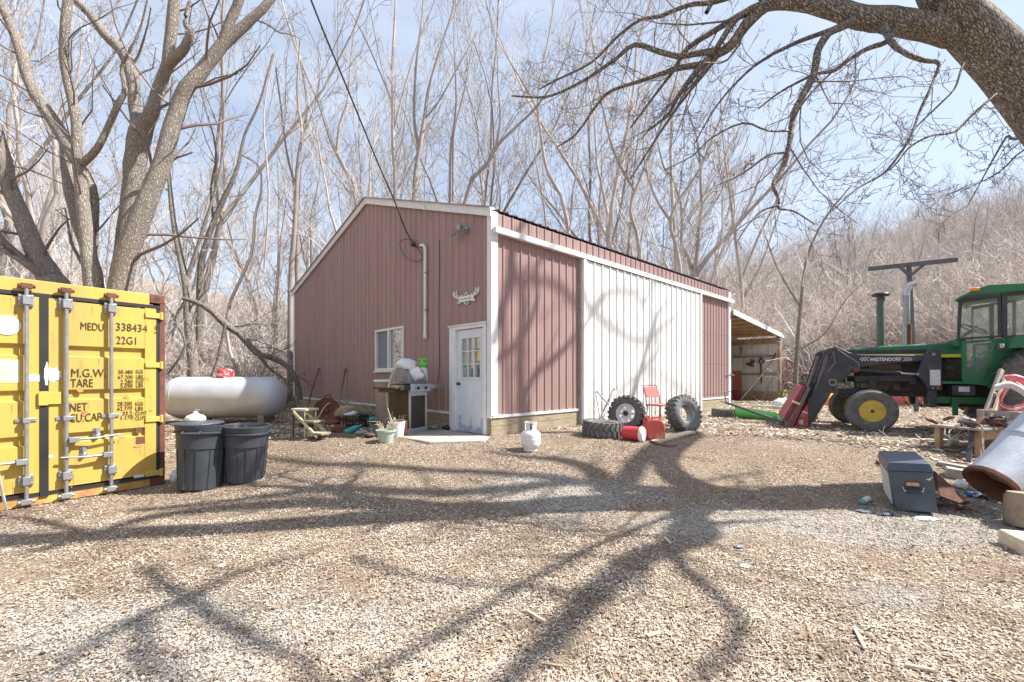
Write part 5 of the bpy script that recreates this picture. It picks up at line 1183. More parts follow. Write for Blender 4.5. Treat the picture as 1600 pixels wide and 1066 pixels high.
# brush pile by the wall
q = random.Random(5); mb = MB(); c0 = at(530, 650, 11.2); c0.z = gz(c0.x, c0.y)
for i in range(420):
    a = q.uniform(0, 6.28); r = abs(q.gauss(0, .75)); p = c0+V(math.cos(a)*r*1.3, math.sin(a)*r*.6, q.uniform(0, .42)*max(0, 1-r/1.6)); d_ = V(q.gauss(0, 1), q.gauss(0, 1), q.gauss(0, .45)).normalized()
    l = q.uniform(.15, .6); mb.tube([p, p+d_*l*.5+V(0, 0, q.uniform(0, .08)), p+d_*l], [.008, .006, .003], 4)
tag(mb.build('brush_pile', 'dry_stalk', org=c0), 'heap of dry twigs against the gable wall behind the crate', 'brush pile', kind='stuff')
c_ = at(543, 645, 10.6); crumple(V(c_.x, c_.y, gz(c_.x, c_.y)+.2), .22, 'tan_bark', 'bark_heap', 'brown curled bark lump on top of the brush pile', 'bark', 12, (1.3, .8, .8))
P, w_ = smooth_path([at(496, 655, 10.4), at(510, 633, 10.6), at(525, 630, 10.7), at(541, 645, 10.6)], [.014]*4, 4); tag(MB().tube(P, .013, 7).build('stick', 'pale_wood', org=P[0]), 'pale bent stick arching over the brush pile', 'stick')
# debris right of the grill
for px, py, m_, lb in ((676, 672, 'steel_grey', 'grey scrap lying at the right foot of the grill'), (690, 668, 'teal', 'teal scrap on the slab edge by the skirt boards'), (702, 672, 'black_plastic', 'black crumpled scrap left of the entry door')):
    c_ = gp(px, py); crumple(V(c_.x, c_.y, c_.z+.05), .09, m_, 'scrap', lb, 'scrap', px, (1.6, .8, .5))
# ------------------------------------------------------------------ propane cylinder
o = gp(830, 708); o.y += .16; o.z = gz(o.x, o.y)-.005
pcyl = thing('propane_cylinder', o, 'small white propane cylinder standing alone in the gravel yard', 'gas cylinder')
MB().lathe([(.0, .03), (.08, .032), (.125, .05), (.15, .09), (.155, .12), (.155, .175), (.158, .177), (.158, .190), (.155, .192), (.155, .25), (.148, .28), (.11, .315), (.05, .33), (0, .332)], o, n=40).build('vessel', 'white_plain', pcyl)
MB().lathe([(.10, 0), (.11, 0), (.112, .05), (.10, .05)], o, n=32, closed=True).build('foot_ring', 'white_plain', pcyl)
mb = MB()
for a0, a1 in ((-2.6, -1.75), (-1.35, -.5), (.2, 1.4), (1.7, 2.9)):
    n_ = 8; 
    for i in range(n_):
        a, b = a0+(a1-a0)*i/n_, a0+(a1-a0)*(i+1)/n_
        p = lambda an, r, z: o+V(math.cos(an)*r, math.sin(an)*r, z)
        mb.hexa([p(a, .088, .31), p(b, .088, .31), p(b, .092, .31), p(a, .092, .31), p(a, .092, .45), p(b, .092, .45), p(b, .096, .45), p(a, .096, .45)])
mb.lathe([(.091, .43), (.099, .43), (.099, .452), (.091, .452)], o, n=32, closed=True); mb.build('collar', 'white_plain', pcyl)
mb = MB(); mb.cyl(o+UP*.33, o+UP*.39, .018); mb.lathe([(.0, 0), (.03, 0), (.03, .02), (0, .02)], o+UP*.40, UP, 12); mb.cyl(o+V(0, -.05, .365), o+V(0, .02, .365), .014); mb.build('valve', 'dark_metal', pcyl)

q = random.Random(33); js = [('dark iron bracket lying between the step stand and the plow disc', 478, 668), ('dark rubber lump right of the black crate', 590, 655), ('rusty pan lying left of the teal bottle', 530, 676), ('grey crumpled tin below the step stand', 490, 684), ('dark clod beside the green pot', 577, 684), ('black bucket lump leaning behind the grill foot', 600, 662), ('rusty block at the foot of the plow disc', 520, 664), ('grey flat scrap in front of the crate', 566, 680)]
for i, (lb_, px, py) in enumerate(js):
    c_ = gp(px, py); c_.z = gz(c_.x, c_.y)+.05; crumple(c_, q.uniform(.08, .14), ['dark_metal', 'rubber', 'rust', 'steel_grey', 'grimy', 'black_plastic', 'rust', 'grey_wood'][i], 'scrap', lb_, 'scrap', 120+i, (q.uniform(.8, 1.7), q.uniform(.6, 1), q.uniform(.4, .9)))
# ------------------------------------------------------------------ tyres and clutter along the white door
def wheel_parts(root, Rr, w_, rim_r, m_t='tyre_worn', lugs=22, lug_h=.022, rim_m='white_plain', rim=True, hub=True):
    """a wheel with its axle along local y"""
    AX = V(0, 1, 0); h = w_/2
    pr = [(rim_r, -h*.72), (rim_r+.02, -h*.86), (rim_r+(Rr-rim_r)*.5, -h), (Rr*.93, -h*.96), (Rr*.985, -h*.78), (Rr, -h*.4), (Rr, h*.4), (Rr*.985, h*.78), (Rr*.93, h*.96), (rim_r+(Rr-rim_r)*.5, h), (rim_r+.02, h*.86), (rim_r, h*.72), (rim_r-.012, h*.6), (rim_r-.012, -h*.6)]
    ty = MB().lathe(pr, V(0, 0, 0), AX, 64, closed=True).build('tyre', m_t, root, local=True)
    if lugs:
        mb = MB()
        for i in range(lugs):
            for s_ in (-1, 1):
                a = 2*math.pi*(i+(.5 if s_ > 0 else 0))/lugs; c_, s2 = math.cos(a), math.sin(a); rd = V(c_, 0, s2); tn = V(-s2, 0, c_)
                b_ = 2*math.pi/lugs*Rr*.30
                p = lambda r, y, t_: rd*r+V(0, y*s_, 0)+tn*t_
                mb.hexa([p(Rr-.01, h*.05, -b_-.02), p(Rr-.01, h*.05, b_-.02), p(Rr-.02, h*.9, b_), p(Rr-.02, h*.9, -b_), p(Rr+lug_h, h*.05, -b_*.8-.02), p(Rr+lug_h, h*.05, b_*.8-.02), p(Rr+lug_h*.7, h*.93, b_*.8), p(Rr+lug_h*.7, h*.93, -b_*.8)])
                mb.hexa([p(Rr*.90, h*.95, b_*.9), p(Rr*.90, h*.95, -b_*.9), p(Rr-.02, h*.9, -b_*.9), p(Rr-.02, h*.9, b_*.9), p(Rr*.90, h*1.06, b_*.7), p(Rr*.90, h*1.06, -b_*.7), p(Rr+lug_h*.6, h*1.02, -b_*.8), p(Rr+lug_h*.6, h*1.02, b_*.8)])
        mb.build('tread', m_t, root, local=True)
    if rim:
        mb = MB(); mb.lathe([(rim_r+.01, -h*.75), (rim_r-.015, -h*.70), (rim_r-.03, -h*.2), (rim_r-.03, h*.2), (rim_r-.015, h*.70), (rim_r+.01, h*.75), (rim_r-.003, h*.6), (rim_r-.02, 0), (rim_r-.003, -h*.6)], V(0, 0, 0), AX, 48, closed=True)
        r_ = mb.build('rim', rim_m, root, local=True)
        if hub:
            mb = MB()
            mb.lathe([(rim_r*.45, -h*.30), (rim_r*.5, -h*.36), (rim_r*.28, -h*.5), (0, -h*.5)], V(0, 0, 0), AX, 32)
            for i in range(8):
                a = i*math.pi/4; d_ = V(math.cos(a), 0, math.sin(a)); mb.bar(d_*rim_r*.42+V(0, -h*.32, 0), d_*(rim_r-.015)+V(0, -h*.25, 0), .055, .012, V(0, 1, 0))
            mb.build('wheel_disc', rim_m, r_, local=True)
            mb = MB(); mb.lathe([(rim_r*.26, -h*.5), (rim_r*.26, -h*.75), (rim_r*.2, -h*.85), (rim_r*.1, -h*.86), (rim_r*.09, -h*.7), (0, -h*.7)], V(0, 0, 0), AX, 20); mb.build('hub', 'dark_metal', r_, local=True)
def place_axis(root, c_, ax):               # local -y (outer face) looks along ax
    y = -Vector(ax).normalized(); x = y.cross(UP).normalized(); z = x.cross(y)
    M = Matrix((x, y, z)).transposed().to_4x4(); M.translation = c_; root.matrix_world = M
TR = .345
t_ = thing('mud_tyre', (0, 0, 0), 'knobbly tyre with a pale spoked hub leaning on the white sliding door', 'tyre', 'tyres by the sliding door')
wheel_parts(t_, TR, .27, .19); c_ = gp(982, 674)+V(0, .12, 0); c_.z = gz(c_.x, c_.y)+TR*.97; place_axis(t_, c_, V(-.50, -.80, .22))
t_ = thing('mud_tyre', (0, 0, 0), 'sunlit knobbly tyre with an open grey rim leaning in front of the red chair', 'tyre', 'tyres by the sliding door')
wheel_parts(t_, TR+.01, .26, .19, 'tyre_grey', rim_m='steel_grey', hub=False); c_ = gp(1071, 674)+V(0, .1, 0); c_.z = gz(c_.x, c_.y)+TR*.98; place_axis(t_, c_, V(.42, -.85, .26))
t_ = thing('mud_tyre', (0, 0, 0), 'knobbly tyre lying flat on the ground beside the red cooler', 'tyre', 'tyres by the sliding door')
wheel_parts(t_, TR, .26, .19, 'tyre_worn', rim=False); c_ = gp(948, 686)+V(0, .35, 0); c_.z = gz(c_.x, c_.y)+.135; place_axis(t_, c_, V(.05, -.03, 1))
t_ = thing('mud_tyre', (0, 0, 0), 'small tyre lying flat by the far corner of the barn near the green tub', 'tyre')
wheel_parts(t_, .30, .2, .17, 'tyre_worn', rim=False); c_ = gp(1139, 652)+V(0, .25, 0); c_.z = gz(c_.x, c_.y)+.1; place_axis(t_, c_, V(.03, .02, 1))
c8 = lambda x, y, Y: at(900+x*.1375, 580+y*.1375, Y)
fz_ = thing('folding_frame', gp(935, 672), 'bent grey metal tube frame leaning over the flat tyre', 'metal frame')
for i, p in enumerate(([(225, 238, 8.9), (252, 400, 8.75), (275, 535, 8.6)], [(225, 238, 8.9), (240, 233, 8.9), (255, 250, 8.9), (400, 415, 8.7)], [(425, 205, 9.1), (350, 370, 8.9), (270, 530, 8.6)], [(425, 205, 9.1), (440, 200, 9.1), (455, 225, 9.0), (475, 370, 8.8)])):
    MB().tube([c8(*q) for q in p], .014, 8).build('tube', 'steel_grey', fz_)
MB().tube([c8(452, 225, 9.0), c8(320, 510, 8.5), c8(170, 755, 7.95)], .013, 8).build('tube', 'white_stick', fz_)
# red chair
o = gp(1040, 667); o.y += .35; o.z = gz(o.x, o.y); ch = thing('metal_chair', o, 'faded red metal chair partly hidden behind the sunlit tyre', 'chair')
cx_, cy_ = V(.88, .47, 0), V(-.47, .88, 0)
def chp(x, y, z): return o+cx_*x+cy_*y+UP*z
mb = MB().span(o, cx_, cy_, UP, -.2, .2, -.2, .2, .42, .46); mb.build('seat', 'chair_red', ch, bev=.01)
mb = MB().hexa([chp(-.2, .2, .60), chp(.2, .2, .60), chp(.2, .225, .60), chp(-.2, .225, .60), chp(-.2, .30, .84), chp(.2, .30, .84), chp(.2, .325, .84), chp(-.2, .325, .84)]); mb.build('backrest', 'chair_red', ch, bev=.006)
mb = MB(); mb.tube([chp(-.2, .21, .40), chp(-.21, .22, .62), chp(-.21, .32, .87), chp(.21, .32, .87), chp(.21, .22, .62), chp(.2, .21, .40)], .011, 8); mb.build('back_frame', 'purple_rod', ch)
for x, y in ((-.19, -.18), (.19, -.18), (-.19, .19), (.19, .19)): MB().tube([chp(x, y, .42), chp(x*1.05, y*1.15, 0)], .011, 7).build('leg', 'purple_rod', ch)
MB().tube([chp(-.19, -.18, .2), chp(.19, -.18, .2)], .008, 6).build('stretcher', 'purple_rod', ch)
def jerry(c_, a, w_, d_, h_, label):
    t_ = thing('fuel_can', c_, label, 'fuel can', None, a)
    pf = [(-w_/2, 0), (w_/2, 0), (w_/2, h_*.72), (w_*.30, h_*.90), (-w_*.28, h_*.90), (-w_/2, h_*.78)]
    mb = MB().prism([V(x, -d_/2, z) for x, z in pf], V(0, d_, 0)); mb.build('body', 'fuel_red', t_, bev=.022, local=True)
    mb = MB(); mb.tube([V(-w_*.2, 0, h_*.88), V(-w_*.2, 0, h_*.99), V(w_*.2, 0, h_*.99), V(w_*.34, 0, h_*.84)], .016, 8); mb.build('handle', 'fuel_red', t_, local=True)
    mb = MB(); mb.lathe([(.03, 0), (.03, .03), (.02, .04), (.016, .09), (0, .09)], V(-w_*.38, 0, h_*.82), V(-.5, 0, 1), 14); mb.build('spout_cap', 'red_plain', t_, local=True)
    return t_
p = gp(1028, 689)+V(0, .14, 0); p.z = gz(p.x, p.y); jerry(p, R(-12), .30, .22, .38, 'large sun faded red fuel can standing behind the pale board')
p = gp(1016, 677)+V(0, .12, 0); p.z = gz(p.x, p.y); jerry(p, R(60), .22, .17, .30, 'smaller bright red fuel can behind the large faded one')
p = gp(1000, 691)+V(-.05, .14, .125); co = thing('drink_cooler', V(p.x, p.y, p.z-.125), 'red round drink cooler with a white lid lying on its side by the flat tyre', 'cooler')
MB().lathe([(.10, -.20), (.115, -.19), (.125, .10), (.128, .11), (0, .11)], p, V(.80, -.58, -.02), 32).build('body', 'red_plain', co)
MB().lathe([(.13, .10), (.13, .14), (.11, .165), (0, .17)], p, V(.80, -.58, -.02), 32).build('lid', 'white_plain', co)
a, b = gp(1022, 692)+UP*.015, gp(1080, 679)+UP*.05
tag(MB().bar(a, b, .15, .035).build('board', 'pale_wood', org=a), 'pale new board lying flat in front of the sunlit tyre', 'board')
P = [gp(1016, 691)+UP*.02, gp(1030, 697)+UP*.02, gp(1043, 699)+UP*.02, gp(1058, 698)+UP*.02]
tag(MB().tube(P, [.02, .012, .01, .008], 6).build('rusty_rod', 'rust', org=P[0]), 'short rusty rod lying in front of the pale board', 'rod')
# small chain and hook at the barn's far corner
a = SP(SL-.35, 1.55, .05); tag(MB().tube([a+SD*.0, a+SD*.3+UP*.02, a+SD*.62-UP*.02], .018, 8).tube([a+SD*.35+UP*.1, a+SD*.35-UP*.12], .012, 6).build('gate_latch', 'steel_grey', org=a), 'grey gate latch on the far red panel of the long wall', 'latch')
# inside the shed
def ep(px, py, off=.12):                   # point on the shed end wall seen at a pixel
    n = SD; k = ray(px, py); d0 = BC+SD*(S1-off); o_ = V(0, 0, CZ); t_ = (d0-o_).dot(n)/k.dot(n); return o_+k*t_
c4 = lambda x, y: (1120+x*.2064, 470+y*.2064)
tag(MB().bar(ep(*c4(180, 750), .9)+V(0, 0, 0), ep(*c4(450, 430), .2), .12, .05).build('leaning_board', 'pale_wood', org=ep(*c4(180, 750), .9)), 'long pale board leaning diagonally inside the open shed', 'board')
tag(MB().bar(ep(*c4(340, 750), .5), ep(*c4(450, 530), .2), .07, .04).build('leaning_board', 'grey_wood', org=ep(*c4(340, 750), .5)), 'shorter grey board leaning beside the long one in the open shed', 'board')
tag(MB().bar(ep(*c4(410, 470), .15), ep(*c4(448, 395), .12), .10, .04).build('leaning_board', 'rust', org=ep(*c4(410, 470), .15)), 'dark brown board end wedged at the top right of the shed wall', 'board')
q1, q2 = ep(*c4(118, 530), .7), ep(*c4(190, 665), .7)
tag(MB().prism([q1, V(q2.x, q2.y, q1.z), q2, V(q1.x, q1.y, q2.z)], SD*.04).build('metal_sheet', mat('sheet_rust', (.42, .15, .08), (.32, .12, .07), sc=8, rough=.8), org=q1, bev=.01), 'rust red metal sheet standing at the left inside the open shed', 'sheet')
q1, q2 = ep(*c4(118, 670), .9), ep(*c4(175, 755), .9)
tag(MB().prism([q1, V(q2.x, q2.y, q1.z), q2, V(q1.x, q1.y, q2.z)], SD*.2).build('feed_box', 'implement_red', org=q1, bev=.02), 'dark maroon box under the rust red sheet in the shed', 'box')
mb = MB(); mb.tube([ep(*c4(335, 430)), ep(*c4(318, 460)), ep(*c4(335, 485)), ep(*c4(355, 462)), ep(*c4(340, 432))], .035, 8); mb.tube([ep(*c4(336, 480)), ep(*c4(338, 625))], .035, 8)
tag(mb.build('hanging_tool', 'rust', org=ep(*c4(335, 430))), 'rusty long handled tool hanging on the shed wall rail', 'tool')
mb = MB(); mb.bar(ep(*c4(225, 475)), ep(*c4(275, 495)), .16, .1); mb.bar(ep(*c4(255, 480)), ep(*c4(285, 452)), .1, .1); mb.bar(ep(*c4(262, 462)), ep(*c4(262, 440)), .04, .04)
tag(mb.build('hanging_tool', 'rust', org=ep(*c4(255, 480))), 'short rusty block shaped tool hanging left of the long one in the shed', 'tool')
mb = MB()
for i in range(5):
    cx0, cy0, r0 = c4(150, 370)[0], c4(150, 370)[1], 9+i*.8; mb.tube([ep(cx0+i*.4+r0*.62*math.cos(a*.5236), cy0+r0*math.sin(a*.5236), .3) for a in range(13)], .012, 5, False)
tag(mb.build('wire_coil', 'grey_wood', org=ep(*c4(150, 370), .3)), 'coil of thin wire hanging at the upper left of the shed wall', 'wire coil')
a = ep(*c4(70, 600), 4.5)
# pallet right of shed
o = gp(1232, 630); o.y += .1; pl = thing('pallet', o, 'yellow green weathered pallet standing right of the open shed post', 'pallet')
for i in range(4): MB().span(o, V(.9, .43, 0), V(-.43, .9, 0), UP, -.32, .38, 0, .03, .02+i*.135, .13+i*.135).build('board', 'pallet_green', pl)
for x in (-.3, .02, .32): MB().span(o, V(.9, .43, 0), V(-.43, .9, 0), UP, x, x+.05, .031, .12, 0, .55).build('stringer', 'pallet_green', pl)
# light strip of debris and spear at the shed front
a, b = at(1175, 627, 15.2), at(1222, 632, 14.6); a.z = gz(a.x, a.y)+.06; b.z = gz(b.x, b.y)+.06
tag(MB().bar(a, b, .12, .06).build('plank', mat('pale_mint', (.55, .66, .52), (.5, .6, .48), sc=5, rough=.7), org=a), 'pale green plank on the ground in front of the open shed', 'plank')
# green tub
a, b = at(1160, 640, 11.6), at(1222, 652, 10.6); a.z = gz(a.x, a.y)+.24; b.z = gz(b.x, b.y)+.16
tb = thing('green_tub', V(a.x, a.y, a.z-.24), 'bright green half round plastic trough lying by the far barn corner', 'trough')
d_ = (b-a).normalized(); sd_ = d_.cross(UP).normalized(); up_ = sd_.cross(d_)
def hs(r, ln):
    def f(u, v):
        an = math.pi*(1+v)+.25; rr_ = r*(1-.3*u); return a+d_*(ln*u)+sd_*math.cos(an)*rr_+up_*math.sin(an)*rr_
    return f
mb = MB(); mb.grid(hs(.27, (b-a).length), 8, 12); mb.grid(hs(.255, (b-a).length), 8, 12); mb.build('shell', 'tub_green', tb)
mb = MB(); mb.add([hs(.27, 1)(0, j/12) for j in range(13)], [tuple(range(13))]); mb.v = mb.v+[v+d_*.02 for v in mb.v]; mb.f.append(tuple(range(13, 26))); mb.build('end_wall', 'tub_green', tb)
# ------------------------------------------------------------------ tractor with loader
TC = V(7.5, 9.55, 0); TCz = .40; TA_ = V(.89, -.456, 0).normalized(); TN = V(.456, .89, 0).normalized()
def uw(px, py, v):
    k = (px-800)/F; c_ = TC+TN*v; u = (k*c_.y-c_.x)/(TA_.x-k*TA_.y); Y = c_.y+TA_.y*u
    return u, CZ+(HY-py)/F*Y-TCz
def tp(u, v, w_): return TC+TA_*u+TN*v+UP*(w_+TCz)
tr = thing('tractor', TC+UP*TCz, 'green cab tractor with yellow wheels parked side on at the right edge', 'tractor')
cA = lambda x, y: (1230+x*.1875, 520+y*.1875)
cB = lambda x, y: (1300+x*.1125, 530+y*.1125)
cC = lambda x, y: (1440+x*.2346, 430+y*.2346)
def plate(pts, v0, v1, fn=None, ref=None):
    """outline traced at lateral v0 (or ref), extruded to v1"""
    r = v0 if ref is None else ref
    q = [uw(*(fn(*p) if fn else p), r) for p in pts]
    return MB().prism([tp(u, v0, w_) for u, w_ in q], TN*(v1-v0))
# hood
hood = plate([(470, 150), (560, 132), (760, 112), (1100, 95), (1420, 80), (1450, 100), (1465, 205), (480, 225)], -.36, .36, cA)
# chamfer hood top: shrink upper points sideways
for i, p in enumerate(hood.v):
    w_ = p.z
    if w_ > 1.9+0: pass
hb = hood.build('hood', 'tractor_green', tr, bev=.05)
plate([(475, 182), (1285, 175), (1285, 188), (475, 200)], -.366, -.362, cA).build('decal', 'decal_yellow', hb, smooth=0)
plate([(1285, 180), (1462, 177), (1464, 203), (1285, 206)], -.366, -.362, cA).build('decal', 'decal_yellow', hb, smooth=0)
plate([(480, 150), (1160, 138), (1160, 172), (480, 180)], -.365, -.362, cA).build('side_stripe', 'loader_black', hb, smooth=0)
plate([(462, 225), (470, 155), (485, 155), (485, 420), (462, 420)], -.33, .33, cA).build('front_grille', 'grimy', tr)
plate([(590, 225), (1470, 206), (1475, 480), (1300, 500), (600, 500)], -.24, .24, cA).build('engine_block', 'grimy', tr, bev=.03)
mb = MB()
for i in range(20):
    x = 745+i*10; q = plate([(x, 412), (x+5, 412), (x+5, 478), (x, 478)], -.30, -.245, cA); mb.v, mb.f = mb.v, mb.f; mb.add(q.v, q.f)
for i in range(9):
    x = 585+i*10; q = plate([(x, 412), (x+5, 412), (x+5, 455), (x, 455)], -.30, -.245, cA); mb.add(q.v, q.f)
mb.build('radiator_fins', 'dirty_brass', tr)
mb = MB()
for i in range(26):
    x = 690+i*10; q = plate([(x, 265), (x+5, 262), (x+5, 305), (x, 305)], -.30, -.245, cA); mb.add(q.v, q.f)
mb.build('side_louvres', 'dirty_brass', tr)
q = random.Random(3)
for i in range(26):                          # pipes, hoses and housings on the engine's near side
    x, y = q.uniform(600, 1450), q.uniform(215, 480); u, w_ = uw(*cA(x, y), -.26); mb = MB()
    if i % 3: mb.box(tp(u, -.27, w_), (q.uniform(.04, .16), q.uniform(.04, .1), q.uniform(.04, .12))); mb.build('engine_housing', ['dark_metal', 'grimy', 'dark_metal', 'dirty_brass', 'steel_grey'][i % 5], tr, bev=.008)
    else: mb.tube([tp(u, -.26, w_), tp(u+.1, -.32, w_+q.uniform(-.05, .05)), tp(u+.22, -.29, w_+q.uniform(-.12, .1)), tp(u+.3, -.25, w_)], .016, 6); mb.build('engine_hose', 'dark_metal', tr)
plate([(560, 525), (1200, 535), (1300, 520), (1300, 490), (560, 495)], -.22, .22, cA).build('chassis', 'grimy', tr)
plate([(430, 465), (690, 465), (690, 515), (430, 510)], -.30, .30, cA).build('front_weight_bracket', 'loader_black', tr, bev=.01)
plate([(570, 362), (1085, 352), (1085, 408), (570, 410)], -.44, -.37, cA).build('loader_rail', 'loader_black', tr, bev=.008)
plate([(570, 362), (1085, 352), (1085, 408), (570, 410)], .37, .44, cA, -.44).build('loader_rail', 'loader_black', tr, bev=.008)
# front axle and wheels
uwh, wwh = 0.0, .42
plate([(690, 380), (740, 380), (760, 520), (680, 520)], -.52, -.40, cA).build('axle_support', 'grimy', tr)
mb = MB(); mb.span(TC+UP*TCz, TA_, TN, UP, -.09, .09, -.75, .75, .36, .52); mb.build('front_axle', 'tractor_green', tr)
def twheel(v, R_, w_, rr_, u=0, turn=0, nm='front_wheel'):
    wob = thing('tmp', (0, 0, 0), None, None); wob.name = nm
    wob.parent = tr; c_ = tp(u, v, R_)-TC-UP*TCz
    s_ = -1 if v < 0 else 1
    y = -(Matrix.Rotation(turn, 3, 'Z') @ (TN*s_)); x = y.cross(UP).normalized(); z = x.cross(y); M = Matrix((x, y, z)).transposed().to_4x4(); M.translation = c_; wob.matrix_local = M
    return wob
def front(v, lab=None):
    g_ = MB(); h = .14; Rr, rim_r = .42, .20; AX = V(0, 1, 0)
    pr = [(rim_r, -h*.75), (rim_r+.02, -h*.9), (.31, -h*1.04), (.375, -h*1.0), (.395, -h*.85), (.40, -h*.72), (.412, -h*.70), (.415, -h*.5), (.403, -h*.48), (.403, -h*.3), (.42, -h*.28), (.42, -h*.06), (.405, -h*.04), (.405, h*.04), (.42, h*.06), (.42, h*.28), (.403, h*.3), (.403, h*.48), (.415, h*.5), (.412, h*.70), (.40, h*.72), (.395, h*.85), (.375, h*1.0), (.31, h*1.04), (rim_r+.02, h*.9), (rim_r, h*.75), (rim_r-.01, 0)]
    w_ = twheel(v, .415, .28, .2, turn=R(0) if v < 0 else 0)
    o_ = MB().lathe(pr, V(0, 0, 0), AX, 64, closed=True).build('tyre', 'tyre_worn', w_, local=True)
    MB().lathe([(rim_r+.012, -h*.85), (rim_r+.002, -h*.88), (rim_r-.012, -h*.70), (rim_r-.02, -h*.35), (.13, -h*.28), (.12, -h*.42), (.085, -h*.46), (0, -h*.46)], V(0, 0, 0), AX, 48).build('rim', 'tractor_yellow', w_, local=True)
    mb = MB(); mb.lathe([(.05, -h*.45), (.05, -h*.75), (.035, -h*.85), (0, -h*.85)], V(0, 0, 0), AX, 18)
    for i in range(8): a = i*math.pi/4+.2; mb.cyl(V(math.cos(a)*.082, -h*.45, math.sin(a)*.082), V(math.cos(a)*.082, -h*.56, math.sin(a)*.082), .012, n=8)
    mb.lathe([(.098, -h*.44), (.10, -h*.475), (0, -h*.475)], V(0, 0, 0), AX, 32); mb.build('hub', 'rust', w_, local=True)
    mb = MB(); mb.lathe([(.150, -h*.50), (.156, -h*.53), (.162, -h*.50), (.156, -h*.3)], V(0, 0, 0), AX, 40, closed=True)
    for i in range(4): a = i*math.pi/2+.5; mb.box(V(math.cos(a)*.172, -h*.52, math.sin(a)*.172), (.026, .02, .026))
    mb.build('rim_clamp', 'dirty_brass', w_, local=True); return w_
front(-.90); front(.90)
def rear(v):
    w_ = twheel(v, .86, .46, .46, u=2.62, nm='rear_wheel'); h = .23; AX = V(0, 1, 0)
    MB().lathe([(.46, -h*.8), (.50, -h*.95), (.66, -h*1.02), (.78, -h*.95), (.81, -h*.6), (.82, 0), (.81, h*.6), (.78, h*.95), (.66, h*1.02), (.50, h*.95), (.46, h*.8)], V(0, 0, 0), AX, 64, closed=True).build('tyre', 'tyre_worn', w_, local=True)
    mb = MB()
    for i in range(22):
        for s_ in (-1, 1):
            a = 2*math.pi*(i+(.5 if s_ > 0 else 0))/22
            def p(r, y, da): an = a+da; return V(math.cos(an)*r, y*s_, math.sin(an)*r)
            mb.hexa([p(.80, .0, -.03), p(.80, .0, .03), p(.76, h, .14), p(.76, h, .08), p(.86, .0, -.025), p(.86, .0, .025), p(.84, h*1.02, .13), p(.84, h*1.02, .09)])
    mb.build('tread', 'tyre_worn', w_, local=True)
    MB().lathe([(.47, -h*.8), (.45, -h*.7), (.43, -h*.2), (.2, .02), (.14, -.08), (0, -.08)], V(0, 0, 0), AX, 48).build('rim', 'tractor_yellow', w_, local=True)
rear(-.86); rear(.86)
mb = MB(); mb.span(TC+UP*TCz, TA_, TN, UP, 2.5, 2.75, -.75, .75, .74, .98); mb.build('rear_axle', 'tractor_green', tr)
mb = MB(); mb.span(TC+UP*TCz, TA_, TN, UP, 1.1, 2.9, -.24, .24, .5, 1.1); mb.build('transmission', 'grimy', tr, bev=.03)
# stacks
u, w0_ = uw(1376, 545, 0); _, w1_ = uw(1376, 462, 0)
mb = MB(); mb.lathe([(.072, 0), (.072, w1_-w0_-.02), (.06, w1_-w0_)], tp(u, 0, w0_-.03), UP, 20); st_ = mb.build('air_intake', mat('stack_green', (.06, .10, .07), (.10, .12, .10), sc=7, rough=.6), tr)
MB().lathe([(.08, -.01), (.145, -.015), (.155, .02), (.14, .045), (.08, .06), (0, .07)], tp(u, 0, w1_), UP, 28).build('intake_cap', 'black_plastic', st_)
u, w0_ = uw(1416, 545, 0); _, w1_ = uw(1416, 462, 0); _, w2_ = uw(1416, 446, 0)
mb = MB(); mb.cyl(tp(u, 0, w0_-.03), tp(u, 0, w1_), .062); ex = mb.build('exhaust_stack', 'galv', tr)
MB().tube([tp(u, 0, w1_), tp(u, 0, w1_+.08), tp(u+.05, 0, w2_), tp(u+.15, 0, w2_+.03)], [.062, .062, .06, .055], 16).build('exhaust_elbow', 'steel_bright', ex)
MB().lathe([(.067, 0), (.067, .5)], tp(u+.02, 0, w0_), UP, 20).build('heat_shield', 'rust', ex)
# cab
VW = .66
UF = uw(*cC(246, 430), -.66)[0]
def tps(u, v, w_):                         # the cab narrows at its far front corner
    return tp(u+(.62*max(0, 1-(u-UF)/1.25) if v > 0 else 0), v, w_)
def ring(outer, inner, v0, v1, fn, nm, m_, par, bev=0):
    """frame made of bars between an outer and an inner outline"""
    o_ = [uw(*fn(*p), -VW) for p in outer]; i_ = [uw(*fn(*p), -VW) for p in inner]; n = len(o_)
    vs = [tps(u, v0, w_) for u, w_ in o_]+[tps(u, v0, w_) for u, w_ in i_]+[tps(u, v1, w_) for u, w_ in o_]+[tps(u, v1, w_) for u, w_ in i_]
    fs = []
    for k in range(n):
        j = (k+1) % n; fs += [(k, j, n+j, n+k), (2*n+k, 3*n+k, 3*n+j, 2*n+j), (k, 2*n+k, 2*n+j, j), (n+k, n+j, 3*n+j, 3*n+k)]
    return MB().add(vs, fs).build(nm, m_, par, bev=bev)
def fill(pts, v0, v1, fn, nm, m_, par):
    q_ = [uw(*fn(*p), -VW) for p in pts]; n=len(q_); A0=[tps(u, v0, w_) for u, w_ in q_]; B0=[tps(u, v1, w_) for u, w_ in q_]; return MB().add(A0+B0, [tuple(range(n-1, -1, -1)), tuple(range(n, 2*n))]+[(i, (i+1) % n, n+(i+1) % n, n+i) for i in range(n)]).build(nm, m_, par, smooth=0)
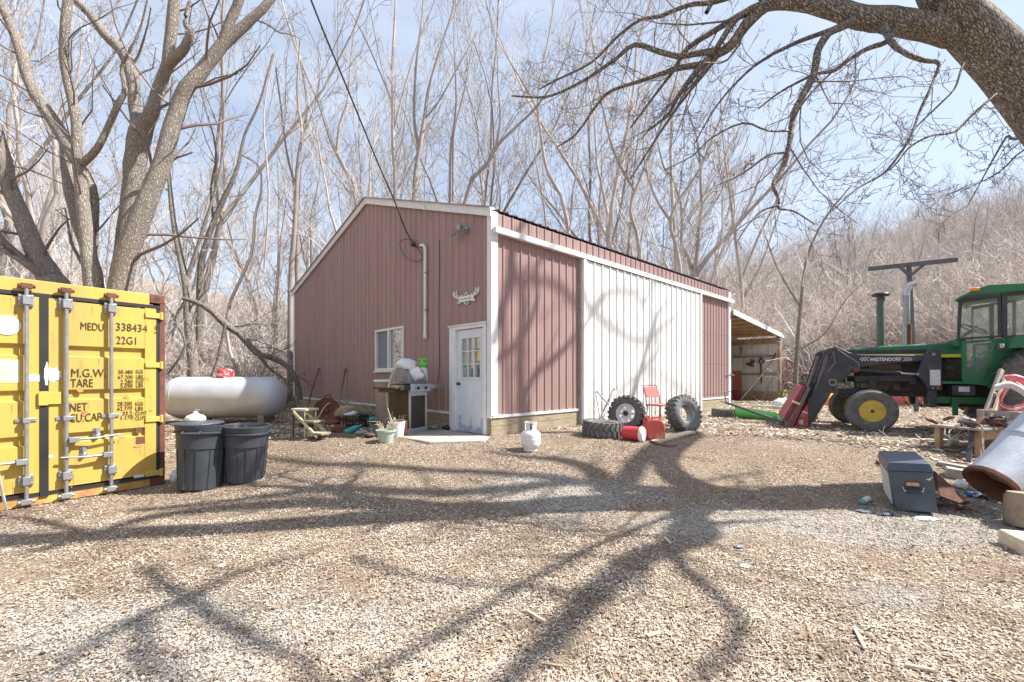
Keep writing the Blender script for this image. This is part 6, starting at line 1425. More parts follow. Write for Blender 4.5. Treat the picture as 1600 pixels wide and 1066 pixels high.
for s_ in (-1, 1):
    a, b = (-VW, -VW+.05) if s_ < 0 else (VW-.05, VW)
    W1o, W1i = [(250, 160), (527, 130), (530, 412), (240, 432)], [(272, 184), (513, 152), (516, 402), (256, 418)]
    f1 = ring(W1o, W1i, a, b, cC, 'side_frame', 'loader_black', tr)
    fill(W1i, (a+b)/2-.003, (a+b)/2+.003, cC, 'side_glass', 'cab_glass', f1)
    W2o, W2i = [(536, 125), (900, 90), (900, 420), (540, 418)], [(572, 140), (870, 110), (870, 395), (572, 402)]
    f2 = ring(W2o, W2i, a, b, cC, 'side_frame', 'loader_black', tr)
    fill(W2i, (a+b)/2-.003, (a+b)/2+.003, cC, 'side_glass', 'cab_glass', f2)
    W3o, W3i = [(268, 440), (545, 420), (412, 690), (272, 690)], [(300, 452), (498, 438), (412, 642), (300, 642)]
    f3 = ring(W3o, W3i, a, b, cC, 'lower_door_frame', 'tractor_green', tr)
    fill(W3i, (a+b)/2-.003, (a+b)/2+.003, cC, 'side_glass', 'cab_glass', f3)
fill([(556, 418), (900, 405), (900, 480), (690, 478), (520, 495)], -VW-.30, -VW+.04, cC, 'fender', 'tractor_green', tr)
fill([(556, 418), (900, 405), (900, 480), (690, 478), (520, 495)], VW-.04, VW+.30, cC, 'fender', 'tractor_green', tr)
fill([(505, 500), (690, 482), (690, 700), (415, 700)], -VW+.03, -VW+.08, cC, 'body_panel', 'tractor_green', tr)
fill([(270, 690), (420, 690), (640, 705), (640, 760), (280, 720)], -VW, VW, cC, 'cab_floor', 'tractor_green', tr)
u_, w_ = uw(*cC(590, 462), -VW-.3); MB().lathe([(.0, 0), (.055, 0), (.06, .03), (.05, .06), (0, .06)], tps(u_-.01, -VW-.18, w_-.02)-TA_*.03, -TA_, 20).build('headlight', 'glass_mirror', tr)
# roof slab
rp = [(205, 172), (235, 150), (330, 105), (430, 70), (950, 40), (950, 95), (682, 106), (300, 140), (215, 178)]
q_ = [uw(*cC(*p), -VW) for p in rp]; n = len(q_)
ro = MB().add([tps(u, -VW-.08, w_) for u, w_ in q_]+[tps(u, VW+.08, w_) for u, w_ in q_], [tuple(range(n-1, -1, -1)), tuple(range(n, 2*n))]+[(i, (i+1) % n, n+(i+1) % n, n+i) for i in range(n)]).build('roof', 'tractor_green', tr, bev=.04)
u_, w_ = uw(*cC(352, 96), -VW-.08); mb = MB(); mb.box(tps(u_, -VW-.08, w_), (.12, .08, .06), Matrix.Rotation(math.atan2(TA_.y, TA_.x), 3, 'Z')); mb.build('marker_lamp', 'amber', ro, bev=.015)
# windscreen and pillars
uf0, wf0 = uw(*cC(246, 430), -VW); uf1, wf1 = uw(*cC(256, 165), -VW); ub, _ = uw(*cC(880, 200), -VW)
MB().hexa([tps(uf0, -VW+.06, wf0), tps(uf0+.006, -VW+.06, wf0), tps(uf0+.006, VW-.06, wf0), tps(uf0, VW-.06, wf0), tps(uf1, -VW+.06, wf1), tps(uf1+.006, -VW+.06, wf1), tps(uf1+.006, VW-.06, wf1), tps(uf1, VW-.06, wf1)]).build('windscreen', 'cab_glass', tr)
MB().hexa([tps(ub, -VW+.06, wf0), tps(ub+.006, -VW+.06, wf0), tps(ub+.006, VW-.06, wf0), tps(ub, VW-.06, wf0), tps(ub, -VW+.06, wf1), tps(ub+.006, -VW+.06, wf1), tps(ub+.006, VW-.06, wf1), tps(ub, VW-.06, wf1)]).build('rear_glass', 'cab_glass', tr)
mb = MB(); mb.span(TC+UP*TCz, TA_, TN, UP, uf0-.02, uf0+.12, -VW+.05, VW-.05, wf0-.12, wf0); mb.build('cowl', 'tractor_green', tr)
mb = MB(); mb.span(TC+UP*TCz, TA_, TN, UP, uf0+.02, uf0+.2, -.2, .2, wf0-.5, wf0-.0); cz_ = wf0+.0; mb.tube([tp(uf0+.15, 0, wf0), tps(uf0+.42, 0, wf0+.22)], .03, 8); mb.build('dashboard', 'loader_black', tr)
mb = MB(); c_ = tps(uf0+.44, 0, wf0+.24); axs = (TA_*.45+UP*.9).normalized(); e1 = TN; e2 = axs.cross(e1)
mb.tube([c_+e1*math.cos(i*.2618)*.2+e2*math.sin(i*.2618)*.2 for i in range(25)], .013, 6, False)
for i in range(3): a = i*2.094; mb.tube([c_, c_+e1*math.cos(a)*.2+e2*math.sin(a)*.2], .01, 5)
mb.build('steering_wheel', 'black_plastic', tr)
mb = MB(); mb.span(TC+UP*TCz, TA_, TN, UP, uf0+.85, uf0+1.3, -.25, .25, wf0-.35, wf0-.15); mb.span(TC+UP*TCz, TA_, TN, UP, uf0+1.22, uf0+1.34, -.25, .25, wf0-.15, wf0+.45); mb.build('seat', 'black_plastic', tr, bev=.04)
# steps, battery box
plate([(1270, 403), (1650, 410), (1650, 430), (1270, 425)], -.62, -.2, cA).build('side_step', 'tractor_green', tr)
bx = plate([(1375, 438), (1570, 440), (1570, 525), (1375, 525)], -.60, -.3, cA).build('battery_box', 'loader_black', tr, bev=.008)
plate([(1428, 450), (1520, 450), (1520, 493), (1428, 493)], -.604, -.601, cA).build('sticker', 'label_white', bx, smooth=0)
plate([(1250, 532), (1700, 540), (1700, 600), (1250, 585)], -.5, -.1, cA).build('lower_frame', 'tractor_green', tr)
plate([(1375, 545), (1430, 545), (1425, 690), (1385, 690)], -.56, -.5, cA).build('step_leg', 'tractor_green', tr)
# loader
VL = -.62
lo_ = thing('loader', TC+UP*TCz, 'black front loader arms with maroon bucket plates mounted on the green tractor', 'loader')
for s_ in (-1, 1):
    a, b = (VL, VL+.10) if s_ < 0 else (-VL-.10, -VL)
    def lp(pts, fn, nm, m_, par=lo_, da=0, db=0, **k): return plate(pts, a-(da if s_ < 0 else 0)+(0 if s_ < 0 else -db), b+(da if s_ > 0 else 0)+(0 if s_ > 0 else db), fn, VL).build(nm, m_, par, **k)
    arm = lp([(75, 108), (240, 185), (420, 218), (1345, 222), (1320, 298), (800, 345), (372, 395), (290, 445), (130, 590), (70, 620), (-60, 830), (-170, 1010), (-330, 1240), (-480, 1470), (-560, 1490), (-430, 1170), (-330, 860), (-170, 560), (-30, 240), (20, 110)], cB, 'lift_arm', 'loader_black', bev=.012)
    if s_ < 0:
        mb = plate([(346, 395), (362, 388), (395, 386), (412, 400), (414, 425), (398, 442), (365, 442), (346, 425)], VL-.012, VL-.002, cA); mb.build('pivot_ring', 'steel_grey', arm)
        mb = plate([(355, 402), (368, 396), (390, 396), (402, 406), (403, 422), (390, 432), (368, 432), (356, 422)], VL-.014, VL-.0125, cA); mb.build('pivot_hole', 'black_ink', arm)
        # lettering
        uT, wT = uw(*cB(520, 305), VL-.004); uE, _ = uw(*cB(965, 300), VL-.004)
        t_ = text('WESTENDORF', 'lettering', .092, 'white_plain', lo_, tp(uT, VL-.004, wT), TA_, UP, 1, .001, bold=.002)
        ww = max(v.co.dot(TA_) for v in t_.data.vertices)-min(v.co.dot(TA_) for v in t_.data.vertices); f_ = (uE-uT)/ww; oo = tp(uT, VL-.004, wT)-ORG[lo_.name]
        for v in t_.data.vertices: d0 = (v.co-oo).dot(TA_); v.co = v.co+TA_*(d0*(f_-1))
        t_.parent = lo_
        mb = MB()
        for x0, sg_ in ((385, -1), (425, -1), (465, -1), (985, 1), (1025, 1), (1065, 1)):
            o2 = 0 if sg_ > 0 else 40
            for (p, q2) in (((x0+(0 if sg_ > 0 else 38), 250), (x0+(38 if sg_ > 0 else 0), 277)), ((x0+(38 if sg_ > 0 else 0), 277), (x0+(0 if sg_ > 0 else 38), 304))):
                r_ = plate([p, (p[0]+14, p[1]), (q2[0]+14, q2[1]), q2], VL-.0055, VL-.004, cB); mb.add(r_.v, r_.f)
        mb.build('arrow_marks', 'white_plain', lo_, smooth=0)
    tw = lp([(1160, 160), (1215, 130), (1280, 145), (1287, 482), (1165, 475), (1140, 420), (1078, 345), (1110, 260)], cA, 'tower_plate', 'loader_black', da=.03, bev=.01)
    lp([(1168, 476), (1252, 478), (1246, 622), (1196, 622)], cA, 'tower_leg', 'loader_black', bev=.01)
    if s_ < 0:
        plate([(1190, 310), (1276, 310), (1278, 440), (1190, 438)], VL-.036, VL-.032, cA).build('warning_sticker', 'label_white', tw, smooth=0)
        mb = MB()
        for x, y in ((1212, 462), (1255, 462), (1218, 180), (1085, 345)): u, w_ = uw(*cA(x, y), VL-.03); mb.cyl(tp(u, VL-.05, w_), tp(u, VL-.02, w_), .028 if y != 462 else .016, n=12)
        mb.build('bolt', 'steel_grey', tw)
    vc = (a+b)/2+(-.0)
    def cyl2(p0, p1, r, nm, m_, vv, par=lo_): u0, w0 = uw(*cA(*p0), VL); u1, w1 = uw(*cA(*p1), VL); return MB().tube([tp(u0, vv, w0), tp(u1, vv, w1)], r, 16).build(nm, m_, par)
    lc = cyl2((590, 308), (950, 338), .042, 'lift_cylinder', 'loader_black', vc-(.0)); cyl2((950, 338), (1085, 346), .022, 'cylinder_rod', 'steel_bright', vc, lc)
    u, w_ = uw(*cA(575, 308), VL); MB().cyl(tp(u, vc-.08, w_), tp(u, vc+.08, w_), .055).build('pin', 'rust', lc)
    bc = cyl2((352, 150), (268, 420), .045, 'bucket_cylinder', 'purple_rod', vc); cyl2((268, 420), (205, 575), .022, 'cylinder_rod', 'steel_bright', vc, bc)
    cyl2((318, 150), (225, 420), .016, 'linkage_rod', 'dark_metal', vc-.03)
    lp([(300, 165), (330, 138), (400, 120), (400, 160), (350, 185)], cA, 'knee_bracket', 'dark_metal', da=.02)
    lp([(170, 545), (215, 555), (255, 690), (235, 730), (165, 782), (178, 650)], cA, 'bucket_hook', 'loader_black', da=.015)
    lp([(250, 680), (262, 722), (235, 722)], cA, 'bucket_latch', 'steel_grey', da=.02)
    cD = lambda x, y: (1120+x*.2064, 470+y*.2064)
    lp([(688, 775), (692, 960), (575, 980), (620, 870)], cD, 'bucket_side', 'implement_bright', da=.04, bev=.006)
    if s_ < 0:
        plate([(622, 905), (655, 900), (652, 938), (622, 935)], VL-.046, VL-.041, cD).build('sticker', 'label_white', lo_, smooth=0)
        plate([(650, 830), (688, 845), (684, 860), (645, 846)], VL-.046, VL-.041, cD).build('sticker', 'label_white', lo_, smooth=0)
cD = lambda x, y: (1120+x*.2064, 470+y*.2064)
plate([(690, 652), (712, 655), (562, 980), (508, 968)], VL-.16, -VL+.16, cD, VL-.1).build('bucket_back', 'purple_rod', lo_, bev=.008)
plate([(540, 955), (562, 980), (640, 815), (620, 805)], VL-.17, -VL+.17, cD, VL-.1).build('bucket_edge', 'implement_red', lo_, bev=.008)
plate([(652, 642), (686, 652), (540, 915), (500, 902)], VL-.05, -VL+.16, cD, VL-.1).build('bucket_plank', 'implement_red', lo_, bev=.008)
plate([(575, 752), (630, 775), (622, 790), (570, 768)], VL-.20, VL-.06, cD, VL-.1).build('bucket_strap', 'cream', lo_)
plate([(615, 740), (690, 770), (690, 790), (600, 900), (600, 760)], -.45, .45, cD, VL).build('bucket_frame', 'implement_bright', lo_)
P = [uw(*cA(200, 470), VL), uw(*cA(130, 430), VL), uw(*cA(118, 375), VL), uw(*cA(160, 350), VL), uw(*cA(235, 375), VL)]
P, w_ = smooth_path([tp(u, VL-.05, q_) for u, q_ in P], [.01]*5, 4); MB().tube(P, .010, 6).build('hydraulic_hose', 'black_plastic', lo_)
mb = MB(); mb.tube([tp(*((lambda q: (q[0], VL-.02, q[1]))(uw(*cA(x, y), VL)))) for x, y in ((415, 135), (500, 195), (590, 250), (600, 290))], .007, 6); mb.tube([tp(*((lambda q: (q[0], VL-.02, q[1]))(uw(*cA(x, y), VL)))) for x, y in ((340, 320), (400, 250), (380, 160))], .007, 6); mb.build('hydraulic_line', 'steel_grey', lo_)
# spear lying from the bucket
a, b = gp(1224, 666)+UP*.08, at(1134, 629, 11.3)
sp_ = thing('bale_spear', gp(1224, 666), 'long dark steel bar reaching from the maroon bucket to the barn corner', 'bale spear')
MB().bar(a, b, .06, .05).build('bar', 'dark_metal', sp_); MB().bar(a+V(.1, .25, 0), b+V(.0, .25, .02), .04, .04).build('bar', 'steel_grey', sp_)
MB().tube([b, b+V(.02, .1, .25), at(1142, 612, 11.6)], .016, 7).build('upright', 'purple_rod', sp_)
# steel T post
a = at(1432, 541, 13.5); a.z = gz(a.x, a.y)-.05; b = at(1420, 412, 13.5)
tp_ = thing('steel_t_post', V(a.x, a.y, a.z), 'tall dark steel T post behind the tractor', 'post')
MB().bar(a, b, .085, .085, V(0, 1, 0)).build('upright', 'post_steel', tp_)
l, r_ = at(1357, 420.5, 13.9), at(1496, 406, 13.0); MB().bar(l, r_, .09, .12).build('crossbar', 'post_steel', tp_)
for px, py in ((1406, 417), (1444, 413)): q_ = at(px, py, 13.5+(1420-px)*.003); MB().bar(at(1422, 431, 13.45), q_, .07, .07, V(0, 1, 0)).build('brace', 'post_steel', tp_)
P, w_ = smooth_path([l.lerp(r_, .30)+UP*.08, l.lerp(r_, .34)+UP*.12, l.lerp(r_, .40)+UP*.02, l.lerp(r_, .42)+UP*.1], [.01]*4, 4); MB().tube(P, .014, 6).build('rope', 'cream', tp_)
# things far behind the tractor
def hull(px0, px1, py0, py1, Y, m_, label, name='plastic_hull', cat='hull'):
    a, b = at(px0, py1, Y), at(px1, py1, Y); h = (py1-py0)/F*Y; a.z = b.z = gz((a.x+b.x)/2, Y)-.02; mb = MB(); n = 14
    def f(u, v):
        t_ = math.sin(math.pi*min(1, max(0, u*.9+.05)))**.45; an = math.pi*v
        return a.lerp(b, u)+V(0, -math.cos(an)*.45*t_, h*math.sin(an)**.7*t_)
    mb.grid(f, n, 10); return tag(mb.build(name, m_, org=a), label, cat)
hull(1278, 1312, 622, 641, 17, 'orange', 'orange plastic hull upside down left of the tractor front wheels')
hull(1372, 1414, 618, 634, 17.5, 'barrier_red', 'red plastic hull seen under the tractor engine')
hull(1411, 1440, 618, 635, 17.2, 'orange', 'orange plastic hull seen under the loader tower')
for i, (px, Y, m_, lb) in enumerate(((1447, 16, 'implement_bright', 'red scrap far beneath the tractor step'), (1456, 15.5, 'white_plain', 'white bucket shaped scrap far beneath the tractor step'), (1342, 17, 'teal', 'teal scrap heap behind the loader arm'), (1222, 15, 'bag_white', 'white plastic scrap beside the maroon bucket'), (1325, 18, 'rust', 'rusty scrap heap behind the loader knee'))):
    x = (px-800)/F*Y; crumple(V(x, Y, gz(x, Y)+.16), .22, m_, 'scrap', lb, 'scrap', i+40, (1.3, .8, .8))
o = at(1232, 600, 17.5); o.z = gz(o.x, o.y); im = thing('cultivator', o, 'small red garden cultivator with a thin wheel right of the shed', 'cultivator')
cw = o+V(0, 0, .62); MB().tube([cw+V(math.cos(a*.4488)*.22, 0, math.sin(a*.4488)*.22) for a in range(15)], .018, 6, False).build('wheel', 'steel_grey', im)
MB().tube([cw+V(0, .05, 0), cw+V(-.05, .05, 1.1), cw+V(.2, .05, 1.0)], .025, 7).build('mast', 'implement_bright', im)
MB().tube([o+V(-.35, 0, 0), cw, cw+V(.7, 0, -.2), cw+V(1.3, 0, -.55)], .022, 7).build('beam', 'rust', im); MB().tube([cw+V(-.2, 0, 0), o+V(-.25, .1, 0)], .02, 6).build('tine', 'rust', im); MB().tube([cw+V(.3, 0, -.1), o+V(.35, .1, 0)], .02, 6).build('tine', 'rust', im)
# bare young saplings near the shed are part of the woods (see above)
# ------------------------------------------------------------------ right foreground
o = V(4.17, 4.86, .0); o.z = gz(o.x, o.y); bx = thing('tool_chest', o, 'dark blue grey metal tool chest with a worn tan handle on its end', 'tool chest', None, R(-34))
bx.rotation_euler = (R(1), R(-4.5), R(-34))
Wb, Db, Hb = .36, .84, .52
def lb(m_, x0, x1, y0, y1, z0_, z1_): return m_.span(V(0, 0, 0), V(1, 0, 0), V(0, 1, 0), UP, x0, x1, y0, y1, z0_, z1_)
mb = MB(); mb.hexa([V(.03, .0, 0), V(Wb+.01, .0, 0), V(Wb+.01, Db, 0), V(.03, Db, 0), V(0, 0, Hb-.09), V(Wb, 0, Hb-.09), V(Wb, Db, Hb-.09), V(0, Db, Hb-.09)]); mb.build('body', 'box_blue', bx, local=True, bev=.008)
mb = MB(); mb.hexa([V(-.012, -.015, Hb-.088), V(Wb+.012, -.015, Hb-.088), V(Wb+.012, Db+.015, Hb-.088), V(-.012, Db+.015, Hb-.088), V(.01, .015, Hb), V(Wb-.01, .015, Hb), V(Wb-.01, Db-.015, Hb), V(.01, Db-.015, Hb)]); mb.v[4:] = mb.v[4:]
ld = mb.build('lid', 'box_blue', bx, local=True, bev=.008)
hx0 = Wb/2+.01; mb = MB(); mb.tube([V(hx0-.085, -.005, .27), V(hx0-.085, -.03, .265), V(hx0-.075, -.045, .23), V(hx0+.075, -.045, .23), V(hx0+.085, -.03, .265), V(hx0+.085, -.005, .27)], .007, 8); hh = mb.build('handle', 'steel_bright', bx, local=True)
mb = MB(); mb.lathe([(.018, -.06), (.024, -.055), (.026, 0), (.024, .055), (.018, .06)], V(hx0, -.05, .232), V(1, 0, 0), 16); mb.build('grip', 'black_plastic', hh, local=True)
mb = MB(); lb(mb, hx0-.055, hx0+.055, -.03, -.001, .275, .315); mb.build('handle_plate', mat('worn_tan', (.62, .40, .22), (.45, .28, .16), sc=30, rough=.7), bx, local=True, bev=.012)
mb = MB(); mb.add([V(.30, -.003, .355), V(.33, -.003, .36), V(.36, -.003, .385), V(.345, -.003, .36), V(.33, -.003, .34)], [(0, 1, 2, 3, 4)]); mb.v += [v+V(0, -.002, 0) for v in mb.v]; mb.f.append((5, 6, 7, 8, 9)); mb.build('paint_chip', 'cream', bx, local=True)
for i in range(7):
    z = .05+i*.05; mb = MB(); lb(mb, .018-.03*z-.004, .022-.03*z+.0, .08, Db-.08, z, z+.03); mb.build('side_slat', 'white_stick', bx, local=True)
# rusty plate beside the chest
pl_ = [at(1452, 733, 5.3), at(1463, 738, 5.1), at(1490, 762, 4.9), at(1509, 781, 4.75), at(1500, 786, 4.72), at(1470, 775, 4.8), at(1455, 765, 4.95)]
tag(MB().prism(pl_, V(.01, .02, -.012)).build('rusty_plate', 'rust', org=pl_[3]), 'dark rusty steel plate slanting down from the tool chest to the gravel', 'plate')
# culvert pipe
e = at(1546, 757, 4.85); ad_ = V(.74, .1, .64).normalized(); pp = thing('culvert_pipe', V(e.x, e.y, .05), 'large mottled galvanised pipe with a rusty open end propped on the junk', 'pipe')
Rp = .222
MB().lathe([(Rp, .05), (Rp, .62), (Rp+.012, .63), (Rp+.012, .65), (Rp, .66), (Rp, 1.75), (Rp-.012, 1.75), (Rp-.012, .05)], e, ad_, 56, closed=True).build('barrel', 'mottled_zinc', pp)
MB().lathe([(Rp+.006, .055), (Rp+.018, .04), (Rp+.014, .0), (Rp-.02, -.005), (Rp-.03, .02), (Rp-.022, .20), (Rp-.013, .06)], e, ad_, 56, closed=True, wob=lambda a, j: 1+.012*math.sin(a*5)+.006*math.sin(a*13)).build('rusty_rim', 'rust', pp)
MB().lathe([(Rp-.02, .35), (0, .36)], e, ad_, 40).build('inner_baffle', 'tan_bark', pp)
# cans
def tin(px, py, ax, r, l, m1, m2, label, cat='can', nm='spray_can'):
    c_ = gp(px, py); c_.z = gz(c_.x, c_.y)+r*.9; t_ = thing(nm, V(c_.x, c_.y, c_.z-r*.9), label, cat)
    MB().lathe([(r*.85, -l/2), (r, -l/2+.008), (r, l*.22), (0, l*.22)], c_, ax, 22).build('body', m1, t_)
    MB().lathe([(r, l*.221), (r, l*.36), (r*.8, l*.42), (r*.45, l/2), (0, l/2)], c_, ax, 22).build('cap', m2, t_)
tin(1351, 786, V(-.80, -.45, -.1), .032, .20, 'label_white', 'teal', 'white spray can with a teal end lying left of the tool chest')
tin(1521, 777, V(.95, -.2, 0), .033, .16, mat('can_blue', (.05, .13, .45), (.7, .73, .78), sc=14, rough=.35, lo=.47, hi=.5), 'steel_bright', 'blue and white drink can lying below the pipe mouth', nm='drink_can')
c_ = gp(1514, 768); crumple(c_+V(0, .1, .06), .06, 'white_plain', 'paper_scrap', 'crumpled white and pink paper under the rusty pipe mouth', 'paper', 61)
c_ = gp(1385, 806); crumple(c_+UP*.02, .05, 'box_blue', 'scrap', 'small dark scrap in front of the tool chest corner', 'scrap', 62, (1.5, .8, .5))
c_ = gp(1448, 812); crumple(c_+UP*.01, .08, 'pale_blue', 'flat_scrap', 'pale flat plastic scrap on the gravel below the tool chest', 'scrap', 63, (1.5, .7, .2))
c_ = gp(1352, 800); crumple(c_+UP*.01, .07, 'glass_mirror', 'glass_shard', 'clear plastic scrap below the white spray can', 'scrap', 64, (1.2, .8, .2))
# wood blocks at the right edge
c_ = gp(1600, 872); c_ = V(c_.x+.20, c_.y+.12, gz(c_.x, c_.y)); mb = MB(); mb.span(c_, V(.93, -.36, 0), V(.36, .93, 0), UP, -.12, .45, -.10, .2, -.03, .13)
tag(mb.build('wood_block', mat('fresh_wood', (.74, .66, .52), (.62, .50, .36), sc=7, rough=.8, bump=.3, stretch=(1, 1, 4)), org=c_, bev=.02), 'pale cut wood block at the right edge below the log', 'wood block')
c_ = gp(1604, 832)+V(.22, .16, 0); mb = MB(); mb.lathe([(.0, 0), (.17, 0), (.18, .02), (.17, .28), (.15, .33), (0, .335)], c_, V(.05, .1, 1), 20, wob=lambda a, j: 1+.05*math.sin(a*3)+.03*math.sin(a*7+j))
tag(mb.build('log', 'tan_bark', org=c_), 'short upright tan log at the right edge under the pipe', 'log')
# small wooden bench with junk
o = gp(1528, 714); o.z = gz(o.x, o.y); bt = thing('work_bench', o, 'low rough wooden bench carrying rusty junk behind the pipe', 'bench')
bX, bY = V(.95, .30, 0), V(-.30, .95, 0); Hh = .40
MB().span(o, bX, bY, UP, -.12, .95, -.08, .55, Hh, Hh+.035).build('top', 'grey_wood', bt, bev=.005)
MB().span(o, bX, bY, UP, -.03, .90, -.04, -.005, Hh-.14, Hh-.001).build('apron', 'raw_wood', bt)
for x, y in ((-.04, -.05), (.82, -.05), (-.04, .45), (.82, .45)): MB().hexa([o+bX*(x+a)+bY*(y+b)+UP*z for z, k in ((0, 1), (Hh-.002, 1)) for a, b in ((0, 0), (.09, 0), (.09, .07), (0, .07))]).build('leg', 'raw_wood', bt)
q = random.Random(77); top = o+UP*(Hh+.036)
jl = ['long bent rusty bracket at the left of the bench junk', 'black coil spring lying on the bench junk', 'rusty pipe elbow on the bench by the hose', 'grey casting on the middle of the bench', 'brown leather strap hanging over the bench edge', 'white tubing stub on the bench near the hose']
P = [top+bX*-.05+UP*.05, top+bX*.1+UP*.16, top+bX*.22+UP*.13, top+bX*.35+UP*.03]; tag(MB().tube(P, [.03, .035, .03, .025], 8).build('bracket', 'rust', org=P[0]), jl[0], 'bracket')
mb = MB(); c_ = top+bX*.42+bY*.05+UP*.10; mb.tube([c_+bX*(i*.0045)+bY*math.cos(i*.6)*.045+UP*math.sin(i*.6)*.045 for i in range(60)], .011, 6); tag(mb.build('coil_spring', 'black_plastic', org=c_), jl[1], 'spring')
P = [top+bX*.55+UP*.03, top+bX*.62+bY*.1+UP*.06, top+bX*.75+bY*.1+UP*.05]; tag(MB().tube(P, .045, 12).build('pipe_elbow', 'rust', org=P[0]), jl[2], 'pipe')
crumple(top+bX*.2+bY*.2+UP*.07, .09, 'steel_grey', 'casting', jl[3], 'scrap', 71, (1.6, 1, .7))
P, w_ = smooth_path([top+bX*.0+UP*.05, top+bX*-.1-bY*.1+UP*.02, top+bX*-.13-bY*.1-UP*.18, top+bX*-.10-bY*.12-UP*.42], [.012]*4, 4); tag(MB().tube(P, .012, 6).build('strap', 'tan_bark', org=P[0]), jl[4], 'strap')
tag(MB().tube([top+bX*.7+bY*-.02+UP*.05, top+bX*.9+UP*.08], .022, 10).build('tube_stub', 'white_plain', org=top+bX*.7), jl[5], 'tube')
for i in range(16):
    x, y = q.uniform(-.08, .9), q.uniform(-.05, .5); c_ = top+bX*x+bY*y+UP*q.uniform(.01, .08); r_ = q.uniform(.02, .055)
    if i == 0: rub = MB()
    a = q.uniform(0, 6.28); d_ = V(math.cos(a), math.sin(a), q.uniform(-.3, .6)).normalized()
    rub.tube([c_, c_+d_*r_*2.5, c_+d_*r_*4+V(0, 0, -.02)], [r_*.5, r_*.6, r_*.35], 7)
tag(rub.build('scrap_heap', 'rust', org=top), 'jumbled heap of small rusty scrap spread over the bench top', 'scrap heap', kind='stuff')
# dark iron bar in front of the bench
a, b = gp(1513, 722), at(1521, 660, gp(1513, 722).y+.3); tag(MB().bar(a, b, .05, .05).build('iron_bar', 'dark_metal', org=a), 'dark iron bar leaning against the left bench leg', 'bar')
# ladder and hoses
lY = 7.3
ldr = thing('wooden_ladder', at(1540, 660, lY-.2), 'short weathered wooden ladder leaning between the bench and the tractor', 'ladder')
MB().bar(at(1534, 662, lY-.1), at(1565, 578, lY+.3), .07, .04, V(0, 1, 0)).build('rail', 'grey_wood', ldr); MB().bar(at(1550, 657, lY-.2), at(1573, 588, lY+.2), .07, .04, V(0, 1, 0)).build('rail', 'pale_wood', ldr)
for t_ in (.25, .55): MB().bar(at(1534, 662, lY-.1).lerp(at(1565, 578, lY+.3), t_), at(1550, 657, lY-.2).lerp(at(1573, 588, lY+.2), t_), .03, .04).build('rung', 'pale_wood', ldr)
hz_ = thing('garden_hose', at(1580, 650, 6.9), 'coiled red and white striped hose heaped above the bench', 'hose')
for i in range(9):
    r0 = .20+.014*i; cx0 = at(1582+i*.8, 615, 6.95+.02*i); mb = MB()
    mb.tube([cx0+V(math.cos(a*.2618)*r0*.9, .05*math.sin(a*.5), math.sin(a*.2618)*r0*1.05-.02*i) for a in range(25)], .016, 8, False)
    mb.build('coil', 'hose_red' if i % 3 != 1 else 'white_plain', hz_)
P, w_ = smooth_path([at(1556, 606, 6.8), at(1575, 601, 6.75), at(1592, 608, 6.7), at(1612, 622, 6.7)], [.03]*4, 4); tag(MB().tube(P, .045, 12).build('white_hose', 'white_plain', org=P[0]), 'thick white hose looped over the red coil', 'hose')
P, w_ = smooth_path([at(1572, 592, 6.9), at(1585, 590, 6.85), at(1600, 595, 6.8), at(1620, 603, 6.8)], [.03]*4, 4); tag(MB().tube(P, .05, 12).build('red_hose', 'hose_red', org=P[0]), 'thick red hose end on top of the coil', 'hose')
c_ = at(1600, 650, 6.9); c_.z = gz(c_.x, c_.y)
mb = MB(); mb.span(c_, V(1, 0, 0), V(0, 1, 0), UP, -.22, .8, -.2, .5, 0, .62); tag(mb.build('wooden_box', 'grey_wood', org=c_, bev=.01), 'grey wooden box under the hose coil at the right edge', 'box')
c_ = at(1608, 655, 6.2); c_.z = gz(c_.x, c_.y)
# planks, branches and sticks on the ground
def plank(p0, p1, w_, h_, m_, label, nm='plank', dz=.02, cat='plank'):
    a, b = gp(*p0), gp(*p1); a.z = gz(a.x, a.y)+dz; b.z = gz(b.x, b.y)+dz; tag(MB().bar(a, b, w_, h_).build(nm, m_, org=a), label, cat)
plank((1452, 694), (1560, 700), .12, .04, 'grey_wood', 'long grey plank on the ground behind the tool chest')
plank((1440, 690), (1496, 692), .08, .04, 'pale_wood', 'pale narrow plank beyond the long grey one')
plank((1466, 726), (1532, 738), .16, .05, 'grey_wood', 'grey board lying between the rusty plate and the bench leg')
plank((1478, 742), (1536, 752), .20, .12, 'concrete', 'grey stone slab piece beside the pipe mouth', 'stone_slab', .05, 'slab')
plank((1376, 1000-277), (1384, 728), .12, .05, 'rust', 'small brown board end behind the tool chest corner')
q = random.Random(21); T = Tree(90)
for i in range(9):
    s_ = gp(1402+i*12, 700-q.uniform(0, 12)); d_ = V(q.uniform(-1, 1), q.uniform(-.5, .5), q.uniform(.1, 1.0)); p_, r_ = T.wander(s_+UP*.01, d_, q.uniform(.25, .6), .013, .006, 0, 5, -.12, .35); T.spawn(p_, r_, 2, 1, 1, (.3, .6), (30, 60), .3, .7, None, -.05, None, .3, 0, .005)
me = T.mesh('dry_branches', 'white_stick', sides=lambda r: 5, org=gp(1440, 700)); ob = bpy.data.objects.new('dry_branches', me); COL.objects.link(ob); ob.location = gp(1440, 700); tag(ob, 'bleached tangle of dry branches on the ground by the tractor wheel', 'branches')
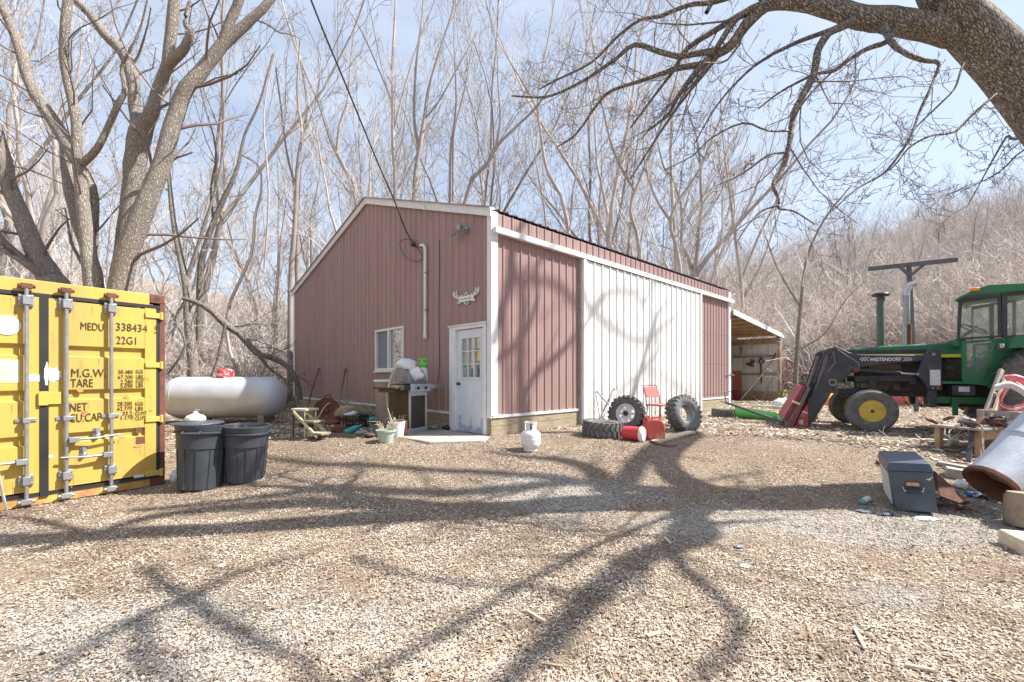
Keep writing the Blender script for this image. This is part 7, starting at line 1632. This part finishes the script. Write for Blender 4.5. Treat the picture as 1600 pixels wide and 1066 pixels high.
for i, (p0, p1, m_, lb_) in enumerate((((822, 958), (852, 976), 'pale_wood', 'pale wood splinter in the centre foreground'), ((1335, 988), (1352, 1022), 'pale_wood', 'thin pale splinter in the right foreground'), ((1415, 1046), (1460, 1054), 'pale_wood', 'pale splinter near the bottom right edge'), ((850, 1043), (880, 1047), 'tan_bark', 'small brown bark chip near the bottom centre'), ((1038, 842), (1048, 852), 'pale_wood', 'tiny pale chip in the central shadow'), ((1012, 1000), (1032, 994), 'pale_wood', 'short pale stick right of the bottom centre'))):
    plank(p0, p1, .015, .010, m_, lb_, 'splinter', .02, 'splinter')
for i, (px, py, m_, lb_) in enumerate(((1163, 886, 'gravel', 'white flat stone on the right of the middle foreground'), (345, 885, 'gravel', 'white flat stone on the left of the middle foreground'), (1155, 855, 'steel_grey', 'grey stone at the edge of the tree shadow'), (1170, 955, 'steel_grey', 'grey stone in the right foreground shadow'), (1090, 965, 'gravel', 'pale stone near the centre foreground shadow'))):
    c_ = gp(px, py); crumple(c_+UP*.004, .028, m_, 'stone', lb_, 'stone', 80+i, (1.3, 1, .45))
# ------------------------------------------------------------------ leaf litter, chips and gravel: uncountable
nr = np.random.default_rng(7)
def scatter(name, n, r0, r1, a0, a1, size, m_, label, gate, thick=False, lift_=.006):
    r = r0*(r1/r0)**nr.random(n*2); a = R(90)+np.radians(nr.uniform(a0, a1, n*2)); x = r*np.cos(a); y = r*np.sin(a)
    keep = np.array([gate(float(i), float(j)) for i, j in zip(x, y)]); x, y, r = x[keep][:n], y[keep][:n], r[keep][:n]; n = len(x)
    z = np.array([gz(float(i), float(j)) for i, j in zip(x, y)])
    s = size*nr.uniform(.5, 1.5, n)*(1+.03*r); th = nr.uniform(0, 6.283, n); tx, ty = nr.normal(0, .26, n), nr.normal(0, .26, n)
    if not thick:
        L = np.array([(-1, 0, .0), (-.3, .45, .10), (1, .1, .0), (.2, -.45, .12)]) if 1 else None
        cu_ = nr.uniform(-.3, .6, n); asp = nr.uniform(.5, 1.1, n)
        P = np.empty((n, 4, 3)); 
        for k in range(4):
            lx, ly, lz = L[k]; P[:, k, 0] = lx*s; P[:, k, 1] = ly*s*asp*1.4; P[:, k, 2] = (lz*3*cu_)*s
        F_ = np.array([[0, 1, 2, 3]])
    else:
        B = np.array([(-1, -.8, -.4), (1, -.7, -.5), (.8, .9, -.4), (-.9, .7, -.5), (-.6, -.6, .5), (.7, -.5, .6), (.5, .6, .5), (-.6, .5, .6)], float)
        P = B[None]*s[:, None, None]*nr.uniform(.6, 1.15, (n, 8, 3)); F_ = np.array([(0, 3, 2, 1), (4, 5, 6, 7), (0, 1, 5, 4), (1, 2, 6, 5), (2, 3, 7, 6), (3, 0, 4, 7)])
    P[:, :, 2] += P[:, :, 0]*tx[:, None]+P[:, :, 1]*ty[:, None]
    c, s_ = np.cos(th)[:, None], np.sin(th)[:, None]; X = P[:, :, 0]*c-P[:, :, 1]*s_; Y = P[:, :, 0]*s_+P[:, :, 1]*c
    P[:, :, 0] = X+x[:, None]; P[:, :, 1] = Y+y[:, None]; P[:, :, 2] += z[:, None]+lift_+s[:, None]*.15
    k = P.shape[1]; fs = (F_[None]+np.arange(n)[:, None, None]*k).reshape(-1, 4)
    me = raw_mesh(name, P.reshape(-1, 3), fs, m_, False); o = bpy.data.objects.new(name, me); COL.objects.link(o); tag(o, label, name.split('_')[-1], kind='stuff')
def outside(x, y):
    d = V(x, y, 0)-BC; return not (0 < d.dot(GD) < GL and 0 < d.dot(SD) < SL)
scatter('leaf_litter', 260000, 1.9, 13, -58, 58, .0076, 'litter', 'tan wood chips and dead leaves covering the yard', lambda x, y: outside(x, y) and (gravel_mask(x, y) < .25 or random.random() < .5) and noise.noise(Vector((x*1.7, y*1.7, 31)))+.6*noise.noise(Vector((x*5, y*5, 3))) > random.uniform(-.75, .15))
scatter('leaf_litter', 40000, 9, 26, -62, 60, .022, 'litter', 'dead leaves strewn thinner towards the woods and the barn', outside)
scatter('gravel', 52000, 1.9, 9, -58, 58, .0058, 'gravel', 'pale crushed stone showing through the leaves in patches', lambda x, y: gravel_mask(x, y) > .2+random.random()*.5 or random.random() < .03, True, .002)

def slivers(n):
    r = 1.9*(9/1.9)**nr.random(n); a = R(90)+np.radians(nr.uniform(-58, 58, n)); x = r*np.cos(a); y = r*np.sin(a); z = np.array([gz(float(i), float(j)) for i, j in zip(x, y)])
    l = nr.uniform(.012, .045, n); w = nr.uniform(.0008, .0018, n)*(1+.1*r); th = nr.uniform(0, 6.283, n); ti = nr.normal(0, .12, n)
    P = np.empty((n, 4, 3))
    for k, (u, v) in enumerate(((-1, -1), (1, -1), (1, 1), (-1, 1))):
        X, Y = u*l, v*w; P[:, k, 0] = X*np.cos(th)-Y*np.sin(th)+x; P[:, k, 1] = X*np.sin(th)+Y*np.cos(th)+y; P[:, k, 2] = z+.016+u*l*ti
    me = raw_mesh('straw', P.reshape(-1, 3), np.arange(n*4).reshape(-1, 4), 'straw', False); o = bpy.data.objects.new('straw', me); COL.objects.link(o); tag(o, 'thin pale stalks and twig bits strewn over the yard', 'straw', kind='stuff')
mat('straw', (.55, .46, .34), (.28, .20, .14), sc=9, rough=.8, island=.35)
slivers(12000)

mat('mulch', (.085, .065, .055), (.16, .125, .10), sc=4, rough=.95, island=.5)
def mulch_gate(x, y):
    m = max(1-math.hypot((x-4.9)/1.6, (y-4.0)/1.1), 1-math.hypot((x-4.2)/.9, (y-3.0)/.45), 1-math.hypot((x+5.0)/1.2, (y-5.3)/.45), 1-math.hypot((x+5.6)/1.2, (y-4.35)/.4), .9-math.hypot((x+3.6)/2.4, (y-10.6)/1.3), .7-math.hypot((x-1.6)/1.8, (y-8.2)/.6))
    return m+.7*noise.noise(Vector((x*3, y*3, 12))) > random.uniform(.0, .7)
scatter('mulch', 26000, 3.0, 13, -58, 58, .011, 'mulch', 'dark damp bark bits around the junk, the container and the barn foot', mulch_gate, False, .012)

mat('dead_leaf', (.30, .21, .14), (.19, .13, .09), sc=6, rough=.8, island=.4)
scatter('dead_leaves', 5000, 2.0, 16, -60, 60, .014, 'dead_leaf', 'single curled brown leaves lying over the chips', lambda x, y: outside(x, y) and noise.noise(Vector((x*.8, y*.8, 44))) > random.uniform(-.5, .3), False, .012)

q = random.Random(55)                      # small scrap trodden into the ground around the bench and pipe
for nm, mm, n, lab in (('scrap_litter', 'rust', 60, 'small rusty scrap strewn around the bench and the pipe mouth'), ('board_litter', 'grey_wood', 34, 'broken grey wood bits strewn around the bench and the pipe mouth'), ('plastic_litter', 'white_plain', 14, 'small pale plastic bits strewn around the pipe mouth')):
    mb = MB()
    for i in range(n):
        c_ = gp(q.uniform(1450, 1620), q.uniform(700, 800)); s_ = q.uniform(.015, .05); a = q.uniform(0, 6.28); d_ = V(math.cos(a), math.sin(a), q.uniform(-.05, .25)).normalized()
        if i % 3: mb.bar(c_+UP*.02, c_+UP*.02+d_*s_*q.uniform(2, 6), s_*.8, s_*.5)
        else: mb.tube([c_+UP*.02, c_+d_*s_*2+UP*.04, c_+d_*s_*4+UP*.02], [s_*.3, s_*.35, s_*.2], 7)
    o = mb.build(nm, mm, org=gp(1500, 760)); tag(o, lab, 'scrap', kind='stuff')
